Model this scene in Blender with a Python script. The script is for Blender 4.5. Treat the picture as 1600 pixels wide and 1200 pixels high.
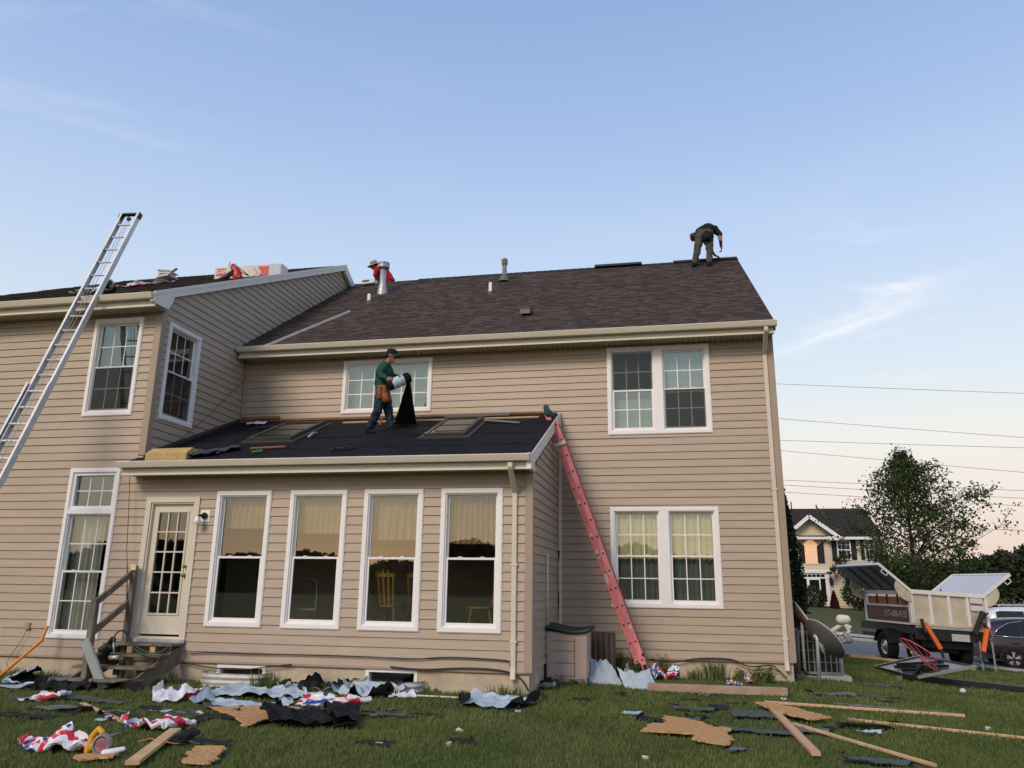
import bpy, bmesh, math, random
import numpy as np
from mathutils import Vector, Matrix, noise

for o in list(bpy.data.objects):
    bpy.data.objects.remove(o)
scene = bpy.context.scene
COL = scene.collection
R = math.radians
rng = random.Random(7)

# ------------------------------------------------------------------ camera
CAM_F = 1208.545 / 1600.0            # focal length in image widths
CAM_H = 1.562
YAW, PITCH, ROLL = R(-11.39304), R(14.43265), R(0.71169)
_cy, _sy, _cp, _sp = math.cos(YAW), math.sin(YAW), math.cos(PITCH), math.sin(PITCH)
FWD = Vector((_sy * _cp, _cy * _cp, _sp))
_right = Vector((_cy, -_sy, 0.0))
_up = _right.cross(FWD)
CRIGHT = math.cos(ROLL) * _right + math.sin(ROLL) * _up
CUP = -math.sin(ROLL) * _right + math.cos(ROLL) * _up
CAM = Vector((0, 0, CAM_H))
cam_data = bpy.data.cameras.new('camera')
cam_data.sensor_width = 36.0
cam_data.lens = 36.0 * CAM_F
cam_data.clip_start = 0.05
cam_data.clip_end = 3000
cam = bpy.data.objects.new('camera', cam_data)
COL.objects.link(cam)
m3 = Matrix((CRIGHT, CUP, -FWD)).transposed()
cam.matrix_world = Matrix.Translation(CAM) @ m3.to_4x4()
scene.camera = cam

# ------------------------------------------------------------------ sky, sun, exposure
SUN_EL, SUN_AZ = R(5.0), R(202.0)      # compass-like azimuth from +Y, clockwise: behind the camera, to its left
scene.view_settings.view_transform = 'Standard'
scene.view_settings.look = 'None'
scene.view_settings.gamma = 1.0
scene.view_settings.exposure = 0.70
world = bpy.data.worlds.new('World')
scene.world = world
world.use_nodes = True
nt = world.node_tree
nt.nodes.clear()
def wn(t, **kw):
    n = nt.nodes.new(t)
    for k, v in kw.items():
        setattr(n, k, v)
    return n
w_out = wn('ShaderNodeOutputWorld')
w_bg = wn('ShaderNodeBackground')
w_bg.inputs['Strength'].default_value = 0.15
sky = wn('ShaderNodeTexSky', sky_type='NISHITA', sun_disc=False, sun_elevation=SUN_EL, sun_rotation=SUN_AZ,
         altitude=100.0, air_density=1.0, dust_density=0.6, ozone_density=1.6)
w_tc = wn('ShaderNodeTexCoord')
# high thin evening cloud: stretched noise mixed over the clear sky
w_sep = wn('ShaderNodeSeparateXYZ')
nt.links.new(w_tc.outputs['Generated'], w_sep.inputs[0])
w_ramp = wn('ShaderNodeValToRGB')           # dusk haze: pale low down, pink belt at the skyline
cr = w_ramp.color_ramp
cr.elements[0].position = 0.0
cr.elements[0].color = (0.56, 0.42, 0.44, 1)
cr.elements[1].position = 1.0
cr.elements[1].color = (0.13, 0.22, 0.46, 1)
for p, c in ((0.05, (0.62, 0.48, 0.46, 1)), (0.09, (0.67, 0.56, 0.52, 1)), (0.17, (0.68, 0.645, 0.60, 1)), (0.25, (0.565, 0.625, 0.685, 1)), (0.39, (0.425, 0.525, 0.70, 1)), (0.52, (0.305, 0.42, 0.64, 1)), (0.66, (0.22, 0.33, 0.565, 1))):
    e = cr.elements.new(p)
    e.color = c
nt.links.new(w_sep.outputs['Z'], w_ramp.inputs['Fac'])
w_map = wn('ShaderNodeMapping')
w_map.inputs['Scale'].default_value = (1.0, 1.0, 5.0)
w_map.inputs['Rotation'].default_value = (R(6), R(-9), 0)
nt.links.new(w_tc.outputs['Generated'], w_map.inputs['Vector'])
w_noise = wn('ShaderNodeTexNoise')
w_noise.inputs['Scale'].default_value = 2.3
w_noise.inputs['Detail'].default_value = 7.0
w_noise.inputs['Roughness'].default_value = 0.55
w_noise.inputs['Distortion'].default_value = 0.6
nt.links.new(w_map.outputs[0], w_noise.inputs['Vector'])
w_cr = wn('ShaderNodeValToRGB')
w_cr.color_ramp.elements[0].position = 0.56
w_cr.color_ramp.elements[0].color = (0, 0, 0, 1)
w_cr.color_ramp.elements[1].position = 0.80
w_cr.color_ramp.elements[1].color = (0.9, 0.9, 0.9, 1)
nt.links.new(w_noise.outputs['Fac'], w_cr.inputs['Fac'])
w_mul = wn('ShaderNodeMixRGB', blend_type='MIX')       # physical sky tempered by the dusk haze colours
w_mul.inputs['Fac'].default_value = 0.86
w_sc = wn('ShaderNodeMixRGB', blend_type='MULTIPLY')
w_sc.inputs['Fac'].default_value = 1.0
w_sc.inputs['Color2'].default_value = (5.7, 5.7, 5.7, 1)
nt.links.new(w_ramp.outputs['Color'], w_sc.inputs['Color1'])
nt.links.new(sky.outputs['Color'], w_mul.inputs['Color1'])
nt.links.new(w_sc.outputs['Color'], w_mul.inputs['Color2'])
w_cl = wn('ShaderNodeMixRGB', blend_type='MIX')
w_cl.inputs['Color2'].default_value = (4.5, 4.3, 4.35, 1)
# the cloud keeps to two thin drifts: one low to the right, a fainter one high on the left
def drift(px, py, width, amount):
    d = Vector((0, 0, 0)); _f = Vector((_sy * _cp, _cy * _cp, _sp)); d = (_f + CRIGHT * ((px - 800) / 1208.545) - CUP * ((py - 600) / 1208.545)).normalized()
    vm = wn('ShaderNodeVectorMath', operation='DISTANCE'); nt.links.new(w_tc.outputs['Generated'], vm.inputs[0]); vm.inputs[1].default_value = d
    mr = wn('ShaderNodeMapRange', interpolation_type='SMOOTHSTEP'); mr.inputs['From Min'].default_value = 0.0; mr.inputs['From Max'].default_value = width; mr.inputs['To Min'].default_value = amount; mr.inputs['To Max'].default_value = 0.0
    nt.links.new(vm.outputs['Value'], mr.inputs['Value']); return mr.outputs[0]
w_a = wn('ShaderNodeMath', operation='ADD'); nt.links.new(drift(1320, 510, 0.17, 0.95), w_a.inputs[0]); nt.links.new(drift(150, 90, 0.22, 0.40), w_a.inputs[1])
w_a2 = wn('ShaderNodeMath', operation='ADD'); nt.links.new(w_a.outputs[0], w_a2.inputs[0]); w_a2.inputs[1].default_value = 0.05
w_m = wn('ShaderNodeMath', operation='MULTIPLY'); nt.links.new(w_cr.outputs['Color'], w_m.inputs[0]); nt.links.new(w_a2.outputs[0], w_m.inputs[1])
# one drawn-out wisp low on the right
def pdir(px, py): return (FWD + CRIGHT * ((px - 800) / 1208.545) - CUP * ((py - 600) / 1208.545)).normalized()
wd0 = pdir(1325, 505); wt1 = (pdir(1430, 470) - pdir(1220, 538)).normalized(); wt2 = wd0.cross(wt1).normalized()
v_sub = wn('ShaderNodeVectorMath', operation='SUBTRACT'); nt.links.new(w_tc.outputs['Generated'], v_sub.inputs[0]); v_sub.inputs[1].default_value = wd0
def axis_dot(v):
    n = wn('ShaderNodeVectorMath', operation='DOT_PRODUCT'); nt.links.new(v_sub.outputs[0], n.inputs[0]); n.inputs[1].default_value = v; return n.outputs['Value']
def mth(op, a, b=None):
    n = wn('ShaderNodeMath', operation=op)
    for i, q in enumerate((a, b)):
        if q is None: continue
        if isinstance(q, (int, float)): n.inputs[i].default_value = q
        else: nt.links.new(q, n.inputs[i])
    return n.outputs[0]
n_off = mth('MULTIPLY', mth('SUBTRACT', w_noise.outputs['Fac'], 0.5), 0.17)
uu, vv = axis_dot(wt1), mth('ADD', axis_dot(wt2), n_off)
g_u = mth('POWER', 2.718, mth('MULTIPLY', mth('POWER', mth('ABSOLUTE', mth('DIVIDE', uu, 0.085)), 2.0), -1.0))
g_v = mth('POWER', 2.718, mth('MULTIPLY', mth('POWER', mth('ABSOLUTE', mth('DIVIDE', vv, 0.011)), 1.4), -1.0))
wisp = mth('MULTIPLY', mth('MULTIPLY', g_u, g_v), mth('MULTIPLY', w_noise.outputs['Fac'], 1.05))
nt.links.new(mth('ADD', w_m.outputs[0], wisp), w_cl.inputs['Fac'])
nt.links.new(w_mul.outputs['Color'], w_cl.inputs['Color1'])
nt.links.new(w_cl.outputs['Color'], w_bg.inputs['Color'])
nt.links.new(w_bg.outputs[0], w_out.inputs['Surface'])

sun_data = bpy.data.lights.new('sun', 'SUN')
sun_data.energy = 1.5
sun_data.angle = R(22)
sun_data.color = (1.0, 0.80, 0.60)
sun = bpy.data.objects.new('sun', sun_data)
COL.objects.link(sun)
sun_el_lamp = R(36)
sun_dir = Vector((math.sin(SUN_AZ) * math.cos(sun_el_lamp), math.cos(SUN_AZ) * math.cos(sun_el_lamp), math.sin(sun_el_lamp)))
sun.rotation_euler = sun_dir.to_track_quat('Z', 'Y').to_euler()

# ------------------------------------------------------------------ mesh helpers
class MB:
    """collects polygons; build() links them as one mesh object"""
    def __init__(self):
        self.v, self.f, self.mi, self.sm = [], [], [], []
        self.cur = 0
        self.smooth = False
    def add(self, vs, fs):
        b = len(self.v)
        self.v.extend([tuple(p) for p in vs])
        for f in fs:
            self.f.append(tuple(b + i for i in f))
            self.mi.append(self.cur)
            self.sm.append(self.smooth)
    def quad(self, a, b, c, d):
        self.add([a, b, c, d], [(0, 1, 2, 3)])
    def box(self, x0, x1, y0, y1, z0, z1, T=None):
        vs = [(x, y, z) for z in (z0, z1) for y in (y0, y1) for x in (x0, x1)]
        if T: vs = [T(*p) for p in vs]
        self.add(vs, [(0, 2, 3, 1), (4, 5, 7, 6), (0, 1, 5, 4), (2, 6, 7, 3), (0, 4, 6, 2), (1, 3, 7, 5)])
    def bar(self, a, b, w, h, up=(0, 0, 1), bevel=0.0):
        """square bar from a to b, w wide, h high"""
        a, b = Vector(a), Vector(b)
        d = (b - a).normalized()
        s = d.cross(Vector(up))
        if s.length < 1e-4: s = d.cross(Vector((1, 0, 0)))
        s.normalize()
        u = s.cross(d)
        if bevel > 0:
            k = bevel
            prof = [(-w/2+k, -h/2), (w/2-k, -h/2), (w/2, -h/2+k), (w/2, h/2-k), (w/2-k, h/2), (-w/2+k, h/2), (-w/2, h/2-k), (-w/2, -h/2+k)]
        else:
            prof = [(-w/2, -h/2), (w/2, -h/2), (w/2, h/2), (-w/2, h/2)]
        n = len(prof)
        vs = [p + s * x + u * y for p in (a, b) for x, y in prof]
        fs = [(i, (i + 1) % n, n + (i + 1) % n, n + i) for i in range(n)]
        fs += [tuple(range(n - 1, -1, -1)), tuple(range(n, 2 * n))]
        self.add(vs, fs)
    def tube(self, pts, r, n=8, cap=True, closed=False):
        pts = [Vector(p) for p in pts]
        rs = r if isinstance(r, (list, tuple)) else [r] * len(pts)
        rings = []
        prev = None
        for i, p in enumerate(pts):
            if closed:
                d = pts[(i + 1) % len(pts)] - pts[i - 1]
            else:
                d = pts[min(i + 1, len(pts) - 1)] - pts[max(i - 1, 0)]
            d.normalize()
            if prev is None:
                s = d.cross(Vector((0, 0, 1)))
                if s.length < 0.05: s = d.cross(Vector((1, 0, 0)))
            else:
                s = prev - d * prev.dot(d)
                if s.length < 1e-4: s = d.cross(Vector((1, 0, 0)))
            s.normalize()
            prev = s
            u = s.cross(d)
            rings.append([p + (s * math.cos(2*math.pi*k/n) + u * math.sin(2*math.pi*k/n)) * rs[i] for k in range(n)])
        vs = [q for rg in rings for q in rg]
        fs = []
        m = len(rings)
        for i in range(m if closed else m - 1):
            j = (i + 1) % m
            for k in range(n):
                fs.append((i*n+k, j*n+k, j*n+(k+1) % n, i*n+(k+1) % n))
        if cap and not closed:
            fs.append(tuple(range(n)))
            fs.append(tuple(range((m-1)*n + n - 1, (m-1)*n - 1, -1)))
        self.add(vs, fs)
    def lathe(self, prof, n=16, T=None, arc=(0, 2 * math.pi)):
        """prof: (radius, z) pairs, turned round z"""
        full = abs(arc[1] - arc[0] - 2 * math.pi) < 1e-6
        cnt = n if full else n + 1
        vs = []
        for r_, z in prof:
            for k in range(cnt):
                a = arc[0] + (arc[1] - arc[0]) * k / n
                p = (r_ * math.cos(a), r_ * math.sin(a), z)
                vs.append(T(*p) if T else p)
        fs = []
        for i in range(len(prof) - 1):
            for k in range(n):
                k2 = (k + 1) % cnt
                fs.append((i*cnt+k, i*cnt+k2, (i+1)*cnt+k2, (i+1)*cnt+k))
        self.add(vs, fs)
    def prism(self, poly, a, b, T=None):
        """closed polygon of (x, z) pushed along y from a to b"""
        n = len(poly)
        vs = [(x, y, z) for y in (a, b) for x, z in poly]
        if T: vs = [T(*p) for p in vs]
        self.add(vs, [(i, (i + 1) % n, n + (i + 1) % n, n + i) for i in range(n)] + [tuple(range(n - 1, -1, -1)), tuple(range(n, 2 * n))])
    def ring(self, T, u0, u1, w0, w1, t, v0, v1, tb=None):
        """rectangular frame of width t (bottom tb) from depth v0 (in) to v1 (out)"""
        tb = t if tb is None else tb
        o = [(u0, w0), (u1, w0), (u1, w1), (u0, w1)]
        i_ = [(u0 + t, w0 + tb), (u1 - t, w0 + tb), (u1 - t, w1 - t), (u0 + t, w1 - t)]
        vs = []
        for ring_, v in ((o, v0), (o, v1), (i_, v1), (i_, v0)):
            vs += [T(u, v, w) for u, w in ring_]
        fs = []
        for a in range(3):
            for k in range(4):
                fs.append((a*4+k, a*4+(k+1) % 4, (a+1)*4+(k+1) % 4, (a+1)*4+k))
        self.add(vs, fs)
    def mesh(self, name, mats=None):
        me = bpy.data.meshes.new(name)
        me.from_pydata(self.v, [], self.f)
        for m in (mats or []): me.materials.append(m)
        if any(self.sm): me.polygons.foreach_set('use_smooth', self.sm)
        if any(self.mi): me.polygons.foreach_set('material_index', self.mi)
        me.update()
        return me
    def build(self, name, mat, parent=None):
        mats = mat if isinstance(mat, (list, tuple)) else [mat]
        return link(name, self.mesh(name, mats), parent)

def link(name, me, parent=None):
    o = bpy.data.objects.new(name, me)
    COL.objects.link(o)
    if parent is not None: o.parent = parent
    return o
def recalc(o):
    bm = bmesh.new(); bm.from_mesh(o.data)
    bmesh.ops.recalc_face_normals(bm, faces=bm.faces)
    bm.to_mesh(o.data); bm.free()
    return o
def tag(o, label=None, cat=None, group=None, kind=None):
    if label: o['label'] = label
    if cat: o['category'] = cat
    if group: o['group'] = group
    if kind: o['kind'] = kind
    return o
def empty(name, label, cat, loc=(0, 0, 0), rz=0.0, group=None):
    o = bpy.data.objects.new(name, None)
    o.empty_display_size = 0.1
    COL.objects.link(o)
    o.location = loc
    o.rotation_euler = (0, 0, rz)
    return tag(o, label, cat, group)
def bevel(o, w, seg=1):
    m = o.modifiers.new('bevel', 'BEVEL'); m.width = w; m.segments = seg; m.limit_method = 'ANGLE'
    return o
def apply_mods(o):
    dg = bpy.context.evaluated_depsgraph_get()
    me = bpy.data.meshes.new_from_object(o.evaluated_get(dg))
    o.modifiers.clear()
    o.data = me
    return o
def copy_tree(o, parent=None):
    c = o.copy(); COL.objects.link(c)
    if parent is not None: c.parent = parent
    for ch in o.children: copy_tree(ch, c)
    return c

def smooth_path(pts, n=6):
    P = [Vector(p) for p in pts]; P = [P[0]*2 - P[1]] + P + [P[-1]*2 - P[-2]]; out = []
    for i in range(1, len(P)-2):
        a, b, c, d = P[i-1:i+3]
        for k in range(n):
            t = k/n; out.append(.5*((2*b) + (c-a)*t + (2*a-5*b+4*c-d)*t*t + (3*b-a-3*c+d)*t*t*t))
    return out + [P[-2]]
MASK = set()
def mark(x, y, r=1):
    i, j = int(math.floor(x/.05)), int(math.floor(y/.05))
    for a in range(-r+1, r+1):
        for b in range(-r+1, r+1): MASK.add((i+a, j+b))

# points seen from the camera's place, put where they stand
def ray(x, y): return FWD + CRIGHT * ((x - 800) / 1208.545) - CUP * ((y - 600) / 1208.545)
def at(x, y, Y): d = ray(x, y); return CAM + d * (Y / d.y)
def at_x(x, y, X): d = ray(x, y); return CAM + d * (X / d.x)
def plane_hit(x, y, Y0, Z0, s):
    d = ray(x, y); t = (Z0 - CAM_H - s * Y0) / (d.z - s * d.y); return CAM + d * t
def softplus(x, k=1.5): return math.log1p(math.exp(min(k * x, 40))) / k
def terrain(X, Y):
    s = (X - 1.0) * 0.85 + (Y - 15.0) * 0.26
    h = -0.085 * softplus(min(s, 22.0) - 1.2)
    if Y > 30: h += 0.058 * (Y - 30) if Y < 62 else 1.856
    h *= 1.0 / (1.0 + math.exp(min((-Y + 4) * 2.0, 40)))
    return h
def on_ground(x, y, lift=0.0):
    d = ray(x, y)
    t = (0.0 - CAM_H) / d.z if d.z < 0 else 100.0
    for _ in range(60):
        p = CAM + d * t
        h = terrain(p.x, p.y)
        t = t * 0.5 + 0.5 * ((h - CAM_H) / d.z)
    p = CAM + d * t
    return Vector((p.x, p.y, terrain(p.x, p.y) + lift))

# ------------------------------------------------------------------ materials
MATS = {}
def mat(name, col, rough=0.6, var=0.0, scale=8.0, metal=0.0, bump=0.0, bscale=60.0, spec=0.5, col2=None, objvar=0.0, stretch=None, coat=0.0):
    if name in MATS: return MATS[name]
    m = bpy.data.materials.new(name); m.use_nodes = True
    t = m.node_tree; b = t.nodes['Principled BSDF']
    b.inputs['Roughness'].default_value = rough
    b.inputs['Metallic'].default_value = metal
    b.inputs['Specular IOR Level'].default_value = spec if (rough < .6 or metal > 0 or spec != 0.5) else 0.15
    b.inputs['Coat Weight'].default_value = coat
    c = (*col, 1)
    b.inputs['Base Color'].default_value = c
    tc = t.nodes.new('ShaderNodeTexCoord')
    src = tc.outputs['Object']
    if stretch:
        mp = t.nodes.new('ShaderNodeMapping'); mp.inputs['Scale'].default_value = stretch
        t.links.new(src, mp.inputs['Vector']); src = mp.outputs[0]
    last = None
    if var or col2:
        n = t.nodes.new('ShaderNodeTexNoise'); n.inputs['Scale'].default_value = scale; n.inputs['Detail'].default_value = 6; n.inputs['Roughness'].default_value = 0.65
        t.links.new(src, n.inputs['Vector'])
        r = t.nodes.new('ShaderNodeValToRGB'); r.color_ramp.elements[0].position = 0.32; r.color_ramp.elements[1].position = 0.68
        c2 = col2 if col2 else tuple(min(1, x * (1 + var)) for x in col)
        c1 = col if col2 else tuple(x * (1 - var) for x in col)
        r.color_ramp.elements[0].color = (*c1, 1); r.color_ramp.elements[1].color = (*c2, 1)
        t.links.new(n.outputs['Fac'], r.inputs['Fac'])
        last = r.outputs['Color']
    if objvar:
        oi = t.nodes.new('ShaderNodeObjectInfo')
        mr = t.nodes.new('ShaderNodeMapRange'); mr.inputs['To Min'].default_value = 1 - objvar; mr.inputs['To Max'].default_value = 1 + objvar
        t.links.new(oi.outputs['Random'], mr.inputs['Value'])
        mx = t.nodes.new('ShaderNodeVectorMath'); mx.operation = 'SCALE'
        if last is not None: t.links.new(last, mx.inputs[0])
        else: mx.inputs[0].default_value = col
        t.links.new(mr.outputs[0], mx.inputs['Scale'])
        last = mx.outputs[0]
    if last is not None: t.links.new(last, b.inputs['Base Color'])
    if bump:
        n2 = t.nodes.new('ShaderNodeTexNoise'); n2.inputs['Scale'].default_value = bscale; n2.inputs['Detail'].default_value = 5
        t.links.new(src, n2.inputs['Vector'])
        bp = t.nodes.new('ShaderNodeBump'); bp.inputs['Strength'].default_value = bump; bp.inputs['Distance'].default_value = 0.01
        t.links.new(n2.outputs['Fac'], bp.inputs['Height']); t.links.new(bp.outputs[0], b.inputs['Normal'])
    MATS[name] = m
    return m
def attr_mat(name, c1, c2, rough=0.85, attr='shade', bump=0.3, bscale=150.0, trans=0.0):
    """two colours chosen by a per-face value"""
    m = bpy.data.materials.new(name); m.use_nodes = True
    t = m.node_tree; b = t.nodes['Principled BSDF']; b.inputs['Roughness'].default_value = rough
    b.inputs['Specular IOR Level'].default_value = 0.25
    a = t.nodes.new('ShaderNodeAttribute'); a.attribute_name = attr
    r = t.nodes.new('ShaderNodeValToRGB'); r.color_ramp.elements[0].color = (*c1, 1); r.color_ramp.elements[1].color = (*c2, 1)
    t.links.new(a.outputs['Fac'], r.inputs['Fac'])
    tc = t.nodes.new('ShaderNodeTexCoord'); n = t.nodes.new('ShaderNodeTexNoise'); n.inputs['Scale'].default_value = bscale; n.inputs['Detail'].default_value = 3
    t.links.new(tc.outputs['Object'], n.inputs['Vector'])
    mr = t.nodes.new('ShaderNodeMapRange'); mr.inputs['To Min'].default_value = 0.75; mr.inputs['To Max'].default_value = 1.25
    t.links.new(n.outputs['Fac'], mr.inputs['Value'])
    mx = t.nodes.new('ShaderNodeVectorMath'); mx.operation = 'SCALE'
    t.links.new(r.outputs['Color'], mx.inputs[0]); t.links.new(mr.outputs[0], mx.inputs['Scale'])
    t.links.new(mx.outputs[0], b.inputs['Base Color'])
    if bump:
        bp = t.nodes.new('ShaderNodeBump'); bp.inputs['Strength'].default_value = bump; bp.inputs['Distance'].default_value = 0.004
        t.links.new(n.outputs['Fac'], bp.inputs['Height']); t.links.new(bp.outputs[0], b.inputs['Normal'])
    if trans:
        tr = t.nodes.new('ShaderNodeBsdfTranslucent'); ms = t.nodes.new('ShaderNodeMixShader'); ms.inputs['Fac'].default_value = trans
        t.links.new(mx.outputs[0], tr.inputs['Color']); t.links.new(b.outputs[0], ms.inputs[1]); t.links.new(tr.outputs[0], ms.inputs[2])
        t.links.new(ms.outputs[0], t.nodes['Material Output'].inputs['Surface'])
    MATS[name] = m
    return m
def set_shade(me, vals):
    a = me.attributes.new('shade', 'FLOAT', 'FACE'); a.data.foreach_set('value', vals)
def glass_mat(name, tint=(0.9, 0.95, 0.92), refl=0.145, trans=(0.93, 0.95, 0.93)):
    m = bpy.data.materials.new(name); m.use_nodes = True
    t = m.node_tree; t.nodes.clear()
    o = t.nodes.new('ShaderNodeOutputMaterial'); g = t.nodes.new('ShaderNodeBsdfGlossy'); g.inputs['Roughness'].default_value = 0.012; g.inputs['Color'].default_value = (*tint, 1)
    tr = t.nodes.new('ShaderNodeBsdfTransparent'); tr.inputs['Color'].default_value = (*trans, 1)
    fr = t.nodes.new('ShaderNodeFresnel'); fr.inputs['IOR'].default_value = 1.5
    mr = t.nodes.new('ShaderNodeMapRange'); mr.inputs['From Min'].default_value = 0.04; mr.inputs['To Min'].default_value = refl; mr.inputs['To Max'].default_value = 1.0
    t.links.new(fr.outputs[0], mr.inputs['Value'])
    # slightly wavy panes
    tc = t.nodes.new('ShaderNodeTexCoord'); n = t.nodes.new('ShaderNodeTexNoise'); n.inputs['Scale'].default_value = 1.6; n.inputs['Detail'].default_value = 1
    t.links.new(tc.outputs['Object'], n.inputs['Vector'])
    bp = t.nodes.new('ShaderNodeBump'); bp.inputs['Strength'].default_value = 0.004; bp.inputs['Distance'].default_value = 0.05
    t.links.new(n.outputs['Fac'], bp.inputs['Height']); t.links.new(bp.outputs[0], g.inputs['Normal'])
    ms = t.nodes.new('ShaderNodeMixShader')
    t.links.new(mr.outputs[0], ms.inputs['Fac']); t.links.new(tr.outputs[0], ms.inputs[1]); t.links.new(g.outputs[0], ms.inputs[2])
    t.links.new(ms.outputs[0], o.inputs['Surface'])
    MATS[name] = m
    return m

M_SIDING = mat('vinyl_siding', (0.392, 0.318, 0.247), 0.5, var=0.09, scale=1.3, objvar=0.022, bump=0.08, bscale=9.0, stretch=(1, 1, 9))
M_CORNER = mat('corner_vinyl', (0.335, 0.265, 0.20), 0.5, var=0.04, scale=3)
M_WHITE = mat('white_vinyl', (0.78, 0.78, 0.79), 0.4, var=0.035, scale=5)
M_GUTTER = mat('almond_aluminium', (0.68, 0.63, 0.52), 0.4, var=0.06, scale=4, stretch=(1, 1, 4))
M_SOFFIT = mat('soffit_vinyl', (0.42, 0.37, 0.28), 0.5, var=0.04, scale=6)
M_RAKE = mat('grey_rake_wrap', (0.74, 0.73, 0.68), 0.5, var=0.05, scale=5)
M_DOOR = mat('almond_door', (0.60, 0.56, 0.47), 0.4, var=0.03, scale=4)
M_CONC = mat('parged_concrete', (0.47, 0.40, 0.30), 0.9, var=0.2, scale=3.0, bump=0.3, bscale=30)
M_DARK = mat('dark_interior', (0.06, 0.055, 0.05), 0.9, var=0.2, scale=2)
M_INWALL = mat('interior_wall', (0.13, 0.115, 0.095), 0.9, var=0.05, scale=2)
M_FELT = mat('roofing_felt', (0.009, 0.0095, 0.013), 0.75, var=0.3, scale=3.5, bump=0.25, bscale=14, spec=0.16)
M_GLASS = glass_mat('window_glass')
M_GLASS_UP = glass_mat('upper_window_glass', tint=(0.86, 0.97, 0.92), refl=0.20, trans=(0.90, 0.95, 0.93))
M_SHINGLE = attr_mat('brown_shingle', (0.036, 0.025, 0.0195), (0.086, 0.061, 0.048), bscale=90)
M_SHINGLE2 = attr_mat('dark_old_shingle', (0.020, 0.016, 0.015), (0.058, 0.047, 0.043), bscale=90)
M_BLACK = mat('black_plastic', (0.012, 0.012, 0.013), 0.45)
M_PVC = mat('white_pvc', (0.72, 0.72, 0.70), 0.4, var=0.05)
M_GALV = mat('galvanised_steel', (0.42, 0.44, 0.46), 0.5, var=0.2, scale=9, metal=0.5)
M_WOOD = mat('fresh_lumber', (0.46, 0.30, 0.155), 0.75, col2=(0.60, 0.42, 0.25), scale=5, stretch=(1, 1, 1), bump=0.2, bscale=40)
M_OLDWOOD = mat('weathered_wood', (0.095, 0.082, 0.066), 0.85, col2=(0.22, 0.19, 0.155), scale=7, bump=0.4, bscale=35, stretch=(1, 1, 0.4))
M_PLY = mat('bare_sheathing', (0.24, 0.13, 0.065), 0.85, var=0.3, scale=12)
M_SCREEN = None
def screen_mat():
    m = bpy.data.materials.new('insect_and_dimming_screen'); m.use_nodes = True
    t = m.node_tree; t.nodes.clear()
    o = t.nodes.new('ShaderNodeOutputMaterial'); d = t.nodes.new('ShaderNodeBsdfDiffuse'); d.inputs['Color'].default_value = (0.03, 0.03, 0.03, 1)
    tr = t.nodes.new('ShaderNodeBsdfTransparent'); ms = t.nodes.new('ShaderNodeMixShader'); ms.inputs['Fac'].default_value = 0.52
    t.links.new(tr.outputs[0], ms.inputs[1]); t.links.new(d.outputs[0], ms.inputs[2]); t.links.new(ms.outputs[0], o.inputs['Surface'])
    return m
M_SCREEN = screen_mat()
# ================================================================== the setting
def build_ground():
    xs = np.unique(np.concatenate([np.linspace(-1500, -60, 10), np.linspace(-60, -16, 12), np.linspace(-16, 24, 81), np.linspace(24, 80, 20), np.linspace(80, 1500, 10)]))
    ys = np.unique(np.concatenate([np.linspace(-1500, -80, 10), np.linspace(-80, 3, 20), np.linspace(3, 34, 63), np.linspace(34, 100, 25), np.linspace(100, 1800, 12)]))
    vs = [(x, y, terrain(x, y)) for y in ys for x in xs]
    nx = len(xs)
    fs = [(j*nx+i, j*nx+i+1, (j+1)*nx+i+1, (j+1)*nx+i) for j in range(len(ys)-1) for i in range(nx-1)]
    mb = MB(); mb.smooth = True; mb.add(vs, fs)
    g = mb.build('ground', mat('lawn_soil', (0.050, 0.075, 0.024), 0.95, col2=(0.115, 0.115, 0.052), scale=2.2, bump=0.8, bscale=45, spec=0.1))
    tag(g, kind='structure')
build_ground()

ROAD_Y0, ROAD_Y1 = 26.4, 34.6
def strip(name, y0, y1, lift, material, x0=-60, x1=120, n=120, thick=0.0):
    mb = MB(); mb.smooth = True
    xs = np.linspace(x0, x1, n)
    rows = [y0 + (y1 - y0) * k / 6 for k in range(7)]
    vs = [(x, y, terrain(x, y) + lift) for y in rows for x in xs]
    nx = len(xs)
    mb.add(vs, [(j*nx+i, j*nx+i+1, (j+1)*nx+i+1, (j+1)*nx+i) for j in range(6) for i in range(nx-1)])
    if thick:
        for y in (y0, y1):
            mb.add([(x, y, terrain(x, y) + lift - dz) for dz in (thick, 0) for x in xs], [(i, i+1, nx+i+1, nx+i) for i in range(nx-1)])
    return mb.build(name, material)
M_ASPH = mat('asphalt', (0.17, 0.17, 0.18), 0.9, var=0.12, scale=0.8, bump=0.3, bscale=80)
M_KERB = mat('kerb_concrete', (0.42, 0.41, 0.38), 0.85, var=0.1, scale=3)
tag(strip('road', ROAD_Y0, ROAD_Y1, 0.02, M_ASPH), kind='structure')
tag(strip('kerb_near', ROAD_Y0 - 0.18, ROAD_Y0, 0.10, M_KERB, thick=0.2), kind='structure')
tag(strip('kerb_far', ROAD_Y1, ROAD_Y1 + 0.18, 0.12, M_KERB, thick=0.2), kind='structure')
tag(strip('pavement', ROAD_Y1 + 1.6, ROAD_Y1 + 2.9, 0.05, M_KERB), kind='structure')

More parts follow.
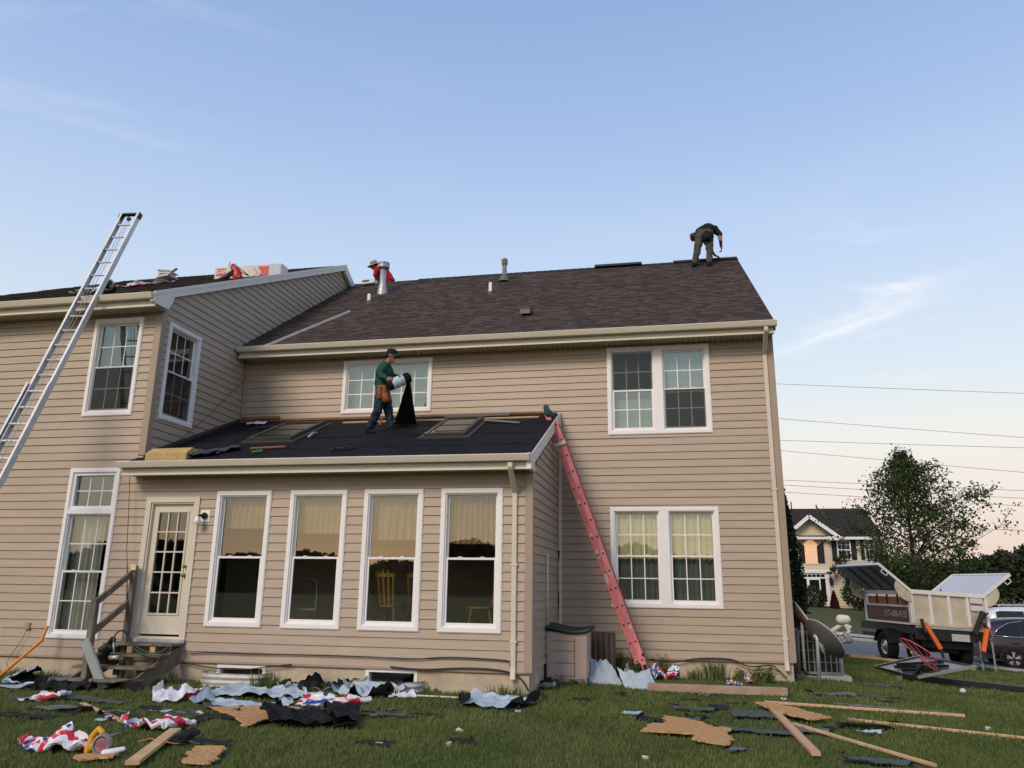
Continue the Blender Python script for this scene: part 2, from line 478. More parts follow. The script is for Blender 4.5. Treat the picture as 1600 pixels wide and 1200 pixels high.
# ================================================================== the house
YA, YB = 14.543, 11.634               # main back wall, front plane of wing and sunroom
LAP = 0.1397
XR, XL, XW = 2.015, -8.72, -8.745     # main right corner, inner corner, wing side wall
XS = -2.024                           # sunroom right wall
ZS = 0.328                            # bottom of the siding
house = empty('house', 'taupe vinyl-sided two-storey house with brown shingle roof and sunroom being re-roofed', 'house', (-3.5, 16, 0))
house_children = []
def hp(o):                            # parent keeping world coordinates
    o.parent = house
    o.matrix_parent_inverse = Matrix.Translation((3.5, -16, 0))
    return o
def sub(o, parent):
    o.parent = parent
    return o
def T_front(Y0): return lambda u, v, w: (u, Y0 - v, w)
def T_right(X0): return lambda u, v, w: (X0 + v, u, w)
def T_back(Y0): return lambda u, v, w: (u, Y0 + v, w)
def T_left(X0): return lambda u, v, w: (X0 - v, u, w)

def cut(spans, a, b):
    out = []
    for s, e in spans:
        if b <= s or a >= e: out.append((s, e)); continue
        if a > s: out.append((s, a))
        if b < e: out.append((b, e))
    return out
def wall(T, rngfn, w0, w1, openings, breaks=(), boards=True, flip=False):
    """sheathing sheet plus one siding board per course; rngfn(w) gives the wall's extent at height w"""
    zc = sorted(set([w0, w1] + [z for o in openings for z in o[2:4] if w0 < z < w1] + [b for b in breaks if w0 < b < w1]))
    mb = MB()
    for za, zb in zip(zc, zc[1:]):
        sp_a = [rngfn(za)]; sp_b = [rngfn(zb)]
        for o in openings:
            if o[2] < (za+zb)/2 < o[3]:
                sp_a = cut(sp_a, o[0], o[1]); sp_b = cut(sp_b, o[0], o[1])
        for (a0, a1), (b0, b1) in zip(sp_a, sp_b):
            for v in (-0.01, -0.14):
                mb.quad(T(a0, v, za), T(a1, v, za), T(b1, v, zb), T(b0, v, zb))
    wl = hp(mb.build('wall', M_INWALL))
    if not boards: return wl
    lip = 0.018
    n = int(math.ceil((w1 - w0) / LAP))
    for i in range(n):
        z0 = w0 + i * LAP; z1 = min(z0 + LAP, w1)
        if z1 - z0 < 0.01: continue
        cuts = sorted(set([z0, z1] + [z for o in openings for z in o[2:4] if z0 < z < z1] + [b for b in breaks if z0 < b < z1]))
        full = [o for o in openings if o[2] <= z0 + .004 and o[3] >= z1 - .004]
        lo_ = min(rngfn(z0)[0], rngfn(z1)[0]); hi_ = max(rngfn(z0)[1], rngfn(z1)[1])
        pieces = [(lo_, hi_)]
        for o in full: pieces = cut(pieces, o[0], o[1])
        jr = random.Random(i*17 + int(abs(w0)*100) + len(openings)); split = []
        for pa, pb in pieces:                       # lengths of siding lap over one another
            while pb - pa > 4.2:
                q_ = pa + jr.uniform(1.6, 3.7); split.append((pa, q_, 0.0)); pa = q_ - .025; split.append(None)
            split.append((pa, pb, 0.0))
        pieces = []; prd = 0
        for q_ in split:
            if q_ is None: prd = 1 - prd; continue
            pieces.append((q_[0], q_[1], .003*prd))
        for pa, pb, pj in pieces:
          mb = MB()
          for k, (za, zb) in enumerate(zip(cuts, cuts[1:])):
            sa, sb = [rngfn(za)], [rngfn(zb)]
            sa = [(max(q[0], pa), min(q[1], pb)) for q in sa]; sb = [(max(q[0], pa), min(q[1], pb)) for q in sb]
            for o in openings:
                if o not in full and o[2] < (za+zb)/2 < o[3]:
                    sa = cut(sa, o[0], o[1]); sb = cut(sb, o[0], o[1])
            oa = 0.002 + pj + lip * (1 - (za - z0) / LAP); ob = 0.002 + pj + lip * (1 - (zb - z0) / LAP)
            for (a0, a1), (b0, b1) in zip(sa, sb):
                if a1 - a0 < 0.004: continue
                mb.quad(T(a0, oa, za), T(a1, oa, za), T(b1, ob, zb), T(b0, ob, zb))
                if k == 0: mb.quad(T(a0, 0.0, za), T(a1, 0.0, za), T(a1, oa, za), T(a0, oa, za))
          if mb.f: sub(mb.build('siding_board', M_SIDING), wl)
    return wl

# ---- windows
def sash_set(parent, T, u0, u1, w0, w1, mid, glass_up, glass_lo, grid=(0, 0), screen='lower'):
    fr = MB(); fr.ring(T, u0, u1, w0, w1, 0.018, -0.13, 0.012); sub(fr.build('jamb', M_WHITE), parent)
    a, b, c, d = u0 + 0.018, u1 - 0.018, w0 + 0.018, w1 - 0.018
    m = MB(); m.ring(T, a, b, mid - 0.018, d, 0.028, -0.075, -0.045); sub(m.build('sash', M_WHITE), parent)
    m = MB(); m.ring(T, a, b, c, mid + 0.020, 0.032, -0.042, -0.010, tb=0.045)
    for k in (0.28, 0.72): m.box(a+(b-a)*k-0.03, a+(b-a)*k+0.03, -0.03, -0.004, mid+0.02, mid+0.034, T)
    sub(m.build('sash', M_WHITE), parent)
    m = MB(); m.quad(T(a+.022, -0.06, mid), T(b-.022, -0.06, mid), T(b-.022, -0.06, d-.022), T(a+.022, -0.06, d-.022)); sub(m.build('pane', glass_up), parent)
    m = MB(); m.quad(T(a+.026, -0.026, c+.04), T(b-.026, -0.026, c+.04), T(b-.026, -0.026, mid), T(a+.026, -0.026, mid)); sub(m.build('pane', glass_lo), parent)
    if grid[0]:
        for (z0, z1, v) in ((mid + .018, d - .036, -0.057), (c + .05, mid - .02, -0.0235)):
            g = MB()
            for k in range(1, grid[0]):
                u = a + .036 + (b - a - .072) * k / grid[0]; g.box(u - .009, u + .009, v - .002, v + .001, z0, z1, T)
            for k in range(1, grid[1]):
                z = z0 + (z1 - z0) * k / grid[1]; g.box(a + .036, b - .036, v - .0022, v + .0012, z - .009, z + .009, T)
            sub(g.build('grille', M_WHITE), parent)
    if screen:
        z0, z1 = (c + .02, mid + .0) if screen == 'lower' else (mid + .02, d - .02)
        m = MB(); m.quad(T(a+.012, -0.004, z0), T(b-.012, -0.004, z0), T(b-.012, -0.004, z1), T(a+.012, -0.004, z1)); sub(m.build('screen', M_SCREEN), parent)
def window_trim(T, u0, u1, w0, w1, t=0.06):
    m = MB(); m.ring(T, u0, u1, w0, w1, t, -0.02, 0.040); m.ring(T, u0 + t - .004, u1 - t + .004, w0 + t - .004, w1 - t + .004, 0.022, -0.13, 0.018)
    m.ring(T, u0 - 0.012, u1 + 0.012, w0 - 0.012, w1 + 0.012, 0.02, -0.005, 0.029)
    return hp(m.build('window', M_WHITE))
OPEN = {}
WIN_B = [(-7.259, -6.303), (-5.951, -4.995), (-4.686, -3.730), (-3.423, -2.468)]
ZB0, ZB1, ZBM = 0.850, 2.961, 1.908
R_AUP = (-1.040, 0.865, 4.311, 6.017)
R_ALO = (-1.036, 0.888, 1.173, 2.933)
R_AHOP = (-6.488, -4.591, 4.883, 5.995)
R_BUP = (-10.068, -9.095, 4.322, 6.105)
R_BT = (-10.111, -9.139, 0.606, 3.384)
R_SIDE = (11.851, 12.818, 4.303, 6.071)
R_DOOR = (-8.56, -7.57, 0.62, 2.885)
R_BW = [(-6.98, -6.16, 0.02, 0.285), (-4.53, -3.72, 0.02, 0.30)]

TF, TB = T_front(YA), T_front(YB)
shr = lambda r, k=0.02: (r[0]+k, r[1]-k, r[2]+k, r[3]-k)
# main wall: from the sunroom side to the right corner, cut by the sunroom roof
wall(TF, lambda w: (XL, XR), ZS, 6.17, [shr(R_AUP), shr(R_ALO), shr(R_AHOP)])
# wing and sunroom front: one plane; the part above the sunroom eave stops at the wing corner
ZE = 3.40
wall(TB, lambda w: (-15.5, XS) if w < ZE - 0.001 else (-15.5, XW), ZS, ZE, [shr(R_BT), shr(R_DOOR)] + [shr((a, b, ZB0, ZB1)) for a, b in WIN_B])
wall(TB, lambda w: (-15.5, XW), ZE, 6.26, [shr(R_BUP)])
# wing side wall with its gable, facing the sunroom roof
WSL = 0.487; WR_Y, WR_Z = 18.95, 10.12
def wing_rng(w):
    if w <= 6.47: return (YB, 26.2)
    k = (w - 6.47) / (WR_Z - 0.06 - 6.47)
    return (YB + (WR_Y - YB) * min(k, 1), 26.2 - (26.2 - WR_Y) * min(k, 1))
TW = T_right(XW)
wall(TW, wing_rng, ZE, WR_Z - 0.06, [shr(R_SIDE)], breaks=[6.47])
# sunroom right side wall below its shed roof
SSL = 0.417
def sun_rng(w):
    zt = lambda y: 3.26 + SSL * (y - YB)
    return (YB, YA) if w <= 3.26 else (min(YA, YB + (w - 3.26) / SSL), YA)
wall(T_right(XS), sun_rng, ZS, 4.48, [], breaks=[3.26])
# hidden sides, plain
wall(T_right(XR), lambda w: (YA, 25.05) if w <= 6.2 else (YA + (w-6.2)/0.647, 25.05 - (w-6.2)/0.647), ZS, 9.55, [], breaks=[6.2], boards=True)
wall(T_back(25.05), lambda w: (-15.5, XR), 0, 6.2, [], boards=False)
wall(T_left(-15.5), lambda w: (YB, 26.2) if w <= 6.47 else wing_rng(w), 0, WR_Z - 0.06, [], breaks=[6.47], boards=False)

# foundation, inner floors and partitions keep the rooms dark
m = MB()
bw = R_BW
m.quad((-15.5, YB + .02, -.3), (bw[0][0], YB + .02, -.3), (bw[0][0], YB + .02, ZS + .01), (-15.5, YB + .02, ZS + .01))
m.quad((bw[0][1], YB + .02, -.3), (bw[1][0], YB + .02, -.3), (bw[1][0], YB + .02, ZS + .01), (bw[0][1], YB + .02, ZS + .01))
m.quad((bw[1][1], YB + .02, -.3), (XS - .02, YB + .02, -.3), (XS - .02, YB + .02, ZS + .01), (bw[1][1], YB + .02, ZS + .01))
for r in bw:
    m.quad((r[0], YB+.02, r[3]), (r[1], YB+.02, r[3]), (r[1], YB+.02, ZS+.01), (r[0], YB+.02, ZS+.01))
    m.quad((r[0], YB+.02, -.3), (r[1], YB+.02, -.3), (r[1], YB+.02, r[2]), (r[0], YB+.02, r[2]))
m.quad((XS - .02, YB + .02, -.3), (XS - .02, YA, -.3), (XS - .02, YA, ZS + .01), (XS - .02, YB + .02, ZS + .01))
m.quad((XS - .02, YA + .02, -.3), (XR - .02, YA + .02, -.8), (XR - .02, YA + .02, ZS + .01), (XS - .02, YA + .02, ZS + .01))
m.quad((XR - .02, YA + .02, -.8), (XR - .02, 25, -1.6), (XR - .02, 25, ZS + .01), (XR - .02, YA + .02, ZS + .01))
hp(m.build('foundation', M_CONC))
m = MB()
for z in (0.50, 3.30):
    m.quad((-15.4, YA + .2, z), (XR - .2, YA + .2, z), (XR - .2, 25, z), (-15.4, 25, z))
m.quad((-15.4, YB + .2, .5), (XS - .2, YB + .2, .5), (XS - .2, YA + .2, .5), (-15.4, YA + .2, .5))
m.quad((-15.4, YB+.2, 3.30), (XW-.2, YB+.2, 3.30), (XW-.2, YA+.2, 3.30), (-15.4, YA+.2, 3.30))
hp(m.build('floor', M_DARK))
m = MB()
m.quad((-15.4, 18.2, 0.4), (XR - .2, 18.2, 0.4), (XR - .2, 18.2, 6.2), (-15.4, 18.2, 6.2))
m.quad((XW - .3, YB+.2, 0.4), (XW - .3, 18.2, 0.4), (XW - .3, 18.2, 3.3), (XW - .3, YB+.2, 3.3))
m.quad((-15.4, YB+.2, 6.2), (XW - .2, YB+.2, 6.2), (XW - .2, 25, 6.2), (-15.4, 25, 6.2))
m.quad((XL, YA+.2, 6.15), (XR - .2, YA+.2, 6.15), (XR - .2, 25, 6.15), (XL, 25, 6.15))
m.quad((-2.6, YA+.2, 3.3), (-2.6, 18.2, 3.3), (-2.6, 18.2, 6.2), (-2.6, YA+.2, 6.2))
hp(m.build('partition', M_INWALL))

for k, (a, b) in enumerate(WIN_B):
    w = window_trim(TB, a, b, ZB0, ZB1)
    sash_set(w, TB, a + .065, b - .065, ZB0 + .065, ZB1 - .065, ZBM, M_GLASS, M_GLASS, screen=None)
w = window_trim(TB, *R_BUP)
sash_set(w, TB, R_BUP[0]+.065, R_BUP[1]-.065, R_BUP[2]+.065, R_BUP[3]-.065, 5.20, M_GLASS_UP, M_GLASS, (3, 2), 'lower')
w = window_trim(TW, *R_SIDE)
sash_set(w, TW, R_SIDE[0]+.065, R_SIDE[1]-.065, R_SIDE[2]+.065, R_SIDE[3]-.065, 5.19, M_GLASS, M_GLASS, (3, 2), 'lower')
# tall window with its transom
w = window_trim(TB, R_BT[0], R_BT[1], R_BT[2], R_BT[3])
m = MB(); m.box(R_BT[0]+.02, R_BT[1]-.02, -0.02, 0.036, 2.615, 2.70, TB); sub(m.build('transom_bar', M_WHITE), w)
a, b, c, d = R_BT[0]+.065, R_BT[1]-.065, 2.70, R_BT[3]-.065
m = MB(); m.ring(TB, a, b, c, d, 0.05, -0.10, 0.010); sub(m.build('sash', M_WHITE), w)
m = MB(); m.quad(TB(a+.04, -.05, c+.04), TB(b-.04, -.05, c+.04), TB(b-.04, -.05, d-.04), TB(a+.04, -.05, d-.04)); sub(m.build('pane', M_GLASS_UP), w)
m = MB()
for k in (1, 2): u = a+.05+(b-a-.1)*k/3; m.box(u-.009, u+.009, -.05, -.046, c+.05, d-.05, TB)
m.box(a+.05, b-.05, -.0502, -.0458, (c+d)/2-.009, (c+d)/2+.009, TB); sub(m.build('grille', M_WHITE), w)
sash_set(w, TB, R_BT[0]+.065, R_BT[1]-.065, R_BT[2]+.065, 2.615, 1.66, M_GLASS_UP, M_GLASS, (3, 2), None)
# twin windows of the main wall
for r, mid, scr in ((R_AUP, 5.16, ('upper', 'lower')), (R_ALO, 2.06, (None, None))):  # left unit's upper screen is added to darken that sash's reflection
    w = window_trim(TF, *r)
    um = (r[0]+r[1])/2
    m = MB(); m.box(um-.085, um+.085, -0.02, 0.036, r[2]+.05, r[3]-.05, TF); sub(m.build('mullion', M_WHITE), w)
    gl = M_GLASS_UP
    sash_set(w, TF, r[0]+.065, um-.08, r[2]+.065, r[3]-.065, mid, gl, gl, (3, 2), scr[0])
    sash_set(w, TF, um+.08, r[1]-.065, r[2]+.065, r[3]-.065, mid, gl, gl, (3, 2), scr[1])
# sliding window behind the worker: two panels of nine lights
w = window_trim(TF, *R_AHOP)
um = (R_AHOP[0]+R_AHOP[1])/2
for a, b, v in ((R_AHOP[0]+.06, um+.03, -0.03), (um-.03, R_AHOP[1]-.06, -0.06)):
    c, d = R_AHOP[2]+.06, R_AHOP[3]-.06
    m = MB(); m.ring(TF, a, b, c, d, 0.045, v-.03, v+.012); sub(m.build('sash', M_WHITE), w)
    m = MB(); m.quad(TF(a+.04, v, c+.04), TF(b-.04, v, c+.04), TF(b-.04, v, d-.04), TF(a+.04, v, d-.04)); sub(m.build('pane', M_GLASS_UP), w)
    m = MB()
    for k in (1, 2):
        u = a+.045+(b-a-.09)*k/3; m.box(u-.010, u+.010, v+.001, v+.005, c+.045, d-.045, TF)
        z = c+.045+(d-c-.09)*k/3; m.box(a+.045, b-.045, v+.0008, v+.0052, z-.010, z+.010, TF)
    sub(m.build('grille', M_WHITE), w)
# basement windows and their corrugated wells
for i_, r in enumerate(R_BW):
    m = MB(); m.ring(T_front(YB+.02), r[0], r[1], r[2], r[3], 0.05, -0.12, 0.012)
    w = hp(m.build('basement_window', M_WHITE))
    m = MB(); m.quad((r[0]+.04, YB+.08, r[2]+.04), (r[1]-.04, YB+.08, r[2]+.04), (r[1]-.04, YB+.08, r[3]-.04), (r[0]+.04, YB+.08, r[3]-.04)); sub(m.build('pane', M_GLASS), w)
    m = MB(); m.smooth = True
    cx, hw = (r[0]+r[1])/2, (r[1]-r[0])/2 + 0.14
    nseg, rows = 28, 17
    vs = []
    for j in range(rows):
        z = -0.12 + j * (0.315 + 0.0) / (rows-1) - (0.03 if i_ == 1 else 0.0)
        off = 0.012 * math.sin(j * math.pi / 2)
        for k in range(nseg+1):
            a = math.pi * k / nseg
            ca, sa = math.cos(a), math.sin(a)
            vs.append((cx - (hw + off) * math.copysign(abs(ca) ** 0.55, ca), YB + .0 - (0.36 + off) * abs(sa) ** 0.6, z))
    m.add(vs, [(j*(nseg+1)+k, j*(nseg+1)+k+1, (j+1)*(nseg+1)+k+1, (j+1)*(nseg+1)+k) for j in range(rows-1) for k in range(nseg)])
    sub(m.build('window_well', mat('dull_galvanised', (.46, .47, .46), .6, var=.2, scale=7, metal=.3)), w)

# ---- door
m = MB(); m.ring(TB, *R_DOOR, 0.09, -0.02, 0.036, tb=0.02); m.ring(TB, R_DOOR[0]+.086, R_DOOR[1]-.086, R_DOOR[2]+.018, R_DOOR[3]-.086, 0.03, -0.13, 0.014)
frame = hp(m.build('door_frame', M_DOOR))
dx0, dx1, dz0, dz1 = R_DOOR[0]+.115, R_DOOR[1]-.115, 0.70, R_DOOR[3]-.115
gx0, gx1, gz0, gz1 = dx0+.115, dx1-.115, 1.02, dz1-.13
m = MB()
m.ring(TB, dx0, dx1, dz0, dz1, 0.0, -0.075, -0.035)
for bx in ((dx0, gx0, dz0, dz1), (gx1, dx1, dz0, dz1), (gx0, gx1, dz0, gz0), (gx0, gx1, gz1, dz1)):
    m.box(bx[0], bx[1], -0.075, -0.035, bx[2], bx[3], TB)
m.ring(TB, gx0-.025, gx1+.025, gz0-.025, gz1+.025, 0.03, -0.04, -0.02)
door = hp(m.build('door', M_DOOR))
for i in range(3):
    for j in range(5):
        a0 = gx0 + (gx1-gx0)*i/3; a1 = gx0 + (gx1-gx0)*(i+1)/3; z0 = gz0+(gz1-gz0)*j/5; z1 = gz0+(gz1-gz0)*(j+1)/5
        m = MB(); m.quad(TB(a0+.005, -.05, z0+.005), TB(a1-.005, -.05, z0+.005), TB(a1-.005, -.05, z1-.005), TB(a0+.005, -.05, z1-.005)); sub(m.build('pane', M_GLASS), door)
m = MB()
for i in (1, 2): u = gx0+(gx1-gx0)*i/3; m.box(u-.011, u+.011, -.06, -.03, gz0, gz1, TB)
for j in range(1, 5): z = gz0+(gz1-gz0)*j/5; m.box(gx0, gx1, -.0602, -.0298, z-.011, z+.011, TB)
sub(m.build('muntin', M_DOOR), door)
M_BRASS = mat('brass', (0.30, 0.20, 0.08), 0.35, metal=0.9)
for z, r_ in ((1.62, 0.026), (1.76, 0.020)):
    m = MB(); m.smooth = True; m.lathe([(0.0, 0.065), (r_, 0.06), (r_*1.1, 0.045), (r_*.6, 0.03), (r_*.5, 0.01), (r_*1.2, 0.008), (r_*1.25, 0)], 12, T=lambda x, y, zz: TB(dx1-.06+x, -0.036+zz, z+y))
    sub(m.build('door_knob' if z < 1.7 else 'deadbolt', M_BRASS), door)
m = MB(); m.box(R_DOOR[0]-.01, R_DOOR[1]+.01, -0.12, 0.06, 0.585, 0.635, TB); sub(m.build('threshold', M_GALV), door)
# wall light beside the door
m = MB(); m.box(-7.54+.0, -7.36, 0.0, 0.03, 2.47, 2.66, TB); lp = hp(m.build('light_plate', M_WHITE)); bevel(lp, 0.02, 2)
m = MB(); m.smooth = True; m.lathe([(0.05, 0.03), (0.055, 0.06), (0.03, 0.09), (0.02, 0.1), (0, .1)], 14, T=lambda x, y, z: TB(-7.45+x, z, 2.57+y)); m.tube([TB(-7.45, .08, 2.57), TB(-7.48, .13, 2.57), TB(-7.50, .15, 2.54)], .022, 8)
sub(m.build('lamp_arm', M_BLACK), lp)
m = MB(); m.smooth = True; m.lathe([(0.03, 0.05), (0.05, 0.0), (0.055, -0.06), (0.045, -0.07)], 14, T=lambda x, y, z: TB(-7.50+x, .15+y, 2.50+z)); sub(m.build('lamp_glass', mat('frosted_glass', (0.75, 0.77, 0.78), 0.2)), lp)
# corner posts, J channels
def post(x0, x1, y0, y1, z0, z1, name='corner_post', mt=None):
    m = MB(); m.box(x0, x1, y0, y1, z0, z1); o = hp(m.build(name, mt or M_CORNER)); return bevel(o, 0.006)
post(XS-.085, XS+.034, YB-.034, YB+.085, ZS-.02, 3.30)
post(XW-.10, XW+.034, YB-.034, YB+.10, ZE+.2, 6.30)
post(XR-.085, XR+.034, YA-.034, YA+.085, ZS-.02, 6.18)
post(XW+.02, XW+.075, YA-.055, YA-.019, 4.62, 6.18, 'inner_corner_post')
post(XS+.019, XS+.075, YA-.06, YA-.019, ZS, 4.75, 'inner_corner_post', M_GUTTER)
post(-15.5, XS, YB-.021, YB+.0, ZS-.035, ZS+.004, 'starter_strip', M_CORNER)
post(XS+.08, XR, YA-.021, YA+.0, ZS-.035, ZS+.004, 'starter_strip', M_CORNER)

# ---- roofs
def slab(name, pts_top, thick, material):
    n = len(pts_top); m = MB()
    vs = [tuple(p) for p in pts_top] + [(p[0], p[1], p[2]-thick) for p in pts_top]
    m.add(vs, [tuple(range(n)), tuple(range(2*n-1, n-1, -1))] + [(i, (i+1) % n, n+(i+1) % n, n+i) for i in range(n)])
    return hp(m.build(name, material))
MSL = 0.647; ME_Y, ME_Z = 14.12, 6.275; MR_Y = 19.8; MR_Z = ME_Z + MSL * (MR_Y - ME_Y)
M_DECK = mat('roof_deck', (0.035, 0.028, 0.025), 0.9)
main_roof = slab('roof', [(XW+.03, ME_Y, ME_Z), (XR+.02, ME_Y, ME_Z), (XR+.02, MR_Y, MR_Z), (XW+.03, MR_Y, MR_Z)], 0.05, M_DECK)
slab('roof_back', [(XW+.03, 25.5, ME_Z), (XR+.02, 25.5, ME_Z), (XR+.02, MR_Y, MR_Z-.003), (XW+.03, MR_Y, MR_Z-.003)], 0.05, M_DECK)
WE_Y, WE_Z = 11.25, 6.40
WR_Z2 = WE_Z + WSL * (WR_Y - WE_Y)
XWR = XW + 0.12                     # rake edge
wing_roof = slab('wing_roof', [(-15.7, WE_Y, WE_Z), (XWR, WE_Y, WE_Z), (XWR, WR_Y, WR_Z2), (-15.7, WR_Y, WR_Z2)], 0.05, M_DECK)
slab('wing_roof_back', [(-15.7, 26.6, WE_Z), (XWR, 26.6, WE_Z), (XWR, WR_Y, WR_Z2-.003), (-15.7, WR_Y, WR_Z2-.003)], 0.05, M_DECK)

def shingles(parent, x0, x1, ey, ez, slope, ly, material, n_single, seed, expo=0.145, xl=None):
    """laminated shingle tabs, one by one near the eave, joined further up"""
    rr = random.Random(seed)
    L = math.sqrt(1 + slope*slope); cs, sn = 1/L, slope/L
    total = (ly - ey) * L
    n = int(total / expo) + 1
    rest = MB(); rest_sh = []; cnt = 0
    for i in range(n):
        s0 = i * expo - 0.02; s1 = s0 + expo + 0.06
        if s1 > total: s1 = total
        x = x0 - rr.random() * 0.3
        lo = xl(s0 * cs + ey) if xl else x0
        sh_row = rr.random() * 0.12
        while x < x1:
            w = rr.choice((0.10, 0.14, 0.17, 0.2, 0.26))
            a, b = max(x, lo), min(x + w, x1)
            x += w
            if b - a < 0.02: continue
            tall = rr.random() < 0.55
            t0 = 0.016 if tall else 0.007      # butt thickness: laminated tabs stand proud
            shade = min(1, max(0, (0.34 if tall else 0.62) + rr.uniform(-.20, .2) + sh_row))
            def P(u, s, t): return (u, ey + s*cs - t*sn, ez + s*sn + t*cs)
            ss = s0 - (0.004 if tall else -0.004)
            vs = [P(a, ss, 0.0), P(b, ss, 0.0), P(a, ss, t0), P(b, ss, t0), P(a, s1, 0.003), P(b, s1, 0.003)]
            fs = [(0, 1, 3, 2), (2, 3, 5, 4), (0, 2, 4), (1, 5, 3)]
            if cnt < n_single:
                m = MB(); m.add(vs, fs); me = m.mesh('shingle', [material]); set_shade(me, [shade]*4); link('shingle', me, parent); cnt += 1
            else:
                rest.add(vs, fs); rest_sh += [shade]*4
    me = rest.mesh('shingles', [material]); set_shade(me, rest_sh)
    tag(link('shingles', me, parent), kind='stuff')
# main roof shingles begin where the wing wall stops
shingles(main_roof, XW+.04, XR+.035, ME_Y, ME_Z, MSL, MR_Y, M_SHINGLE, 300, 3)
shingles(wing_roof, -15.7, XWR+.01, WE_Y, WE_Z, WSL, WR_Y, M_SHINGLE2, 300, 5)
# ridge caps
m = MB(); k = 0
M_RIDGE = mat('ridge_cap', (0.03, 0.028, 0.028), 0.85, var=0.3, scale=20)
x = XW + 2.0
while x < XR - 0.1:
    m.prism([(-.16, -.09), (0, .022), (.16, -.09), (.16, -.10), (0, .008), (-.16, -.10)], 0, 0.30, T=lambda a, b, c, x=x: (x+b*0.7, MR_Y+a, MR_Z+c+0.012-b*0.03)); x += 0.2
sub(m.build('ridge_cap', M_RIDGE), main_roof)
m = MB(); x = -15.7
while x < XWR - .1:
    m.prism([(-.16, -.07), (0, .022), (.16, -.07), (.16, -.08), (0, .008), (-.16, -.08)], 0, 0.30, T=lambda a, b, c, x=x: (x+b*0.7, WR_Y+a, WR_Z2+c+0.012-b*0.03)); x += 0.2
sub(m.build('ridge_cap', M_RIDGE), wing_roof)

# sunroom shed roof: felt sheets laid in overlapping courses
SE_Y, SE_Z = 11.26, 3.415
def zs(y): return SE_Z + SSL*(y-SE_Y)
sun_roof = slab('sunroom_roof', [(XW-.1, SE_Y, SE_Z), (XS+.06, SE_Y, SE_Z), (XS+.06, YA-.03, zs(YA-.03)), (XW+.03, YA-.03, zs(YA-.03)), (XW+.03, YB, zs(YB)), (XW-.1, YB, zs(YB))], 0.09, M_DECK)
ys = [SE_Y-.02, 11.95, 12.75, 13.55, 14.36]
for k in range(4):
    m = MB(); m.smooth = True
    y0, y1 = ys[k], ys[k+1] + 0.10
    if k == 3: y1 = ys[4]
    nx, ny = 46, 6
    xa, xb = (XW+.04, XS+.05)
    xa2 = XW-.08 if k == 0 else xa
    vs = []
    for j in range(ny+1):
        for i in range(nx+1):
            x = xa + (xb-xa)*i/nx; y = y0 + (y1-y0)*j/ny
            z = zs(y) + 0.010 + 0.004*(3-k)*0 + (1 - j/ny)*0.006 + 0.010*max(0, noise.noise((x*1.1+k*9, y*2.2, k))) + 0.004*noise.noise((x*5, y*5, k+3))
            vs.append((x, y, z))
    m.add(vs, [(j*(nx+1)+i, j*(nx+1)+i+1, (j+1)*(nx+1)+i+1, (j+1)*(nx+1)+i) for j in range(ny) for i in range(nx)])
    sub(m.build('felt_sheet', M_FELT), sun_roof)
# torn step flashing and bare sheathing along the walls
m = MB(); m.bar((XW+.1, YA-.035, zs(YA)-.01), (XS-.3, YA-.035, zs(YA)-.02), 0.03, 0.07); sub(m.build('bare_sheathing', M_PLY), sun_roof)
m = MB(); m.bar((-6.2, 14.0, zs(14.0)+.025), (-2.3, 14.0, zs(14.0)+.025), 0.07, 0.02, up=(0, -SSL, 1)); sub(m.build('batten', M_WOOD), sun_roof)
m = MB(); m.bar((XW+.05, YA-.06, zs(YA)+.05), (XW+0.9, YA-.06, zs(YA)+.05), 0.05, 0.06); sub(m.build('batten', M_PLY), sun_roof)
m = MB()
for k in range(9):
    y = 11.75 + k*0.3; m.prism([(0, 0), (.035, -.0), (.035, .06), (0, .085)], y, y+.31, T=lambda a, b, c: (XW+.018+a*.6, b, zs(b)+.0+c))
sub(m.build('step_flashing', mat('old_flashing', (0.06, 0.055, 0.05), 0.6, var=0.3, scale=10)), sun_roof)
# skylights
for cx0, cx1 in ((-7.36, -6.50), (-4.04, -3.32)):
    y0, y1 = 12.50, 13.88
    def TS(u, v, w): return (u, w*math.cos(math.atan(SSL)) - v*math.sin(math.atan(SSL)) + y0, zs(y0) + w*math.sin(math.atan(SSL)) + v*math.cos(math.atan(SSL)))
    Lk = (y1-y0)*math.sqrt(1+SSL*SSL)
    m = MB(); m.ring(TS, cx0, cx1, 0, Lk, 0.075, 0.0, 0.095); sk = hp(m.build('skylight', mat('bronze_frame', (0.05, 0.048, 0.044), 0.5, var=0.2, scale=12)))
    m = MB(); m.quad(TS(cx0+.07, .085, .07), TS(cx1-.07, .085, .07), TS(cx1-.07, .085, Lk-.07), TS(cx0+.07, .085, Lk-.07)); sub(m.build('pane', glass_mat('skylight_glass', tint=(0.72, 0.74, 0.76), refl=0.22, trans=(0.4, 0.4, 0.4)) if 'skylight_glass' not in MATS else MATS['skylight_glass']), sk)
    m = MB(); m.quad(TS(cx0+.07, .05, .07), TS(cx1-.07, .05, .07), TS(cx1-.07, .05, Lk-.07), TS(cx0+.07, .05, Lk-.07)); sub(m.build('shade', mat('skylight_shade', (0.17, 0.16, 0.145), 0.8, var=0.3, scale=3)), sk)
    m = MB(); m.ring(TS, cx0-.09, cx1+.09, -.09, Lk+.09, 0.10, 0.012, 0.034); sub(m.build('flashing', mat('old_flashing', (0.06, 0.055, 0.05), 0.6)), sk)

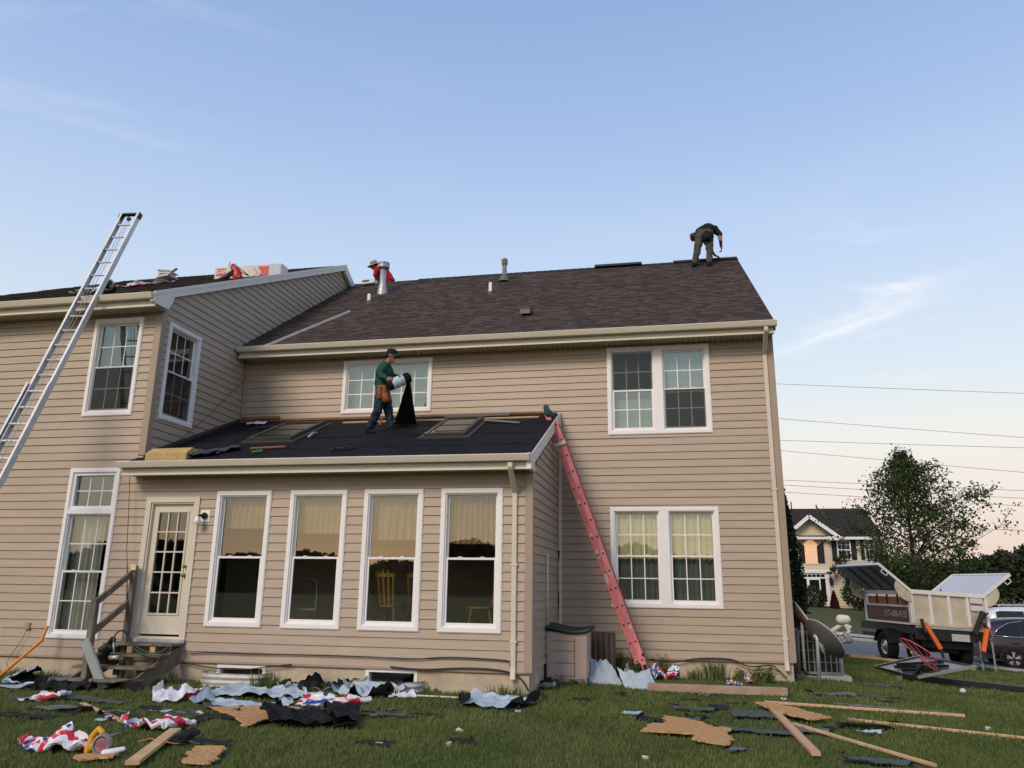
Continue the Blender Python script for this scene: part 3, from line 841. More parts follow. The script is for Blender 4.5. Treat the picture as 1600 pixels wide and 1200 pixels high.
# ---- eaves: gutter, fascia, soffit
GP = [(0, 0), (0, .118), (-.012, .118), (-.012, .01), (-.085, .01), (-.105, .05), (-.125, .085), (-.118, .112), (-.128, .122), (-.138, .108), (-.112, .04), (-.095, 0)]
def gutter(x0, x1, y, ztop, name='gutter'):
    m = MB(); m.prism(GP, x0, x1, T=lambda a, b, c: (b, y + a, ztop - .098 + c*.80))
    for x in (x0, x1): m.prism([(0, 0), (0, .118), (-.128, .118), (-.095, 0)], x-.002, x+.002, T=lambda a, b, c: (b, y+a, ztop-.098+c*.80))
    g = hp(recalc(m.build(name, M_GUTTER))); return g
def soffit(x0, x1, yf, yw, z, slats=True, mt=None):
    m = MB()
    m.box(x0, x1, yf, yf+.022, z-.004, z+.15)          # fascia
    m.box(x0, x1, yf-.018, yf+.03, z-.016, z+.014)
    f = hp(m.build('fascia', M_GUTTER))
    m = MB()
    x = x0
    while x < x1 - .01:
        b = min(x+.10, x1)
        m.box(x+.009, b-.009, yf+.02, yw, z+.002, z+.012); m.box(x-.009, x+.009, yf+.02, yw, z+.022, z+.03)
        x += .10
    hp(m.build('soffit', M_SOFFIT))
gutter(XW+.06, XR+.06, 14.115, 6.262); soffit(XW+.05, XR+.02, 14.14, YA-.005, 6.065)
gutter(-15.7, XWR-.02, 11.25, 6.385); soffit(-15.7, XW+.10, 11.27, YB-.005, 6.185)
gutter(XW-.13, XS+.05, 11.26, 3.425); soffit(XW-.10, XS+.03, 11.28, YB-.005, 3.225)
# rakes
def rake(x, y0, z0, y1, z1, w, name='rake_board', t=.03, mt=None):
    m = MB(); L_ = Vector((0, y1-y0, z1-z0)).normalized(); n_ = Vector((0, -L_.z, L_.y))
    a, b = Vector((x, y0, z0)), Vector((x, y1, z1))
    for (p0, p1, p2, p3) in ((0, 1, 2, 3),):
        pass
    q = [a, b, b - Vector((0, 0, w)), a - Vector((0, 0, w))]
    vs = [tuple(p) for p in q] + [(p.x - t, p.y, p.z) for p in q]
    m.add(vs, [(0, 1, 2, 3), (7, 6, 5, 4), (0, 4, 5, 1), (1, 5, 6, 2), (2, 6, 7, 3), (3, 7, 4, 0)])
    return hp(m.build(name, mt or M_RAKE))
rake(XWR+.01, WE_Y-.05, WE_Z-.005, WR_Y, WR_Z2+.02, 0.15, t=.09)
rake(XWR+.02, WE_Y-.06, WE_Z+.02, WR_Y, WR_Z2+.045, 0.07, t=.03, name='drip_edge')
rake(XWR+.01, 26.6, WE_Z-.005, WR_Y, WR_Z2+.02, 0.24, t=.09)
m = MB(); m.prism([(11.14, 6.385), (11.72, 6.60), (11.72, 6.42), (11.60, 6.22), (11.25, 6.215)], XW+.02, XWR+.008, T=lambda a, b, c: (b, a, c)); hp(m.build('eave_return', M_RAKE))
rake(XS+.065, SE_Y-.03, SE_Z-.0, YA-.06, zs(YA-.06), 0.21, t=.07)
m = MB(); m.prism([(11.14, 3.425), (11.5, 3.50), (11.62, 3.20), (11.28, 3.225)], XS-.0, XS+.062, T=lambda a, b, c: (b, a, c)); hp(m.build('eave_return', M_RAKE))
rake(XR+.045, ME_Y, ME_Z-.01, MR_Y, MR_Z, 0.17, t=.03, mt=M_RIDGE)
rake(XR+.045, 25.5, ME_Z-.01, MR_Y, MR_Z, 0.17, t=.03, mt=M_RIDGE)
# downspouts
def downspout(x, y_wall, ztop, ygut, zbot, name='downspout'):
    m = MB(); w, d = .078, .055
    yw = y_wall - .032
    pts = [(x, ygut-.05, ztop-.10), (x, ygut-.05, ztop-.17), (x, yw, ztop-.50), (x, yw, zbot+.15), (x, yw-.03, zbot)]
    for a, b in zip(pts, pts[1:]): m.bar(a, b, w, d, up=(0, 1, 0.3), bevel=.01)
    for z in (zbot+.5, (ztop+zbot)/2): m.box(x-.05, x+.05, yw-.033, yw+.03, z, z+.035)
    return hp(m.build(name, mat('almond_downspout', (0.60, 0.55, 0.46), 0.4, var=0.05, scale=3)))
downspout(-2.27, YB, 3.40, 11.26, 0.22)
downspout(1.885, YA, 6.26, 14.115, 0.18)
# ================================================================== people
M_SKIN = mat('skin', (0.30, 0.155, 0.095), 0.55, var=0.08, scale=20)
M_SKIN2 = mat('skin_tanned', (0.26, 0.125, 0.08), 0.55, var=0.08, scale=20)
M_JEANS = mat('blue_jeans', (0.018, 0.036, 0.056), 0.85, var=0.3, scale=14, bump=0.3, bscale=90)
M_GREEN = mat('green_shirt', (0.018, 0.072, 0.056), 0.8, var=0.22, scale=9, bump=0.4, bscale=16)
M_BOOT = mat('dark_boot', (0.012, 0.010, 0.009), 0.7, var=0.2)
M_BELT = mat('tan_leather', (0.22, 0.085, 0.03), 0.6, var=0.5, scale=14, bump=0.3)
M_NAVY = mat('navy_cap', (0.012, 0.018, 0.03), 0.8)
M_DKSHIRT = mat('charcoal_shirt', (0.016, 0.017, 0.019), 0.85, var=0.25, scale=10, bump=0.3, bscale=18)
M_GREYPANT = mat('grey_trousers', (0.072, 0.067, 0.062), 0.85, var=0.2, scale=10, bump=0.35, bscale=18)
M_REDSHIRT = mat('red_shirt', (0.33, 0.012, 0.022), 0.8, var=0.18, scale=9, bump=0.3, bscale=16)
M_HAIR = mat('dark_hair', (0.012, 0.009, 0.007), 0.6)
M_STRAW = mat('straw_hat', (0.42, 0.34, 0.19), 0.8, var=0.15, scale=30)

def capsule(mb, a, b, ra, rb, n=12):
    a, b = Vector(a), Vector(b)
    d = b - a
    if d.length < 1e-5: d = Vector((0, 0, 1e-4))
    d.normalize()
    pts, rs = [], []
    for k in range(4):
        t = math.pi/2*(1-k/4); pts.append(a - d*ra*math.sin(t)); rs.append(max(1e-3, ra*math.cos(t)))
    pts.append(a); rs.append(ra); pts.append(b); rs.append(rb)
    for k in range(1, 5):
        t = math.pi/2*k/4; pts.append(b + d*rb*math.sin(t)); rs.append(max(1e-3, rb*math.cos(t)))
    mb.tube(pts, rs, n)
def person(name, label, bones, mats, voxel=0.009, smooth_it=4):
    """one continuous body grown from tapered limbs, coloured by the nearest limb"""
    mb = MB()
    for (a, b, ra, rb, mi) in bones: capsule(mb, a, b, ra, rb)
    o = mb.build(name, mats)
    r = o.modifiers.new('r', 'REMESH'); r.mode = 'VOXEL'; r.voxel_size = voxel; r.use_smooth_shade = True
    s = o.modifiers.new('s', 'SMOOTH'); s.factor = 0.5; s.iterations = smooth_it
    apply_mods(o)
    me = o.data
    me.materials.clear()
    for m in mats: me.materials.append(m)
    A = np.array([b[0] for b in bones], float); B = np.array([b[1] for b in bones], float)
    RA = np.array([b[2] for b in bones]); RB = np.array([b[3] for b in bones]); MI = np.array([b[4] for b in bones])
    cs = np.empty(len(me.polygons)*3); me.polygons.foreach_get('center', cs); cs = cs.reshape(-1, 3)
    D = B - A; L2 = (D*D).sum(1) + 1e-9
    best = np.full(len(cs), 1e9); idx = np.zeros(len(cs), int)
    for k in range(len(bones)):
        t = np.clip(((cs - A[k]) @ D[k]) / L2[k], 0, 1)
        dist = np.linalg.norm(cs - (A[k] + t[:, None]*D[k]), axis=1) - (RA[k] + (RB[k]-RA[k])*t)
        w = dist < best; best[w] = dist[w]; idx[w] = MI[k]
    nv = len(me.vertices); co = np.empty(nv*3); me.vertices.foreach_get('co', co); co = co.reshape(-1, 3); no = np.empty(nv*3); me.vertices.foreach_get('normal', no); no = no.reshape(-1, 3)
    cloth = np.zeros(nv); 
    for pl in me.polygons:
        if idx[pl.index] in (1, 2):
            for vi in pl.vertices: cloth[vi] = 1
    off = np.array([cloth[k]*(.016*noise.noise((co[k][0]*9, co[k][1]*9, co[k][2]*13)) + .008*noise.noise((co[k][0]*24, co[k][1]*24, co[k][2]*30)) + .004) for k in range(nv)])
    me.vertices.foreach_set('co', (co + no*off[:, None]).ravel())
    me.polygons.foreach_set('material_index', idx.astype(np.int32)); me.polygons.foreach_set('use_smooth', np.ones(len(me.polygons), bool))
    tag(o, label, 'person')
    return o
def hand(bones, wrist, direction, palm_n, mi, curl=0.6, s=1.0, thumb_side=1):
    """palm, four unequal bent fingers and a thumb off the side of the palm"""
    w = Vector(wrist); d = Vector(direction).normalized(); n = Vector(palm_n); n = (n - d*n.dot(d)).normalized(); side = d.cross(n)
    for k in (-1, 0, 1): bones.append((w + side*k*.022*s, w + d*.085*s + side*k*.028*s, .017*s, .015*s, mi))
    for k, (ln, off) in enumerate(((.070, -.036), (.082, -.012), (.076, .012), (.058, .035))):
        base = w + d*.090*s + side*off*s
        a1, a2 = curl*0.7, curl*1.7
        p1 = base + (d*math.cos(a1) + n*math.sin(a1))*ln*.5*s
        p2 = p1 + (d*math.cos(a2) + n*math.sin(a2))*ln*.55*s
        bones.append((base, p1, .0098*s, .0092*s, mi)); bones.append((p1, p2, .0092*s, .008*s, mi))
    tb = w + d*.03*s + side*thumb_side*-.035*s
    t1 = tb + (d*.6 + side*thumb_side*-.7 + n*.35).normalized()*.042*s; t2 = t1 + (d*.8 + n*.6).normalized()*.032*s
    bones.append((tb, t1, .012*s, .010*s, mi)); bones.append((t1, t2, .010*s, .009*s, mi))
def head(bones, c, face, up, mi, hair, s=1.0):
    """skull, jaw, nose, ears, brow, lips, hair at the back"""
    c = Vector(c); f = Vector(face).normalized(); u = Vector(up); u = (u - f*u.dot(f)).normalized(); sd = f.cross(u)
    bones.append((c + u*.035*s - f*.02*s, c + u*.03*s + f*.012*s, .083*s, .080*s, mi))
    bones.append((c - u*.03*s + f*.01*s, c - u*.075*s + f*.045*s, .066*s, .036*s, mi))
    bones.append((c + u*.012*s + f*.088*s, c - u*.022*s + f*.104*s, .011*s, .014*s, mi))
    bones.append((c + u*.024*s + f*.078*s + sd*.035*s, c + u*.024*s + f*.078*s - sd*.035*s, .013*s, .013*s, mi))
    bones.append((c - u*.052*s + f*.078*s + sd*.016*s, c - u*.052*s + f*.078*s - sd*.016*s, .010*s, .010*s, mi))
    for k in (-1, 1): bones.append((c + sd*k*.080*s - f*.005*s + u*.015*s, c + sd*k*.080*s - f*.005*s - u*.02*s, .016*s, .012*s, mi))
    bones.append((c + u*.05*s - f*.035*s, c + u*.02*s - f*.045*s, .080*s, .076*s, hair))
def eyes(parent, c, face, up, s=1.0):
    c = Vector(c); f = Vector(face).normalized(); u = Vector(up); u = (u - f*u.dot(f)).normalized(); sd = f.cross(u)
    m = MB(); m.smooth = True
    for k in (-1, 1):
        p = c + f*.086*s + sd*k*.031*s + u*.008*s; capsule(m, p - sd*.006, p + sd*.006, .008, .008, 8)
    m.build('eye', M_HAIR, parent)
def inv(o, p):                       # parent keeping world coordinates
    o.parent = p; return o

# ---- worker with the felt roll, on the sunroom roof
YW = 13.02
J = lambda x, y, dy=0.0: at(x, y, YW + dy)
b = []
hip = J(598, 612); chest = J(602, 580); neck = J(607, 564.5)
hd = J(612.5, 557.5)
head(b, hd, (1, -.12, -.28), (.22, 0, 1), 0, 4)
b.append((J(606, 566), J(610, 561), .058, .052, 0))
b.append((J(597.5, 604), J(597.5, 604, .12), .128, .128, 1)); b.append((J(598, 598, .06), J(601.5, 582, .05), .145, .162, 1)); b.append((J(601.5, 582, -.06), J(601.5, 582, .16), .13, .13, 1))
b.append((J(603, 573, -.11), J(604, 572.5, .20), .078, .078, 1)); b.append((J(605, 569, .04), J(606, 567, .04), .085, .07, 1))
# near arm
b += [(J(600.5, 572, -.15), J(591.5, 584.5, -.24), .080, .062, 1), (J(591.5, 584.5, -.24), J(603, 590.5, -.26), .060, .044, 1)]
hand(b, J(603.3, 590.8, -.26), (1, 0, -.15), (0, .6, -.4), 0, curl=0.9)
# far arm, reaching to the roll
b += [(J(604, 573, .24), J(613, 587, .30), .066, .050, 1), (J(613, 587, .30), J(632.5, 592.5, .16), .048, .036, 1)]
hand(b, J(632.8, 592.6, .16), (1, -.2, -.25), (0, -.8, -.5), 0, curl=0.9, thumb_side=-1)
# legs
b += [(J(597.5, 610, -.05), J(589.5, 643, -.10), .115, .082, 2), (J(589.5, 643, -.10), J(578.5, 667, -.02), .080, .066, 2), (J(578, 667.5, -.02), J(576.5, 672.5, 0.0), .050, .045, 3),
      (J(574.5, 673.5, 0), J(583, 675, -.04), .043, .036, 3), (J(574, 675, .0), J(585, 676, -.05), .028, .026, 3)]
b += [(J(599, 610, .14), J(607, 641, .12), .115, .084, 2), (J(607, 641, .12), J(610.5, 665, .10), .082, .068, 2), (J(610.5, 666, .10), J(611, 671.5, .10), .052, .046, 3),
      (J(610, 672.5, .10), J(620, 674.5, .03), .044, .034, 3), (J(609, 674.8, .08), J(622, 675.6, .02), .028, .026, 3)]
w1 = person('person', 'worker in green long-sleeved shirt, dark cap and jeans carrying a felt roll', b, [M_SKIN2, M_GREEN, M_JEANS, M_BOOT, M_HAIR])
eyes(w1, hd, (1, -.12, -.28), (.22, 0, 1))
m = MB(); m.smooth = True
Mc = Matrix.Translation(hd + Vector((.0, 0, .045))) @ Matrix.Rotation(R(-3), 4, 'Z') @ Matrix.Rotation(R(14), 4, 'Y')
m.lathe([(.1, -.005), (.103, .03), (.095, .07), (.07, .098), (.03, .108), (.0, .11)], 18, T=lambda x, y, z: tuple(Mc @ Vector((x*1.05-.01, y*.95, z))))
for (r0, r1, z0, z1) in ((.088, .185, .004, -.014),):
    vs = []
    for rr_, zz in ((r0, z0), (r1, z1), (r1, z1-.006), (r0, z0-.006)):
        for k in range(13):
            a = -1.15 + 2.3*k/12; vs.append(tuple(Mc @ Vector((rr_*math.cos(a) if rr_ < .1 else .075+.115*math.cos(a*.85), (rr_ if rr_ < .1 else .095)*math.sin(a), zz - .018*abs(math.sin(a))))))
    m.add(vs, [(j*13+k, j*13+k+1, ((j+1) % 4)*13+k+1, ((j+1) % 4)*13+k) for j in range(4) for k in range(12)])
inv(m.build('cap', M_NAVY), w1)
m = MB(); m.smooth = True                                   # leather belt and pouches
for (x0, y0, x1, y1, r0, r1, dy) in ((594, 607, 593.5, 620, .045, .066, -.15), (601, 608, 603, 624, .05, .072, -.15), (589, 609, 590, 616, .03, .045, -.08), (606, 610, 607, 624, .04, .06, -.06)):
    capsule(m, J(x0, y0, dy), J(x1, y1, dy), r0, r1, 10)
m.tube([J(588.5, 605, .0), J(590, 604.5, -.11), (J(598, 604, -.16)), J(606, 604.5, -.10), J(608, 605, .06), J(604, 604, .19), J(594, 604, .20)], .032, 8, closed=True)
inv(m.build('tool_belt', M_BELT), w1)
m = MB(); m.bar(J(590, 607, -.14), J(588.5, 614, -.16), .05, .035, bevel=.01); inv(m.build('tape_measure', mat('blue_plastic', (.02, .04, .12), .4)), w1)
# the roll he carries, its paper label and the felt hanging from it
roll = empty('felt_roll', 'roll of black felt with pale printed wrapper, its tail hanging to the roof', 'felt roll', tuple(J(623, 594, -.1)))
def rp(o): o.parent = roll; o.matrix_parent_inverse = Matrix.Translation(-roll.location); return o
ra_, rb_ = J(607, 603, -.20), J(640, 589, .02)
ax = (rb_ - ra_).normalized()
m = MB(); m.smooth = False; m.tube([ra_, ra_ + ax*.02, rb_ - ax*.02, rb_], [.085, .10, .10, .085], 18); rp(m.build('roll', M_FELT))
m = MB(); m.smooth = True; m.tube([ra_ + ax*.06, ra_ + ax*.30], .1035, 18, cap=False)
def label_mat():
    mm = mat('printed_wrapper', (0.48, 0.55, 0.60), 0.5, col2=(0.05, 0.06, 0.08), scale=7)
    r = [n for n in mm.node_tree.nodes if n.type == 'VALTORGB'][0]; r.color_ramp.interpolation = 'CONSTANT'; r.color_ramp.elements[1].position = 0.60
    return mm
rp(m.build('wrapper', label_mat()))
m = MB(); m.smooth = True
t0, t1 = J(636, 596, .0), J(641.5, 597, .03)
b0, b1 = plane_hit(615, 663, SE_Y, SE_Z+.02, SSL), plane_hit(651, 663, SE_Y, SE_Z+.02, SSL)
vs = []
for lay in (0, .004):
    for j in range(15):
        k = j/14
        for i in range(7):
            q = i/6; a_ = t0.lerp(t1, q); c_ = b0.lerp(b1, q); p = a_.lerp(c_, k**0.92)
            p = p + Vector((0, .05*math.sin(q*6.28)*math.sin(k*3.0) + lay, -.02*math.sin(k*3.14)))
            vs.append(tuple(p))
n_ = 15*7
fs = [(j*7+i, j*7+i+1, (j+1)*7+i+1, (j+1)*7+i) for j in range(14) for i in range(6)] + [(n_+j*7+i, n_+(j+1)*7+i, n_+(j+1)*7+i+1, n_+j*7+i+1) for j in range(14) for i in range(6)]
m.add(vs, fs); rp(m.build('hanging_felt', M_FELT))

# ---- worker bent over the ridge
Y3 = 19.2
J = lambda x, y, dy=0.0: at(x, y, Y3 + dy)
b = []
hd3 = J(1084, 371.5, .16)
head(b, hd3, (-.45, .55, -.75), (-.45, .3, .6), 0, 1)
b += [(J(1090, 366, .2), J(1086, 370, .17), .07, .062, 1), (J(1096, 366, -.02), J(1107, 366, .0), .135, .135, 2), (J(1098, 362, .05), J(1107, 358.5, .22), .15, .165, 1), (J(1094, 362, .25), J(1116, 359, .30), .12, .12, 1), (J(1103, 362, .1), J(1106, 357, .25), .17, .15, 1)]
b += [(J(1118, 360.5, .28), J(1124.5, 366.5, .28), .095, .075, 1), (J(1124.5, 367, .28), J(1125.8, 376.5, .25), .062, .048, 0), (J(1125.8, 376.5, .25), J(1126.8, 386, .2), .046, .036, 3)]
hand(b, J(1126.9, 386.4, .2), (.1, 0, -1), (-1, 0, 0), 0, curl=1.0)
b += [(J(1093, 364, .25), J(1104, 380, .40), .080, .058, 1), (J(1104, 380, .4), J(1116.5, 398.5, .42), .052, .036, 0)]
hand(b, J(1117, 399, .42), (1, .1, -.5), (0, 0, -1), 0, curl=0.4)
b += [(J(1094, 369, -.02), J(1089.5, 391, -.06), .125, .088, 2), (J(1089.5, 391, -.06), J(1085.5, 411, -.08), .086, .074, 2), (J(1085, 412, -.08), J(1084, 414.5, -.1), .075, .065, 3), (J(1083, 415, -.12), J(1086.5, 415, .05), .05, .042, 3)]
b += [(J(1107.5, 369, .02), J(1109, 391, -.04), .125, .088, 2), (J(1109, 391, -.04), J(1108, 410, -.08), .086, .074, 2), (J(1108, 411, -.08), J(1108, 413.5, -.1), .075, .065, 3), (J(1107, 414, -.12), J(1109.5, 414, .05), .05, .042, 3)]
w3 = person('person', 'worker in dark shirt and grey trousers bent over at the main ridge', b, [M_SKIN2, M_DKSHIRT, M_GREYPANT, M_BOOT], voxel=.011)
m = MB(); m.smooth = True; capsule(m, J(1104, 365, -.14), J(1105, 371, -.16), .085, .10, 12); capsule(m, J(1110, 364, -.08), J(1111, 369, -.08), .06, .07, 10); inv(m.build('tool_pouch', M_DKSHIRT), w3)
m = MB(); m.smooth = True; capsule(m, hd3 + Vector((.01, -.03, .03)), hd3 + Vector((.03, -.01, .0)), .1, .098, 12); inv(m.build('cap', M_BLACK), w3)
eyes(w3, hd3, (-.45, .55, -.75), (-.45, .3, .6))

# ---- worker crouching behind the ridge
Y2 = 20.25
J = lambda x, y, dy=0.0: at(x, y, Y2 + dy)
b = []
hd2 = J(584.5, 417, -.05)
head(b, hd2, (-.55, -.35, -.75), (-.2, .1, 1), 0, 3)
b += [(J(587, 419), J(591, 420), .06, .07, 0), (J(594, 421, .0), J(598, 432, .1), .16, .19, 1), (J(591, 421, -.15), J(599, 420, .22), .11, .11, 1), (J(600, 428, .1), J(606, 440, .15), .19, .2, 1)]
b += [(J(588.5, 422, -.2), J(586, 430, -.28), .075, .058, 1), (J(586, 430, -.28), J(589.5, 438.5, -.3), .052, .04, 4)]
hand(b, J(589.8, 439, -.3), (.4, -.1, -1), (1, 0, 0), 0, curl=0.8)
b += [(J(600, 423, .2), J(609, 430, .05), .085, .07, 1), (J(609, 430, .05), J(614.5, 437, -.1), .06, .042, 1)]
hand(b, J(614.8, 437.3, -.1), (.5, -.2, -.8), (-1, 0, 0), 4, curl=0.8)
b += [(J(603, 440, .1), J(612, 447, -.02), .11, .09, 2), (J(612, 447, -.02), J(606, 462, .12), .08, .06, 2), (J(597, 440, .2), J(592, 449, .05), .11, .09, 2), (J(592, 449, .05), J(597, 462, .2), .08, .06, 2), (J(606, 463, .1), J(608, 464, -.1), .05, .045, 3), (J(597, 463, .2), J(596, 464, .0), .05, .045, 3)]
w2 = person('person', 'worker in red shirt and straw hat crouching behind the vent pipe', b, [M_SKIN, M_REDSHIRT, M_JEANS, M_HAIR, M_DKSHIRT], voxel=.012)
eyes(w2, hd2, (-.55, -.35, -.75), (-.2, .1, 1))
m = MB(); m.smooth = True
Mh = Matrix.Translation(hd2 + Vector((0, 0, .075))) @ Matrix.Rotation(R(-16), 4, 'Y') @ Matrix.Rotation(R(10), 4, 'X')
m.lathe([(.205, -.03), (.19, -.012), (.12, .005), (.108, .02), (.102, .07), (.085, .115), (.05, .125), (0, .12)], 22, T=lambda x, y, z: tuple(Mh @ Vector((x*1.05, y, z + .02*math.cos(2*math.atan2(y, x))))))
inv(m.build('straw_hat', M_STRAW), w2)
m = MB(); m.smooth = True; m.lathe([(.111, .018), (.106, .05), (.103, .05)], 22, T=lambda x, y, z: tuple(Mh @ Vector((x*1.05, y, z)))); inv(m.build('hat_band', M_BLACK), w2)

# ================================================================== ladders
def ladder(name, label, base, top, width_dir, width, material, rung_mat, mats_extra=None, sect=1, rail=(.092, .040), split=0.5, rung_pitch=.305, holes=False):
    """extension ladder: channel rails, rungs, caps; one or two sections"""
    base, top = Vector(base), Vector(top)
    root = empty(name, label, 'ladder', tuple(base))
    def lp(o): o.parent = root; o.matrix_parent_inverse = Matrix.Translation(-base); return o
    d = (top - base).normalized(); wd = Vector(width_dir); wd = (wd - d*wd.dot(d)).normalized(); nrm = wd.cross(d)
    L_ = (top - base).length
    def rails(a, b, w, off, nm):
        for s in (-1, 1):
            m = MB()
            p, q = base + d*a + wd*s*w/2 + nrm*off, base + d*b + wd*s*w/2 + nrm*off
            rw, rt = rail
            m.bar(p, q, .006, rw, up=nrm)                                   # web
            for k in (-1, 1): m.bar(p - wd*s*rt/2 + nrm*k*(rw/2-.003), q - wd*s*rt/2 + nrm*k*(rw/2-.003), rt, .006, up=nrm)
            lp(m.build('rail', material))
    return root, lp, d, wd, nrm, L_, rails
M_ALU = mat('aluminium', (0.60, 0.62, 0.64), 0.42, var=0.10, scale=6, metal=0.35)
M_PINK = mat('faded_red_fibreglass', (0.60, 0.215, 0.225), 0.65, var=0.25, scale=5, stretch=(1, 1, .5))
M_PINK2 = mat('red_fibreglass_inner', (0.54, 0.165, 0.18), 0.65, var=0.16, scale=5)
M_YEL = mat('yellow_label', (0.62, 0.55, 0.03), 0.5)
M_STICK = mat('worn_sticker', (0.58, 0.50, 0.42), 0.6, col2=(0.45, 0.28, 0.22), scale=30)

# silver ladder on the wing gutter
lg = at(133, 466, 11.06)
_d = ray(203.5, 332); _t = (lg.z - CAM_H - 3.1*lg.y)/(_d.z - 3.1*_d.y)      # where that sight line meets the ladder's lean
lt = CAM + _d*_t
dirn = (lt - lg).normalized()
base = lg - dirn * (lg.z / dirn.z)
root, lp, d, wd, nrm, L_, rails = ladder('extension_ladder', 'tall silver aluminium extension ladder leaning on the left gutter', base, lt, (1, 0, 0), .42, M_ALU, M_ALU)
if nrm.y > 0: nrm = -nrm
Lb = L_ * 0.56
rails(0, Lb, .46, 0.0, 'base'); rails(L_*.36, L_, .40, -.04, 'fly')
for sct, (a, c, w, off) in enumerate(((0.15, Lb, .44, 0.0), (L_*.36+.1, L_-.1, .385, -.04))):
    k = a
    while k < c:
        m = MB(); p = base + d*k + wd.cross(d)*off; m.tube([p - wd*w/2, p + wd*w/2], .017, 8); lp(m.build('rung', M_ALU)); k += .305
m = MB(); nn = wd.cross(d); p = lt - d*.03 + nn*-.04
for s in (-1, 1): m.bar(p + wd*s*.20 - d*.09, p + wd*s*.20 + d*.025, .045, .09, up=nn)
m.bar(p - wd*.21 + d*.012, p + wd*.21 + d*.012, .03, .07, up=nn); lp(m.build('top_cap', M_BLACK))
m = MB(); p = lt - d*.13 + nn*-.04; m.smooth = True; m.tube([p - nn*.02, p + nn*.02], .04, 12); lp(m.build('pulley', M_BLACK))
m = MB()
for s in (-.03, .03): m.tube([lt - d*.13 + wd*s + nn*-.045, base + d*L_*.5 + wd*s*1.3 + nn*.02, base + d*.6 + wd*s*2 + nn*.03], .005, 5)
lp(m.build('rope', mat('grey_rope', (.35, .35, .36), .9)))
for k_ in (L_*.36+.2, L_*.72):
    m = MB(); p = base + d*k_ + nn*-.04; m.bar(p - wd*.205, p - wd*.205 + d*.16, .012, .09, up=nn); lp(m.build('warning_label', M_YEL))
m = MB()
for s in (-1, 1): m.bar(base + wd*s*.23 - d*.02, base + wd*s*.23 + d*.12, .05, .11, up=nn)
lp(m.build('foot', M_BLACK))

# faded red ladder on the sunroom rake
YN, YF = 13.74, 14.20
pb = at(1009, 1059, YN); pt = at(858, 645, YN)
root, lp, d, wd, nrm, L_, rails = ladder('extension_ladder', 'faded red fibreglass extension ladder leaning on the sunroom roof edge', pb, pt, (0, 1, 0), .42, M_PINK, M_ALU)
nn = wd.cross(d)
if nn.x < 0: nn = -nn
def channel(m, p, q, rw, rt, s):
    m.bar(p, q, .012, rw, up=nn)
    for k in (-1, 1): m.bar(p + wd*s*rt/2 + nn*k*(rw/2-.005), q + wd*s*rt/2 + nn*k*(rw/2-.005), rt, .010, up=nn)
for off, a, c, mt in ((0.045, 0.0, L_*.965, M_PINK), (-0.045, .25, L_, M_PINK2)):
    for y_, s in ((0.0, 1), (.44, -1)):
        m = MB(); channel(m, pb + d*a + wd*y_ + nn*off, pb + d*c + wd*y_ + nn*off, .088, .034, s); lp(m.build('rail', mt))
k = .28
M_HOLE = mat('rung_end', (.03, .025, .025), .6)
while k < L_ - .1:
    for off in (.045, -.045):
        p = pb + d*k + nn*off
        m = MB(); m.tube([p + wd*.01, p + wd*.43], .017, 8); lp(m.build('rung', M_ALU))
        m = MB(); m.lathe([(.027, .0), (.026, .007), (.018, .008), (.0165, -.004)], 12, T=lambda x, y, z: tuple(p - wd*(.005+z) + d*x + nn*y)); lp(m.build('rung_collar', M_PINK))
        m = MB(); m.lathe([(.0166, .004), (0, .004)], 10, T=lambda x, y, z: tuple(p - wd*(.005+z) + d*x + nn*y)); lp(m.build('rung_end', M_HOLE))
    k += .305
for kk, off, ln in ((.8, .045, .07), (1.72, .05, .12), (1.62, -.045, .2), (2.05, -.045, .16), (2.05, .05, .10), (2.45, -.045, .05), (3.0, -.045, .12)):
    m = MB(); p = pb + d*kk + nn*off - wd*.0068; m.bar(p, p + d*ln, .002, .048, up=nn); lp(m.build('sticker', M_STICK))
m = MB(); p = pb + d*(L_-.62); m.bar(p - nn*.10 - wd*.02, p + nn*.10 - wd*.02, .05, .075, up=d, bevel=.008); lp(m.build('guide_bracket', mat('pale_bracket', (.55, .48, .45), .6, var=.2)))
for y_ in (0.0, .44):
    m = MB(); m.smooth = True; p = pt + d*.04 + wd*y_ - nn*.02; capsule(m, p - d*.05, p + d*.07, .062, .055, 14); lp(m.build('rail_mitt', mat('teal_rubber', (.035, .075, .085), .7, var=.2)))
m = MB(); p = pb + d*.35; m.bar(p + nn*.09 - wd*.02, p + nn*.09 + wd*.1, .05, .04, bevel=.005); m.bar(pb + nn*.05 - d*.03, pb + nn*.05 + d*.2, .03, .06, up=nn); lp(m.build('rung_lock', M_BLACK))
m = MB()
for y_ in (0, .44): m.bar(pb + wd*y_ - d*.02 - nn*.05, pb + wd*y_ - d*.02 + nn*.06, .06, .03)
lp(m.build('foot', M_BLACK))

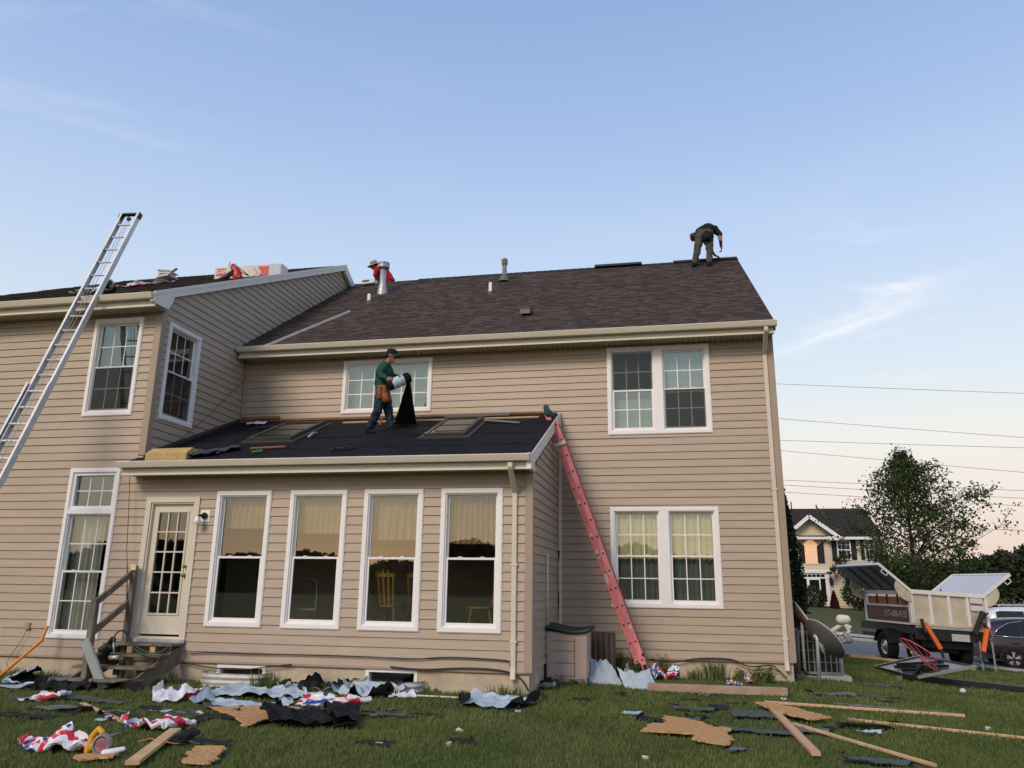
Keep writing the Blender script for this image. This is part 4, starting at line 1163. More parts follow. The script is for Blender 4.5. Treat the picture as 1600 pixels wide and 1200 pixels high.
# ================================================================== things on the roofs
def rM(x, y, lift=0): return plane_hit(x, y, ME_Y, ME_Z + lift, MSL)
def rS(x, y, lift=0): return plane_hit(x, y, SE_Y, SE_Z + .02 + lift, SSL)
def rW(x, y, lift=0): return plane_hit(x, y, WE_Y, WE_Z + lift, WSL)
def pipe(x, y, h, r_, mt, name='vent_pipe', boot=True):
    p = rM(x, y); m = MB(); m.smooth = True
    m.lathe([(r_, -.1), (r_, h), (r_*.82, h), (r_*.82, h-.1)], 14, T=lambda a, b_, c: (p.x+a, p.y+b_, p.z+c)); o = hp(m.build(name, mt))
    if boot:
        m = MB(); m.smooth = True
        m.lathe([(r_*2.4, -.02), (r_*1.4, .01), (r_*1.08, .05), (r_*1.02, .06)], 14, T=lambda a, b_, c: (p.x+a, p.y+b_, p.z+c+b_*MSL*max(0, 1-c*9)+.015)); sub(m.build('pipe_boot', mat('grey_boot', (.10, .10, .10), .6)), o)
    return o
pipe(576, 473.5, .24, .042, M_PVC); pipe(766, 459.5, .30, .042, M_PVC)
# big flue with slotted cap
p = rM(597, 458); o = pipe(597, 458, .72, .080, M_GALV, 'flue', boot=False)
m = MB(); m.smooth = True; m.lathe([(.15, -.06), (.13, .05), (.092, .24), (.083, .26)], 18, T=lambda a, b_, c: (p.x+a, p.y+b_, p.z+c+b_*MSL*max(0, 1-c*3.2))); sub(m.build('storm_collar', M_GALV), o)
m = MB(); m.lathe([(.10, .70), (.16, .72), (.16, .75), (.14, .755), (.14, .82), (.16, .825), (.165, .86), (.12, .88), (0, .885)], 22, T=lambda a, b_, c: (p.x+a, p.y+b_, p.z+c)); sub(m.build('flue_cap', M_GALV), o)
for k in range(14):
    m = MB(); a = 2*math.pi*k/14; m.bar((p.x+.153*math.cos(a), p.y+.153*math.sin(a), p.z+.75), (p.x+.153*math.cos(a), p.y+.153*math.sin(a), p.z+.83), .022, .012, up=(math.cos(a), math.sin(a), 0)); sub(m.build('cap_slat', M_GALV), o)
p = rM(788, 440); M_OLDPIPE = mat('weathered_flue', (.20, .18, .16), .6, var=.3, scale=12)
o = pipe(788, 440, .55, .062, M_OLDPIPE, 'flue', boot=False)
m = MB(); m.smooth = True; m.lathe([(.16, -.03), (.12, .05), (.10, .14), (.085, .16)], 14, T=lambda a, b_, c: (p.x+a, p.y+b_, p.z+c+.02)); sub(m.build('storm_collar', mat('green_patina', (.12, .14, .12), .6)), o)
m = MB(); m.smooth = True; m.lathe([(.07, .48), (.085, .50), (.085, .55), (.07, .56), (.085, .58), (.085, .62), (.05, .66), (0, .665)], 14, T=lambda a, b_, c: (p.x+a, p.y+b_, p.z+c)); sub(m.build('flue_cap', M_OLDPIPE), o)
p = rM(822, 493); m = MB(); m.prism([(-.14, 0), (-.12, .10), (.12, .06+.17), (.16, .10)], p.x-.11, p.x+.11, T=lambda a, b_, c: (b_, p.y+a, p.z+c)); hp(m.build('roof_vent', M_BLACK))
# ridge vent lengths lying on the ridge, not yet fixed
q0, q1 = rM(930, 419), rM(1003, 413)
m = MB(); m.prism([(-.17, .01), (-.15, .06), (0, .14), (.15, .06), (.17, .01)], q0.x, q1.x, T=lambda a, b_, c: (b_, MR_Y+a-.02, MR_Z+c-.04)); tag(m.build('ridge_vent', M_BLACK), 'loose black ridge vent length lying along the middle of the main ridge', 'ridge vent', 'ridge vent lengths')
q0, q1 = rM(1052, 411), rM(1146, 405)
m = MB(); m.prism([(-.17, -.05), (-.15, .01), (0, .06), (.15, .01), (.17, -.05)], q0.x, XR+.02, T=lambda a, b_, c: (b_, MR_Y+a, MR_Z+c-.0)); tag(m.build('ridge_vent', M_BLACK), 'black ridge vent length being fixed beside the bent-over worker', 'ridge vent', 'ridge vent lengths')
# white drip edge lying on the slope
p, q = rM(410, 543, .02), rM(545, 487.5, .02)
m = MB(); m.bar(p, q, .075, .012, up=(0, -MSL, 1)); m.bar(p + Vector((.035, 0, .02)), q + Vector((.035, 0, .02)), .012, .05, up=(0, -MSL, 1)); tag(m.build('metal_strip', M_WHITE), 'long white metal drip edge lying diagonally on the brown roof', 'metal strip')
# wrapped box by the red worker
p = rM(576, 446, .0); m = MB(); m.box(-.16, .22, -.1, .1, 0, .13, T=lambda a, b_, c: (p.x+a, 19.45+b_, MR_Z-.20+c+a*.07)); o = m.build('nail_box', mat('white_card', (.68, .69, .70), .6)); tag(bevel(o, .008), 'small white carton of nails on the ridge beside the red-shirted worker', 'box')
m = MB(); m.box(-.14, .06, -.104, -.101, .055, .115, T=lambda a, b_, c: (p.x+a, 19.45+b_, MR_Z-.20+c+a*.07)); m.build('print', mat('dark_print', (.10, .11, .14), .6), o)
# green air hose trailing over the slope
hs = [(640, 440), (628, 449), (612, 455), (606, 462), (611, 471), (609, 476), (596, 470), (585, 467), (570, 463)]
m = MB(); m.smooth = True; m.tube(smooth_path([rM(x, y, .03) for x, y in hs]), .009, 6); hs2 = [(700, 435.5), (672, 438), (650, 441), (630, 444), (618, 450), (624, 459), (615, 466), (602, 466)]
m.tube(smooth_path([rM(x, y, .045) for x, y in hs2]), .009, 6)
M_HOSE = mat('green_hose', (.035, .06, .045), .5); tag(m.build('air_hose', M_HOSE), 'thin green air hose coiled round the flue on the main roof', 'hose')
# wing roof: pipe, wrappers, bundle, blower, nail gun bag
for px, py, h in ((245.5, 437, .36), (354.5, 428, .42)):
    Yp = 14.2
    p = rW(px, py); sc = 1.0
    p = rW(px, py + 6) if px > 300 else rW(px, py+5)
    m = MB(); m.smooth = True; m.lathe([(.05, -.1), (.05, h), (.04, h), (.04, h-.1)], 14, T=lambda a, b_, c: (p.x+a, p.y+b_, p.z+c)); o = hp(m.build('vent_pipe', M_PVC))
    m = MB(); m.smooth = True; m.lathe([(.16, -.03), (.1, .05), (.06, .13), (.054, .14)], 14, T=lambda a, b_, c: (p.x+a, p.y+b_, p.z+c+b_*WSL)); sub(m.build('pipe_boot', mat('grey_boot', (.10, .10, .10), .6)), o)
# ---- bundle of shingles, printed wrapper
def text_mesh(txt, size, name='lettering'):
    cu = bpy.data.curves.new(name, 'FONT'); cu.body = txt; cu.size = size; cu.align_x = 'CENTER'; cu.align_y = 'CENTER'; cu.resolution_u = 2; cu.extrude = 0.0005
    o = bpy.data.objects.new(name, cu); COL.objects.link(o)
    dg = bpy.context.evaluated_depsgraph_get(); me = bpy.data.meshes.new_from_object(o.evaluated_get(dg))
    bpy.data.objects.remove(o); bpy.data.curves.remove(cu)
    return me
def put_text(txt, size, Mx, material, parent, name='lettering', sx=1.0):
    me = text_mesh(txt, size); me.transform(Mx @ Matrix.Diagonal((sx, 1, 1, 1))); me.materials.clear(); me.materials.append(material); return link(name, me, parent)
M_WRAP = mat('bundle_wrap', (.55, .53, .50), .45, var=.06, scale=8)
M_PRED = mat('printed_red', (.50, .035, .03), .45)
M_PBLUE = mat('pale_blue_print', (.30, .38, .45), .45, col2=(.50, .56, .60), scale=18)
bl, br_ = rW(334, 437), at(438, 431, rW(334, 437).y)
bc = (bl + br_)/2
bx = (br_ - bl); BL = bx.length; bx.normalize()
Mb = Matrix((( bx.x, 0, 0, 0), (0, 1, 0, 0), (bx.z, 0, 1, 0), (0, 0, 0, 1)))
Mb = Matrix.Translation((bc.x, bl.y, bc.z - .02)) @ Matrix.Rotation(math.asin(max(-1, min(1, -bx.z))), 4, 'Y')
bundle = empty('shingle_bundle', 'white and red printed bundle of shingles lying on the wing roof', 'shingle bundle', (bc.x, bl.y, bc.z))
def bp_(o): o.parent = bundle; o.matrix_parent_inverse = Matrix.Translation(-bundle.location); return o
H_ = .34
m = MB(); m.box(-BL/2, BL/2, 0, .34, 0, H_, T=lambda a, b_, c: tuple(Mb @ Vector((a, b_, c + .006*math.sin(a*9))))); o = bp_(m.build('wrapped_pack', M_WRAP)); bevel(o, .012, 2)
def face(x0, x1, z0, z1, mt, nm, poly=None, y=-.003):
    m = MB(); pts = poly or [(x0, z0), (x1, z0), (x1, z1), (x0, z1)]
    m.add([tuple(Mb @ Vector((x*BL, y, z*H_))) for x, z in pts], [tuple(range(len(pts)))]); return bp_(m.build(nm, mt))
face(-.47, -.335, .30, .86, M_PRED, 'logo_square')
Mt = Mb @ Matrix.Translation((-.4025*BL, -.006, .60*H_)) @ Matrix.Rotation(R(90), 4, 'X')
o = put_text('GAF', .135, Mt, M_WHITE, None); bp_(o)
face(0, 0, 0, 0, M_PRED, 'chevron', [(.15, .86), (.32, .86), (.32, .03), (.15, .03), (.21, .40)])
face(0, 0, 0, 0, mat('grey_print', (.38, .37, .36), .5), 'grey_chevron', [(.07, .80), (.10, .80), (.185, .40), (.10, .08), (.07, .08), (.14, .40)])
face(.33, .40, .02, .98, M_PBLUE, 'blue_panel'); face(.42, .49, .02, .98, M_PBLUE, 'blue_panel')
# leaf blower in front of the bundle
q = rW(367, 437) ; yb = bl.y - .35
blow = empty('leaf_blower', 'red leaf blower with black tube in front of the shingle bundle', 'leaf blower', tuple(at(367, 436, yb)))
def bw_(o): o.parent = blow; o.matrix_parent_inverse = Matrix.Translation(-blow.location); return o
K = lambda x, y, dy=0: at(x, y, yb + dy)
M_RPL = mat('red_plastic', (.42, .018, .015), .4, var=.1)
m = MB(); m.smooth = True; capsule(m, K(370, 426), K(371, 433), .10, .12, 16); capsule(m, K(364, 418), K(369, 424), .06, .085, 14); bw_(m.build('motor_housing', M_RPL))
m = MB(); m.smooth = True; m.tube([K(366, 424, -.05), K(354, 432, -.12), K(342, 439, -.18)], [.055, .062, .058], 14); bw_(m.build('blower_tube', M_BLACK))
m = MB(); m.smooth = True; m.tube([K(361, 415), K(365, 412.5), K(370, 416), K(373, 421)], .018, 8); bw_(m.build('handle', M_RPL))
m = MB(); m.smooth = True; m.tube([K(372, 418), K(380, 424), K(388, 430)], .012, 6); m.tube([K(374, 424), K(382, 428), K(389, 431)], .010, 6); bw_(m.build('strap', M_BLACK))
m = MB(); m.smooth = True; capsule(m, K(375, 433, -.05), K(362, 436, -.08), .045, .035, 10); bw_(m.build('foot', M_RPL))

# ================================================================== crumpled sheets
def crumple(L_, W_, seed, folds=4, amp=.05, nx=30, ny=18, lift=.10, flat=.35, ang=(1.2, 2.8)):
    """a thin sheet folded over itself along random lines and rumpled; returns vertices and faces (top then underside)"""
    rr = random.Random(seed)
    pts = []
    ox, oy = rr.uniform(-9, 9), rr.uniform(-9, 9)
    for j in range(ny+1):
        for i in range(nx+1):
            x = L_*(i/nx-.5); y = W_*(j/ny-.5)
            e = 1 + .12*noise.noise((x*2.2+ox, y*2.2+oy, seed))
            pts.append(Vector((x*e, y*e, 0)))
    for k in range(folds):
        a = rr.uniform(0, math.pi); n = Vector((math.cos(a), math.sin(a), 0)); d0 = rr.uniform(.38, .82)*(L_*abs(n.x)+W_*abs(n.y))*.5*rr.choice((-1, 1))
        if d0 < 0: n, d0 = -n, -d0
        th = rr.uniform(*ang); axv = Vector((-n.y, n.x, 0))
        r_ = rr.uniform(.012, .03)
        for i, p in enumerate(pts):
            t = p.x*n.x + p.y*n.y - d0
            if t > 0:
                al = axv * (p.x*axv.x + p.y*axv.y)
                t2 = max(0.0, t - r_*th); tt = min(t, r_*th)/r_
                u = r_*math.sin(tt) + t2*math.cos(th); z = r_*(1-math.cos(tt)) + t2*math.sin(th)*flat
                pts[i] = al + n*(d0 + u) + Vector((0, 0, p.z*math.cos(th)*.4 + z + .004))
    cr_ = [(rr.uniform(0, math.pi), rr.uniform(-.5, .5)*L_, rr.uniform(.3, 1)) for _ in range(6)]
    out = []
    for p in pts:
        h = 0
        for a, d0, w_ in cr_:
            h += w_*max(0, .10*L_ - abs(p.x*math.cos(a)+p.y*math.sin(a)-d0))/(.10*L_)
        z = p.z + amp*(.35*h + noise.noise((p.x*3.1+ox, p.y*3.1+oy, 2.0)) *.6 + .5*noise.noise((p.x*8+ox, p.y*8, 5.0)) + .22*noise.noise((p.x*19, p.y*19+oy, 3.0)))
        out.append(Vector((p.x, p.y, z)))
    zs_ = sorted(p.z for p in out); z0 = zs_[int(len(zs_)*.12)]
    for p in out:
        p.z -= z0
        if p.z < 0: p.z *= .15
    fs = [(j*(nx+1)+i, j*(nx+1)+i+1, (j+1)*(nx+1)+i+1, (j+1)*(nx+1)+i) for j in range(ny) for i in range(nx)]
    return out, fs
def sheet(name, label, cat, loc, L_, W_, rz, seed, m_top, m_under, group=None, tilt=0.0, ground=True, slope=None, **kw):
    vs, fs = crumple(L_, W_, seed, **kw)
    n = len(vs); c, s = math.cos(rz), math.sin(rz); loc = Vector(loc)
    def tr(p, dz):
        x, y = p.x*c - p.y*s, p.x*s + p.y*c
        z = p.z + dz + .012
        if slope is not None: z += slope*y
        elif ground: z += terrain(loc.x+x, loc.y+y) - terrain(loc.x, loc.y)
        z += tilt*p.x
        return (x, y, z)
    m = MB(); m.smooth = False
    m.add([tr(p, .02) for p in vs], fs)
    if slope is None:
        for p in vs: q_ = tr(p, 0); mark(loc.x+q_[0], loc.y+q_[1])
    o = m.build(name, [m_top, m_under]); o.location = loc
    so = o.modifiers.new('t', 'SOLIDIFY'); so.thickness = .006; so.offset = -1; so.material_offset = 1; so.material_offset_rim = 1
    return tag(o, label, cat, group)
M_UBLUE = mat('pale_blue_underlayment', (.36, .45, .53), .55, var=.10, scale=5)
M_UBLK = mat('black_underlayment', (.012, .013, .015), .65, var=.2, scale=6)
M_PLAST = mat('white_plastic_wrap', (.66, .68, .72), .35, var=.05, scale=8)
def print_mat(name, cols, scale=5.0):
    """plastic wrapper printed in flat colours"""
    m = mat(name, (.7, .7, .72), .35, col2=(.4, .4, .4), scale=scale)
    n = [x for x in m.node_tree.nodes if x.type == 'TEX_NOISE'][0]; n.inputs['Detail'].default_value = 1.0
    r = [x for x in m.node_tree.nodes if x.type == 'VALTORGB'][0].color_ramp; r.interpolation = 'CONSTANT'
    r.elements[0].position = 0; r.elements[0].color = (*cols[0][1], 1); r.elements[1].position = cols[1][0]; r.elements[1].color = (*cols[1][1], 1)
    for p, c in cols[2:]: e = r.elements.new(p); e.color = (*c, 1)
    return m
_w, _r, _b = (.68, .69, .73), (.52, .02, .05), (.03, .05, .26)
M_PR1 = print_mat('wrap_red_white', [(0, _b), (.40, _w), (.47, _r), (.58, _w)], 5.5)
M_PR2 = print_mat('wrap_white_blue', [(0, _b), (.42, _w), (.60, _r)], 4.5)
M_PR3 = print_mat('wrap_blue_red', [(0, _w), (.40, _b), (.50, _w), (.58, _r)], 7.0)
G_U = 'torn underlayment sheets on the lawn'
def lw(x0, x1, y): return (on_ground(x1, y) - on_ground(x0, y)).length
def sheet_px(name, label, cat, cx, cy, wpx, W_, rz, seed, mt, mu, group=None, **kw):
    p = on_ground(cx, cy); L_ = lw(cx - wpx/2, cx + wpx/2, cy)
    return sheet(name, label, cat, p, L_*1.3, W_*1.35, rz, seed, mt, mu, group, **kw)
UN = 'torn_underlayment'
# piles left to right
sheet_px(UN, 'black and pale blue underlayment heap at the left edge below the orange pole', 'underlayment', 58, 1068, 120, .75, .1, 11, M_UBLK, M_UBLUE, G_U, folds=6, amp=.08)
sheet_px(UN, 'long flat grey-blue underlayment strip along the left edge of the lawn', 'underlayment', 35, 1077, 90, .22, .02, 12, M_UBLUE, M_UBLK, G_U, folds=1, amp=.03)
sheet_px(UN, 'crumpled black underlayment sheet in front of the wooden steps railing', 'underlayment', 108, 1078, 70, .55, .5, 13, M_UBLK, M_UBLK, G_U, folds=4, amp=.16)
sheet_px('plastic_wrapper', 'white wrapper with blue end on grass left of the steps', 'wrapper', 70, 1096, 60, .35, -.1, 14, M_PR2, M_PR2, 'printed plastic wrappers', folds=4, amp=.07)
sheet_px('plastic_wrapper', 'crumpled white plastic wrapper just right of the wooden steps', 'wrapper', 283, 1092, 70, .6, .7, 15, M_PLAST, M_PR2, 'printed plastic wrappers', folds=6, amp=.14, flat=.6)
sheet_px(UN, 'large smooth pale blue underlayment sheet in front of the left window well', 'underlayment', 415, 1088, 130, .62, -.02, 16, M_UBLUE, M_UBLK, G_U, folds=2, amp=.11)
sheet_px(UN, 'pale blue strip ending in a crumpled knot beside the bare board chips', 'underlayment', 365, 1105, 150, .30, -.06, 17, M_UBLUE, M_UBLK, G_U, folds=4, amp=.09)
sheet_px(UN, 'black folded flap behind the large pale blue sheet', 'underlayment', 475, 1078, 60, .45, .4, 18, M_UBLK, M_UBLUE, G_U, folds=3, amp=.16, flat=.7)
sheet_px('plastic_wrapper', 'long white wrapper with red and blue spot behind the black sheet', 'wrapper', 525, 1102, 90, .40, .2, 19, M_PR2, M_PR2, 'printed plastic wrappers', folds=4, amp=.09)
sheet_px(UN, 'large black underlayment sheet humped on the lawn before the sunroom', 'underlayment', 500, 1128, 180, .75, .12, 20, M_UBLK, M_UBLK, G_U, folds=3, amp=.15, flat=.4)
sheet_px(UN, 'pale blue and black sheet heaped against the right window well', 'underlayment', 573, 1084, 95, .62, -.35, 22, M_UBLUE, M_UBLK, G_U, folds=5, amp=.20, flat=.6)
sheet_px('plastic_wrapper', 'scrap of white plastic beside the right window well', 'wrapper', 628, 1090, 36, .25, .3, 23, M_PLAST, M_PLAST, 'printed plastic wrappers', folds=3, amp=.06)
sheet_px(UN, 'pale blue and black sheets crumpled in front of the downspout', 'underlayment', 782, 1103, 130, .55, .06, 24, M_UBLUE, M_UBLK, G_U, folds=7, amp=.10)
sheet_px(UN, 'small black and blue scrap at the sunroom corner', 'underlayment', 846, 1076, 36, .28, .5, 25, M_UBLK, M_UBLUE, G_U, folds=4, amp=.09, flat=.7)
sheet_px('plastic_wrapper', 'white and blue wrapper heap behind the foot of the red ladder', 'wrapper', 1030, 1062, 50, .5, .3, 28, M_PR3, M_PR3, 'printed plastic wrappers', folds=7, amp=.17, flat=.8)
sheet_px('plastic_wrapper', 'clear pale wrapper bunched left of the red ladder foot', 'wrapper', 992, 1062, 40, .4, .1, 29, M_PLAST, M_PR3, 'printed plastic wrappers', folds=6, amp=.16, flat=.8)
sheet_px('plastic_wrapper', 'small blue and white wrapper lying behind the landscape timber', 'wrapper', 1157, 1073, 40, .28, .1, 30, M_PR3, M_PR3, 'printed plastic wrappers', folds=4, amp=.06)
sheet_px('plastic_wrapper', 'red and white wrapper at lower left beside the yellow saw', 'wrapper', 92, 1172, 105, .48, -.35, 31, M_PR1, M_PR1, 'printed plastic wrappers', folds=5, amp=.12, flat=.6)
sheet_px('plastic_wrapper', 'red, blue and white wrapper at the end of the pale batten', 'wrapper', 240, 1140, 120, .30, -.2, 32, M_PR1, M_PR1, 'printed plastic wrappers', folds=4, amp=.10)
# two stiff pale blue pieces leaning by the bin
for (cx, cy, w_, h_, sd, lab) in ((948, 1071, .50, .42, 41, 'stiff pale blue underlayment piece propped in front of the storage bin'), (1003, 1078, .46, .30, 42, 'torn pale blue piece with black edge beside the landscape timber')):
    p = on_ground(cx, cy); rr = random.Random(sd); m = MB(); vs = []
    for j in range(9):
        for i in range(11):
            u, v = i/10-.5, j/8
            vs.append((u*w_*(1.1-.55*v*(sd == 41)) - v*.14, -.02 + v*h_*.75 + .05*math.sin(u*5+sd), h_*v*(.85+.35*noise.noise((u*3, v*2, sd))) + .05*noise.noise((u*5, v*5, sd))))
    fs = [(j*11+i, j*11+i+1, (j+1)*11+i+1, (j+1)*11+i) for j in range(8) for i in range(10)]
    m.add(vs, fs); o = m.build(UN, [M_UBLUE, M_UBLK]); so = o.modifiers.new('t', 'SOLIDIFY'); so.thickness = .008; so.material_offset = 1; o.location = p; tag(o, lab, 'underlayment', G_U)

# ---- torn board, oriented strand board chips
def osb_mat():
    m = mat('strand_board', (.30, .12, .035), .8, col2=(.70, .47, .23), scale=17, stretch=(1, 4.5, 1), bump=.6, bscale=70)
    return m
M_OSB = osb_mat()
def chip(label, pts_px, thick, seed, name='board_chip', mt=None, cat='board piece', jag=.03, lift=.04):
    P_ = [on_ground(x, y) for x, y in pts_px]; c = sum(P_, Vector())/len(P_)
    rr = random.Random(seed); poly = []
    for a, b_ in zip(P_, P_[1:]+P_[:1]):
        n = max(2, int((b_-a).length/.035))
        for k in range(n):
            q = a.lerp(b_, k/n) - c; poly.append((q.x + rr.choice((-1, 1))*rr.uniform(0, jag*1.1), q.y + rr.uniform(-jag, jag)*.35))
    m = MB(); n = len(poly)
    z = lambda x, y: terrain(c.x+x, c.y+y) - terrain(c.x, c.y) + lift + .012*noise.noise((x*4, y*4, seed))
    vs = [(x, y, z(x, y)+thick) for x, y in poly] + [(x, y, z(x, y)) for x, y in poly]
    m.add(vs, [tuple(range(n)), tuple(range(2*n-1, n-1, -1))] + [(i, n+i, n+(i+1) % n, (i+1) % n) for i in range(n)])
    o = m.build(name, mt or M_OSB)
    for _ in range(900):
        ia = rr.randrange(n); ib = rr.randrange(n); t_ = rr.random(); mark(c.x + poly[ia][0]*t_ + poly[ib][0]*(1-t_), c.y + poly[ia][1]*t_ + poly[ib][1]*(1-t_))
    bm = bmesh.new(); bm.from_mesh(o.data); bmesh.ops.triangulate(bm, faces=[f for f in bm.faces if len(f.verts) > 4]); bmesh.ops.recalc_face_normals(bm, faces=bm.faces); bm.to_mesh(o.data); bm.free()
    o.location = c + Vector((0, 0, 0)); return tag(o, label, cat, 'broken strand board pieces')
chip('broken strand board between the pale sheet and the black sheet', [(328, 1112), (420, 1108), (470, 1112), (455, 1122), (380, 1142), (370, 1128)], .012, 1)
chip('strand board piece cut off by the bottom edge at lower left', [(285, 1200), (300, 1175), (352, 1175), (340, 1192), (322, 1203)], .012, 2)
chip('large splintered strand board piece on the lawn in front of the timber', [(1003, 1150), (1018, 1137), (1038, 1139), (1040, 1125), (1075, 1130), (1110, 1140), (1142, 1146), (1138, 1154), (1146, 1162), (1137, 1173), (1085, 1164), (1083, 1154)], .013, 3)
chip('long splintered plank on top of the crossed boards', [(1184, 1107), (1200, 1106), (1255, 1119), (1296, 1131), (1270, 1134), (1215, 1122)], .02, 4, mt=M_OSB, lift=.06)
chip('flat brown board piece under the yellow saw', [(112, 1192), (178, 1182), (186, 1188), (172, 1193), (120, 1197)], .015, 5)
# ---- boards
def board(label, a, b_, w, t, mt=M_WOOD, lift=0.0, name='board', roll=0.0, cat='board'):
    A, B = on_ground(*a), on_ground(*b_)
    A = A + Vector((0, 0, t/2 + lift + .022)); B = B + Vector((0, 0, t/2 + .022 + lift))
    c = (A+B)/2; d = B - A; m = MB()
    for k in range(200): mark(*(A.lerp(B, k/199).xy))
    n = 6
    for k in range(1): m.bar(A-c, B-c, w, t, up=(math.sin(roll)*.6, 0, 1), bevel=min(.004, t*.2))
    o = m.build(name, mt); o.location = c; return tag(o, label, cat, 'loose boards on the lawn')
M_PINE = mat('pink_pine', (.48, .29, .18), .75, col2=(.58, .38, .25), scale=4, bump=.15, bscale=30)
board('thin pink pine batten running from the grey strip to the red wrapper', (128, 1103), (196, 1134), .06, .02, M_PINE)
board('short pale board leaning out of the bottom edge at lower left', (205, 1204), (273, 1150), .115, .035, M_WOOD, .02)
board('stout pine two by four pointing toward the camera', (1203, 1110), (1276, 1188), .085, .04, M_PINE, .015)
board('long yellow batten at the back of the crossed boards', (1195, 1103), (1508, 1125), .05, .035, M_WOOD, .01)
board('longest thin batten reaching the right edge of the picture', (1325, 1129), (1640, 1163), .042, .03, M_WOOD)
board('thin batten slanting down to the bottom edge', (1240, 1137), (1462, 1204), .042, .03, M_WOOD, .005)
board('pair board with dark face lying behind the backboard', (1328, 1029), (1525, 1050), .10, .07, M_WOOD, .02)
board('weathered landscape timber edging the flower bed', (1012, 1082), (1230, 1090), .13, .11, mat('weathered_timber', (.30, .215, .155), .85, col2=(.40, .30, .22), scale=6, bump=.4, bscale=25), 0.0, 'landscape_timber', cat='timber')
board('pale plastic trim strip in the grass by the right window well', (622, 1089), (718, 1094), .035, .02, M_GUTTER, name='trim_strip', cat='strip')
board('short pale trim strip in the grass by the left window well', (300, 1097), (352, 1089), .03, .02, M_RAKE, name='trim_strip', cat='strip')
# ---- torn shingle strips and felt scraps
M_SCR = [mat('grey_green_strip', (.075, .092, .086), .85, var=.25, scale=12, bump=.3, bscale=80), mat('dark_felt_scrap', (.022, .023, .025), .85, var=.3, scale=10), mat('grey_strip', (.13, .14, .145), .8, var=.2, scale=10)]
SCR = [(1085, 1112, 46, .16, 0, 'torn grey shingle strip beyond the large strand board'), (1122, 1109, 22, .22, 1, 'black felt scrap beyond the large strand board'), (1017, 1129, 42, .2, 1, 'black felt scrap left of the large strand board'), (1085, 1129, 30, .16, 0, 'grey scrap half under the large strand board'),
       (1185, 1147, 100, .16, 0, 'long grey-green strip passing under the pine two by four'), (1265, 1146, 42, .16, 2, 'curled dark strip right of the pine two by four'), (1185, 1121, 55, .40, 0, 'wide grey-green piece under the crossed boards'), (1345, 1193, 60, .14, 0, 'grey-green strip at the bottom edge by the thin batten'), (1390, 1197, 50, .14, 0, 'grey-green strip end under the thin batten'),
       (1418, 1113, 90, .14, 2, 'grey strip with rolled end behind the long yellow batten'), (1352, 1140, 56, .22, 1, 'black scrap between the two thin battens'), (1300, 1088, 55, .22, 2, 'grey scrap on grass below the satellite dish'), (1385, 1075, 34, .24, 0, 'dark grey scrap under the fallen backboard'), (1325, 1106, 30, .1, 2, 'small grey scrap behind the long yellow batten end'), (1375, 1093, 40, .08, 0, 'thin grey-green sliver on the open grass'),
       (584, 1166, 42, .14, 1, 'black felt scrap on open grass below the black sheet'), (722, 1163, 32, .12, 1, 'black felt scrap on open grass left of centre'), (908, 1097, 22, .12, 1, 'small dark scrap on grass before the storage bin'), (612, 1121, 48, .08, 0, 'thin grey sliver right of the black sheet'), (665, 1121, 40, .08, 1, 'thin dark twig-like scrap on open grass'), (30, 1122, 110, .12, 1, 'dark felt strip at the left edge'),
       (100, 1112, 84, .20, 2, 'grey-blue strip below the black crumpled sheet'), (150, 1098, 100, .16, 0, 'grey-green strip below the wooden steps'), (180, 1122, 80, .1, 1, 'dark felt scrap beside the pale batten'), (280, 1160, 50, .3, 1, 'black scrap under the short pale board'), (300, 1132, 22, .2, 1, 'small square black scrap right of the printed wrapper'), (330, 1165, 50, .10, 1, 'dark scrap near the lower strand board'), (345, 1068, 40, .12, 1, 'black scrap in front of the left window well'), (355, 1124, 70, .22, 1, 'black strip lying over the broken strand board')]
for k, (cx, cy, w_, W_, mi, lab) in enumerate(SCR):
    sheet_px('shingle_scrap' if mi != 1 else 'felt_scrap', lab, 'scrap', cx, cy, w_, W_, rng.uniform(-.25, .25), 60+k, M_SCR[mi], M_SCR[1], 'torn roofing scraps', folds=rng.choice((0, 1, 1)), amp=.03, nx=12, ny=6)
# the smallest torn bits among the heaps
rq = random.Random(77)
ZN = {(20, 1060): 'left of the steps', (250, 1068): 'in front of the sunroom', (700, 1075): 'near the downspout', (60, 1110): 'in the left foreground', (960, 1062): 'near the landscape timber', (1040, 1085): 'among the crossed boards'}
for k in range(54):
    zone = rq.choice(((20, 250, 1060, 1140), (250, 640, 1068, 1130), (250, 640, 1068, 1130), (700, 870, 1075, 1115), (60, 330, 1110, 1195), (960, 1240, 1062, 1135), (1040, 1480, 1085, 1180)))
    x, y = rq.uniform(zone[0], zone[1]), rq.uniform(zone[2], zone[3]); mi = rq.choice((0, 1, 1, 1, 2, 3))
    p = on_ground(x, y)
    if p.y > YB-.15 and p.x < XS+.1: continue
    sheet(('shingle_scrap', 'felt_scrap', 'shingle_scrap', 'plastic_scrap')[mi], ('tiny grey-green shingle bit in the grass ', 'tiny black felt bit in the grass ', 'tiny pale grey shingle bit in the grass ', 'tiny pale blue underlayment bit in the grass ')[mi] + ZN[(zone[0], zone[2])], 'scrap', p, rq.uniform(.10, .30), rq.uniform(.06, .16), rq.uniform(-1, 1), 300+k, (M_SCR + [M_UBLUE])[mi], M_SCR[1], ('tiny grey-green bits ', 'tiny black felt bits ', 'tiny pale grey bits ', 'tiny pale blue bits ')[mi] + ZN[(zone[0], zone[2])], folds=rq.choice((0, 1)), amp=.04, nx=8, ny=5)
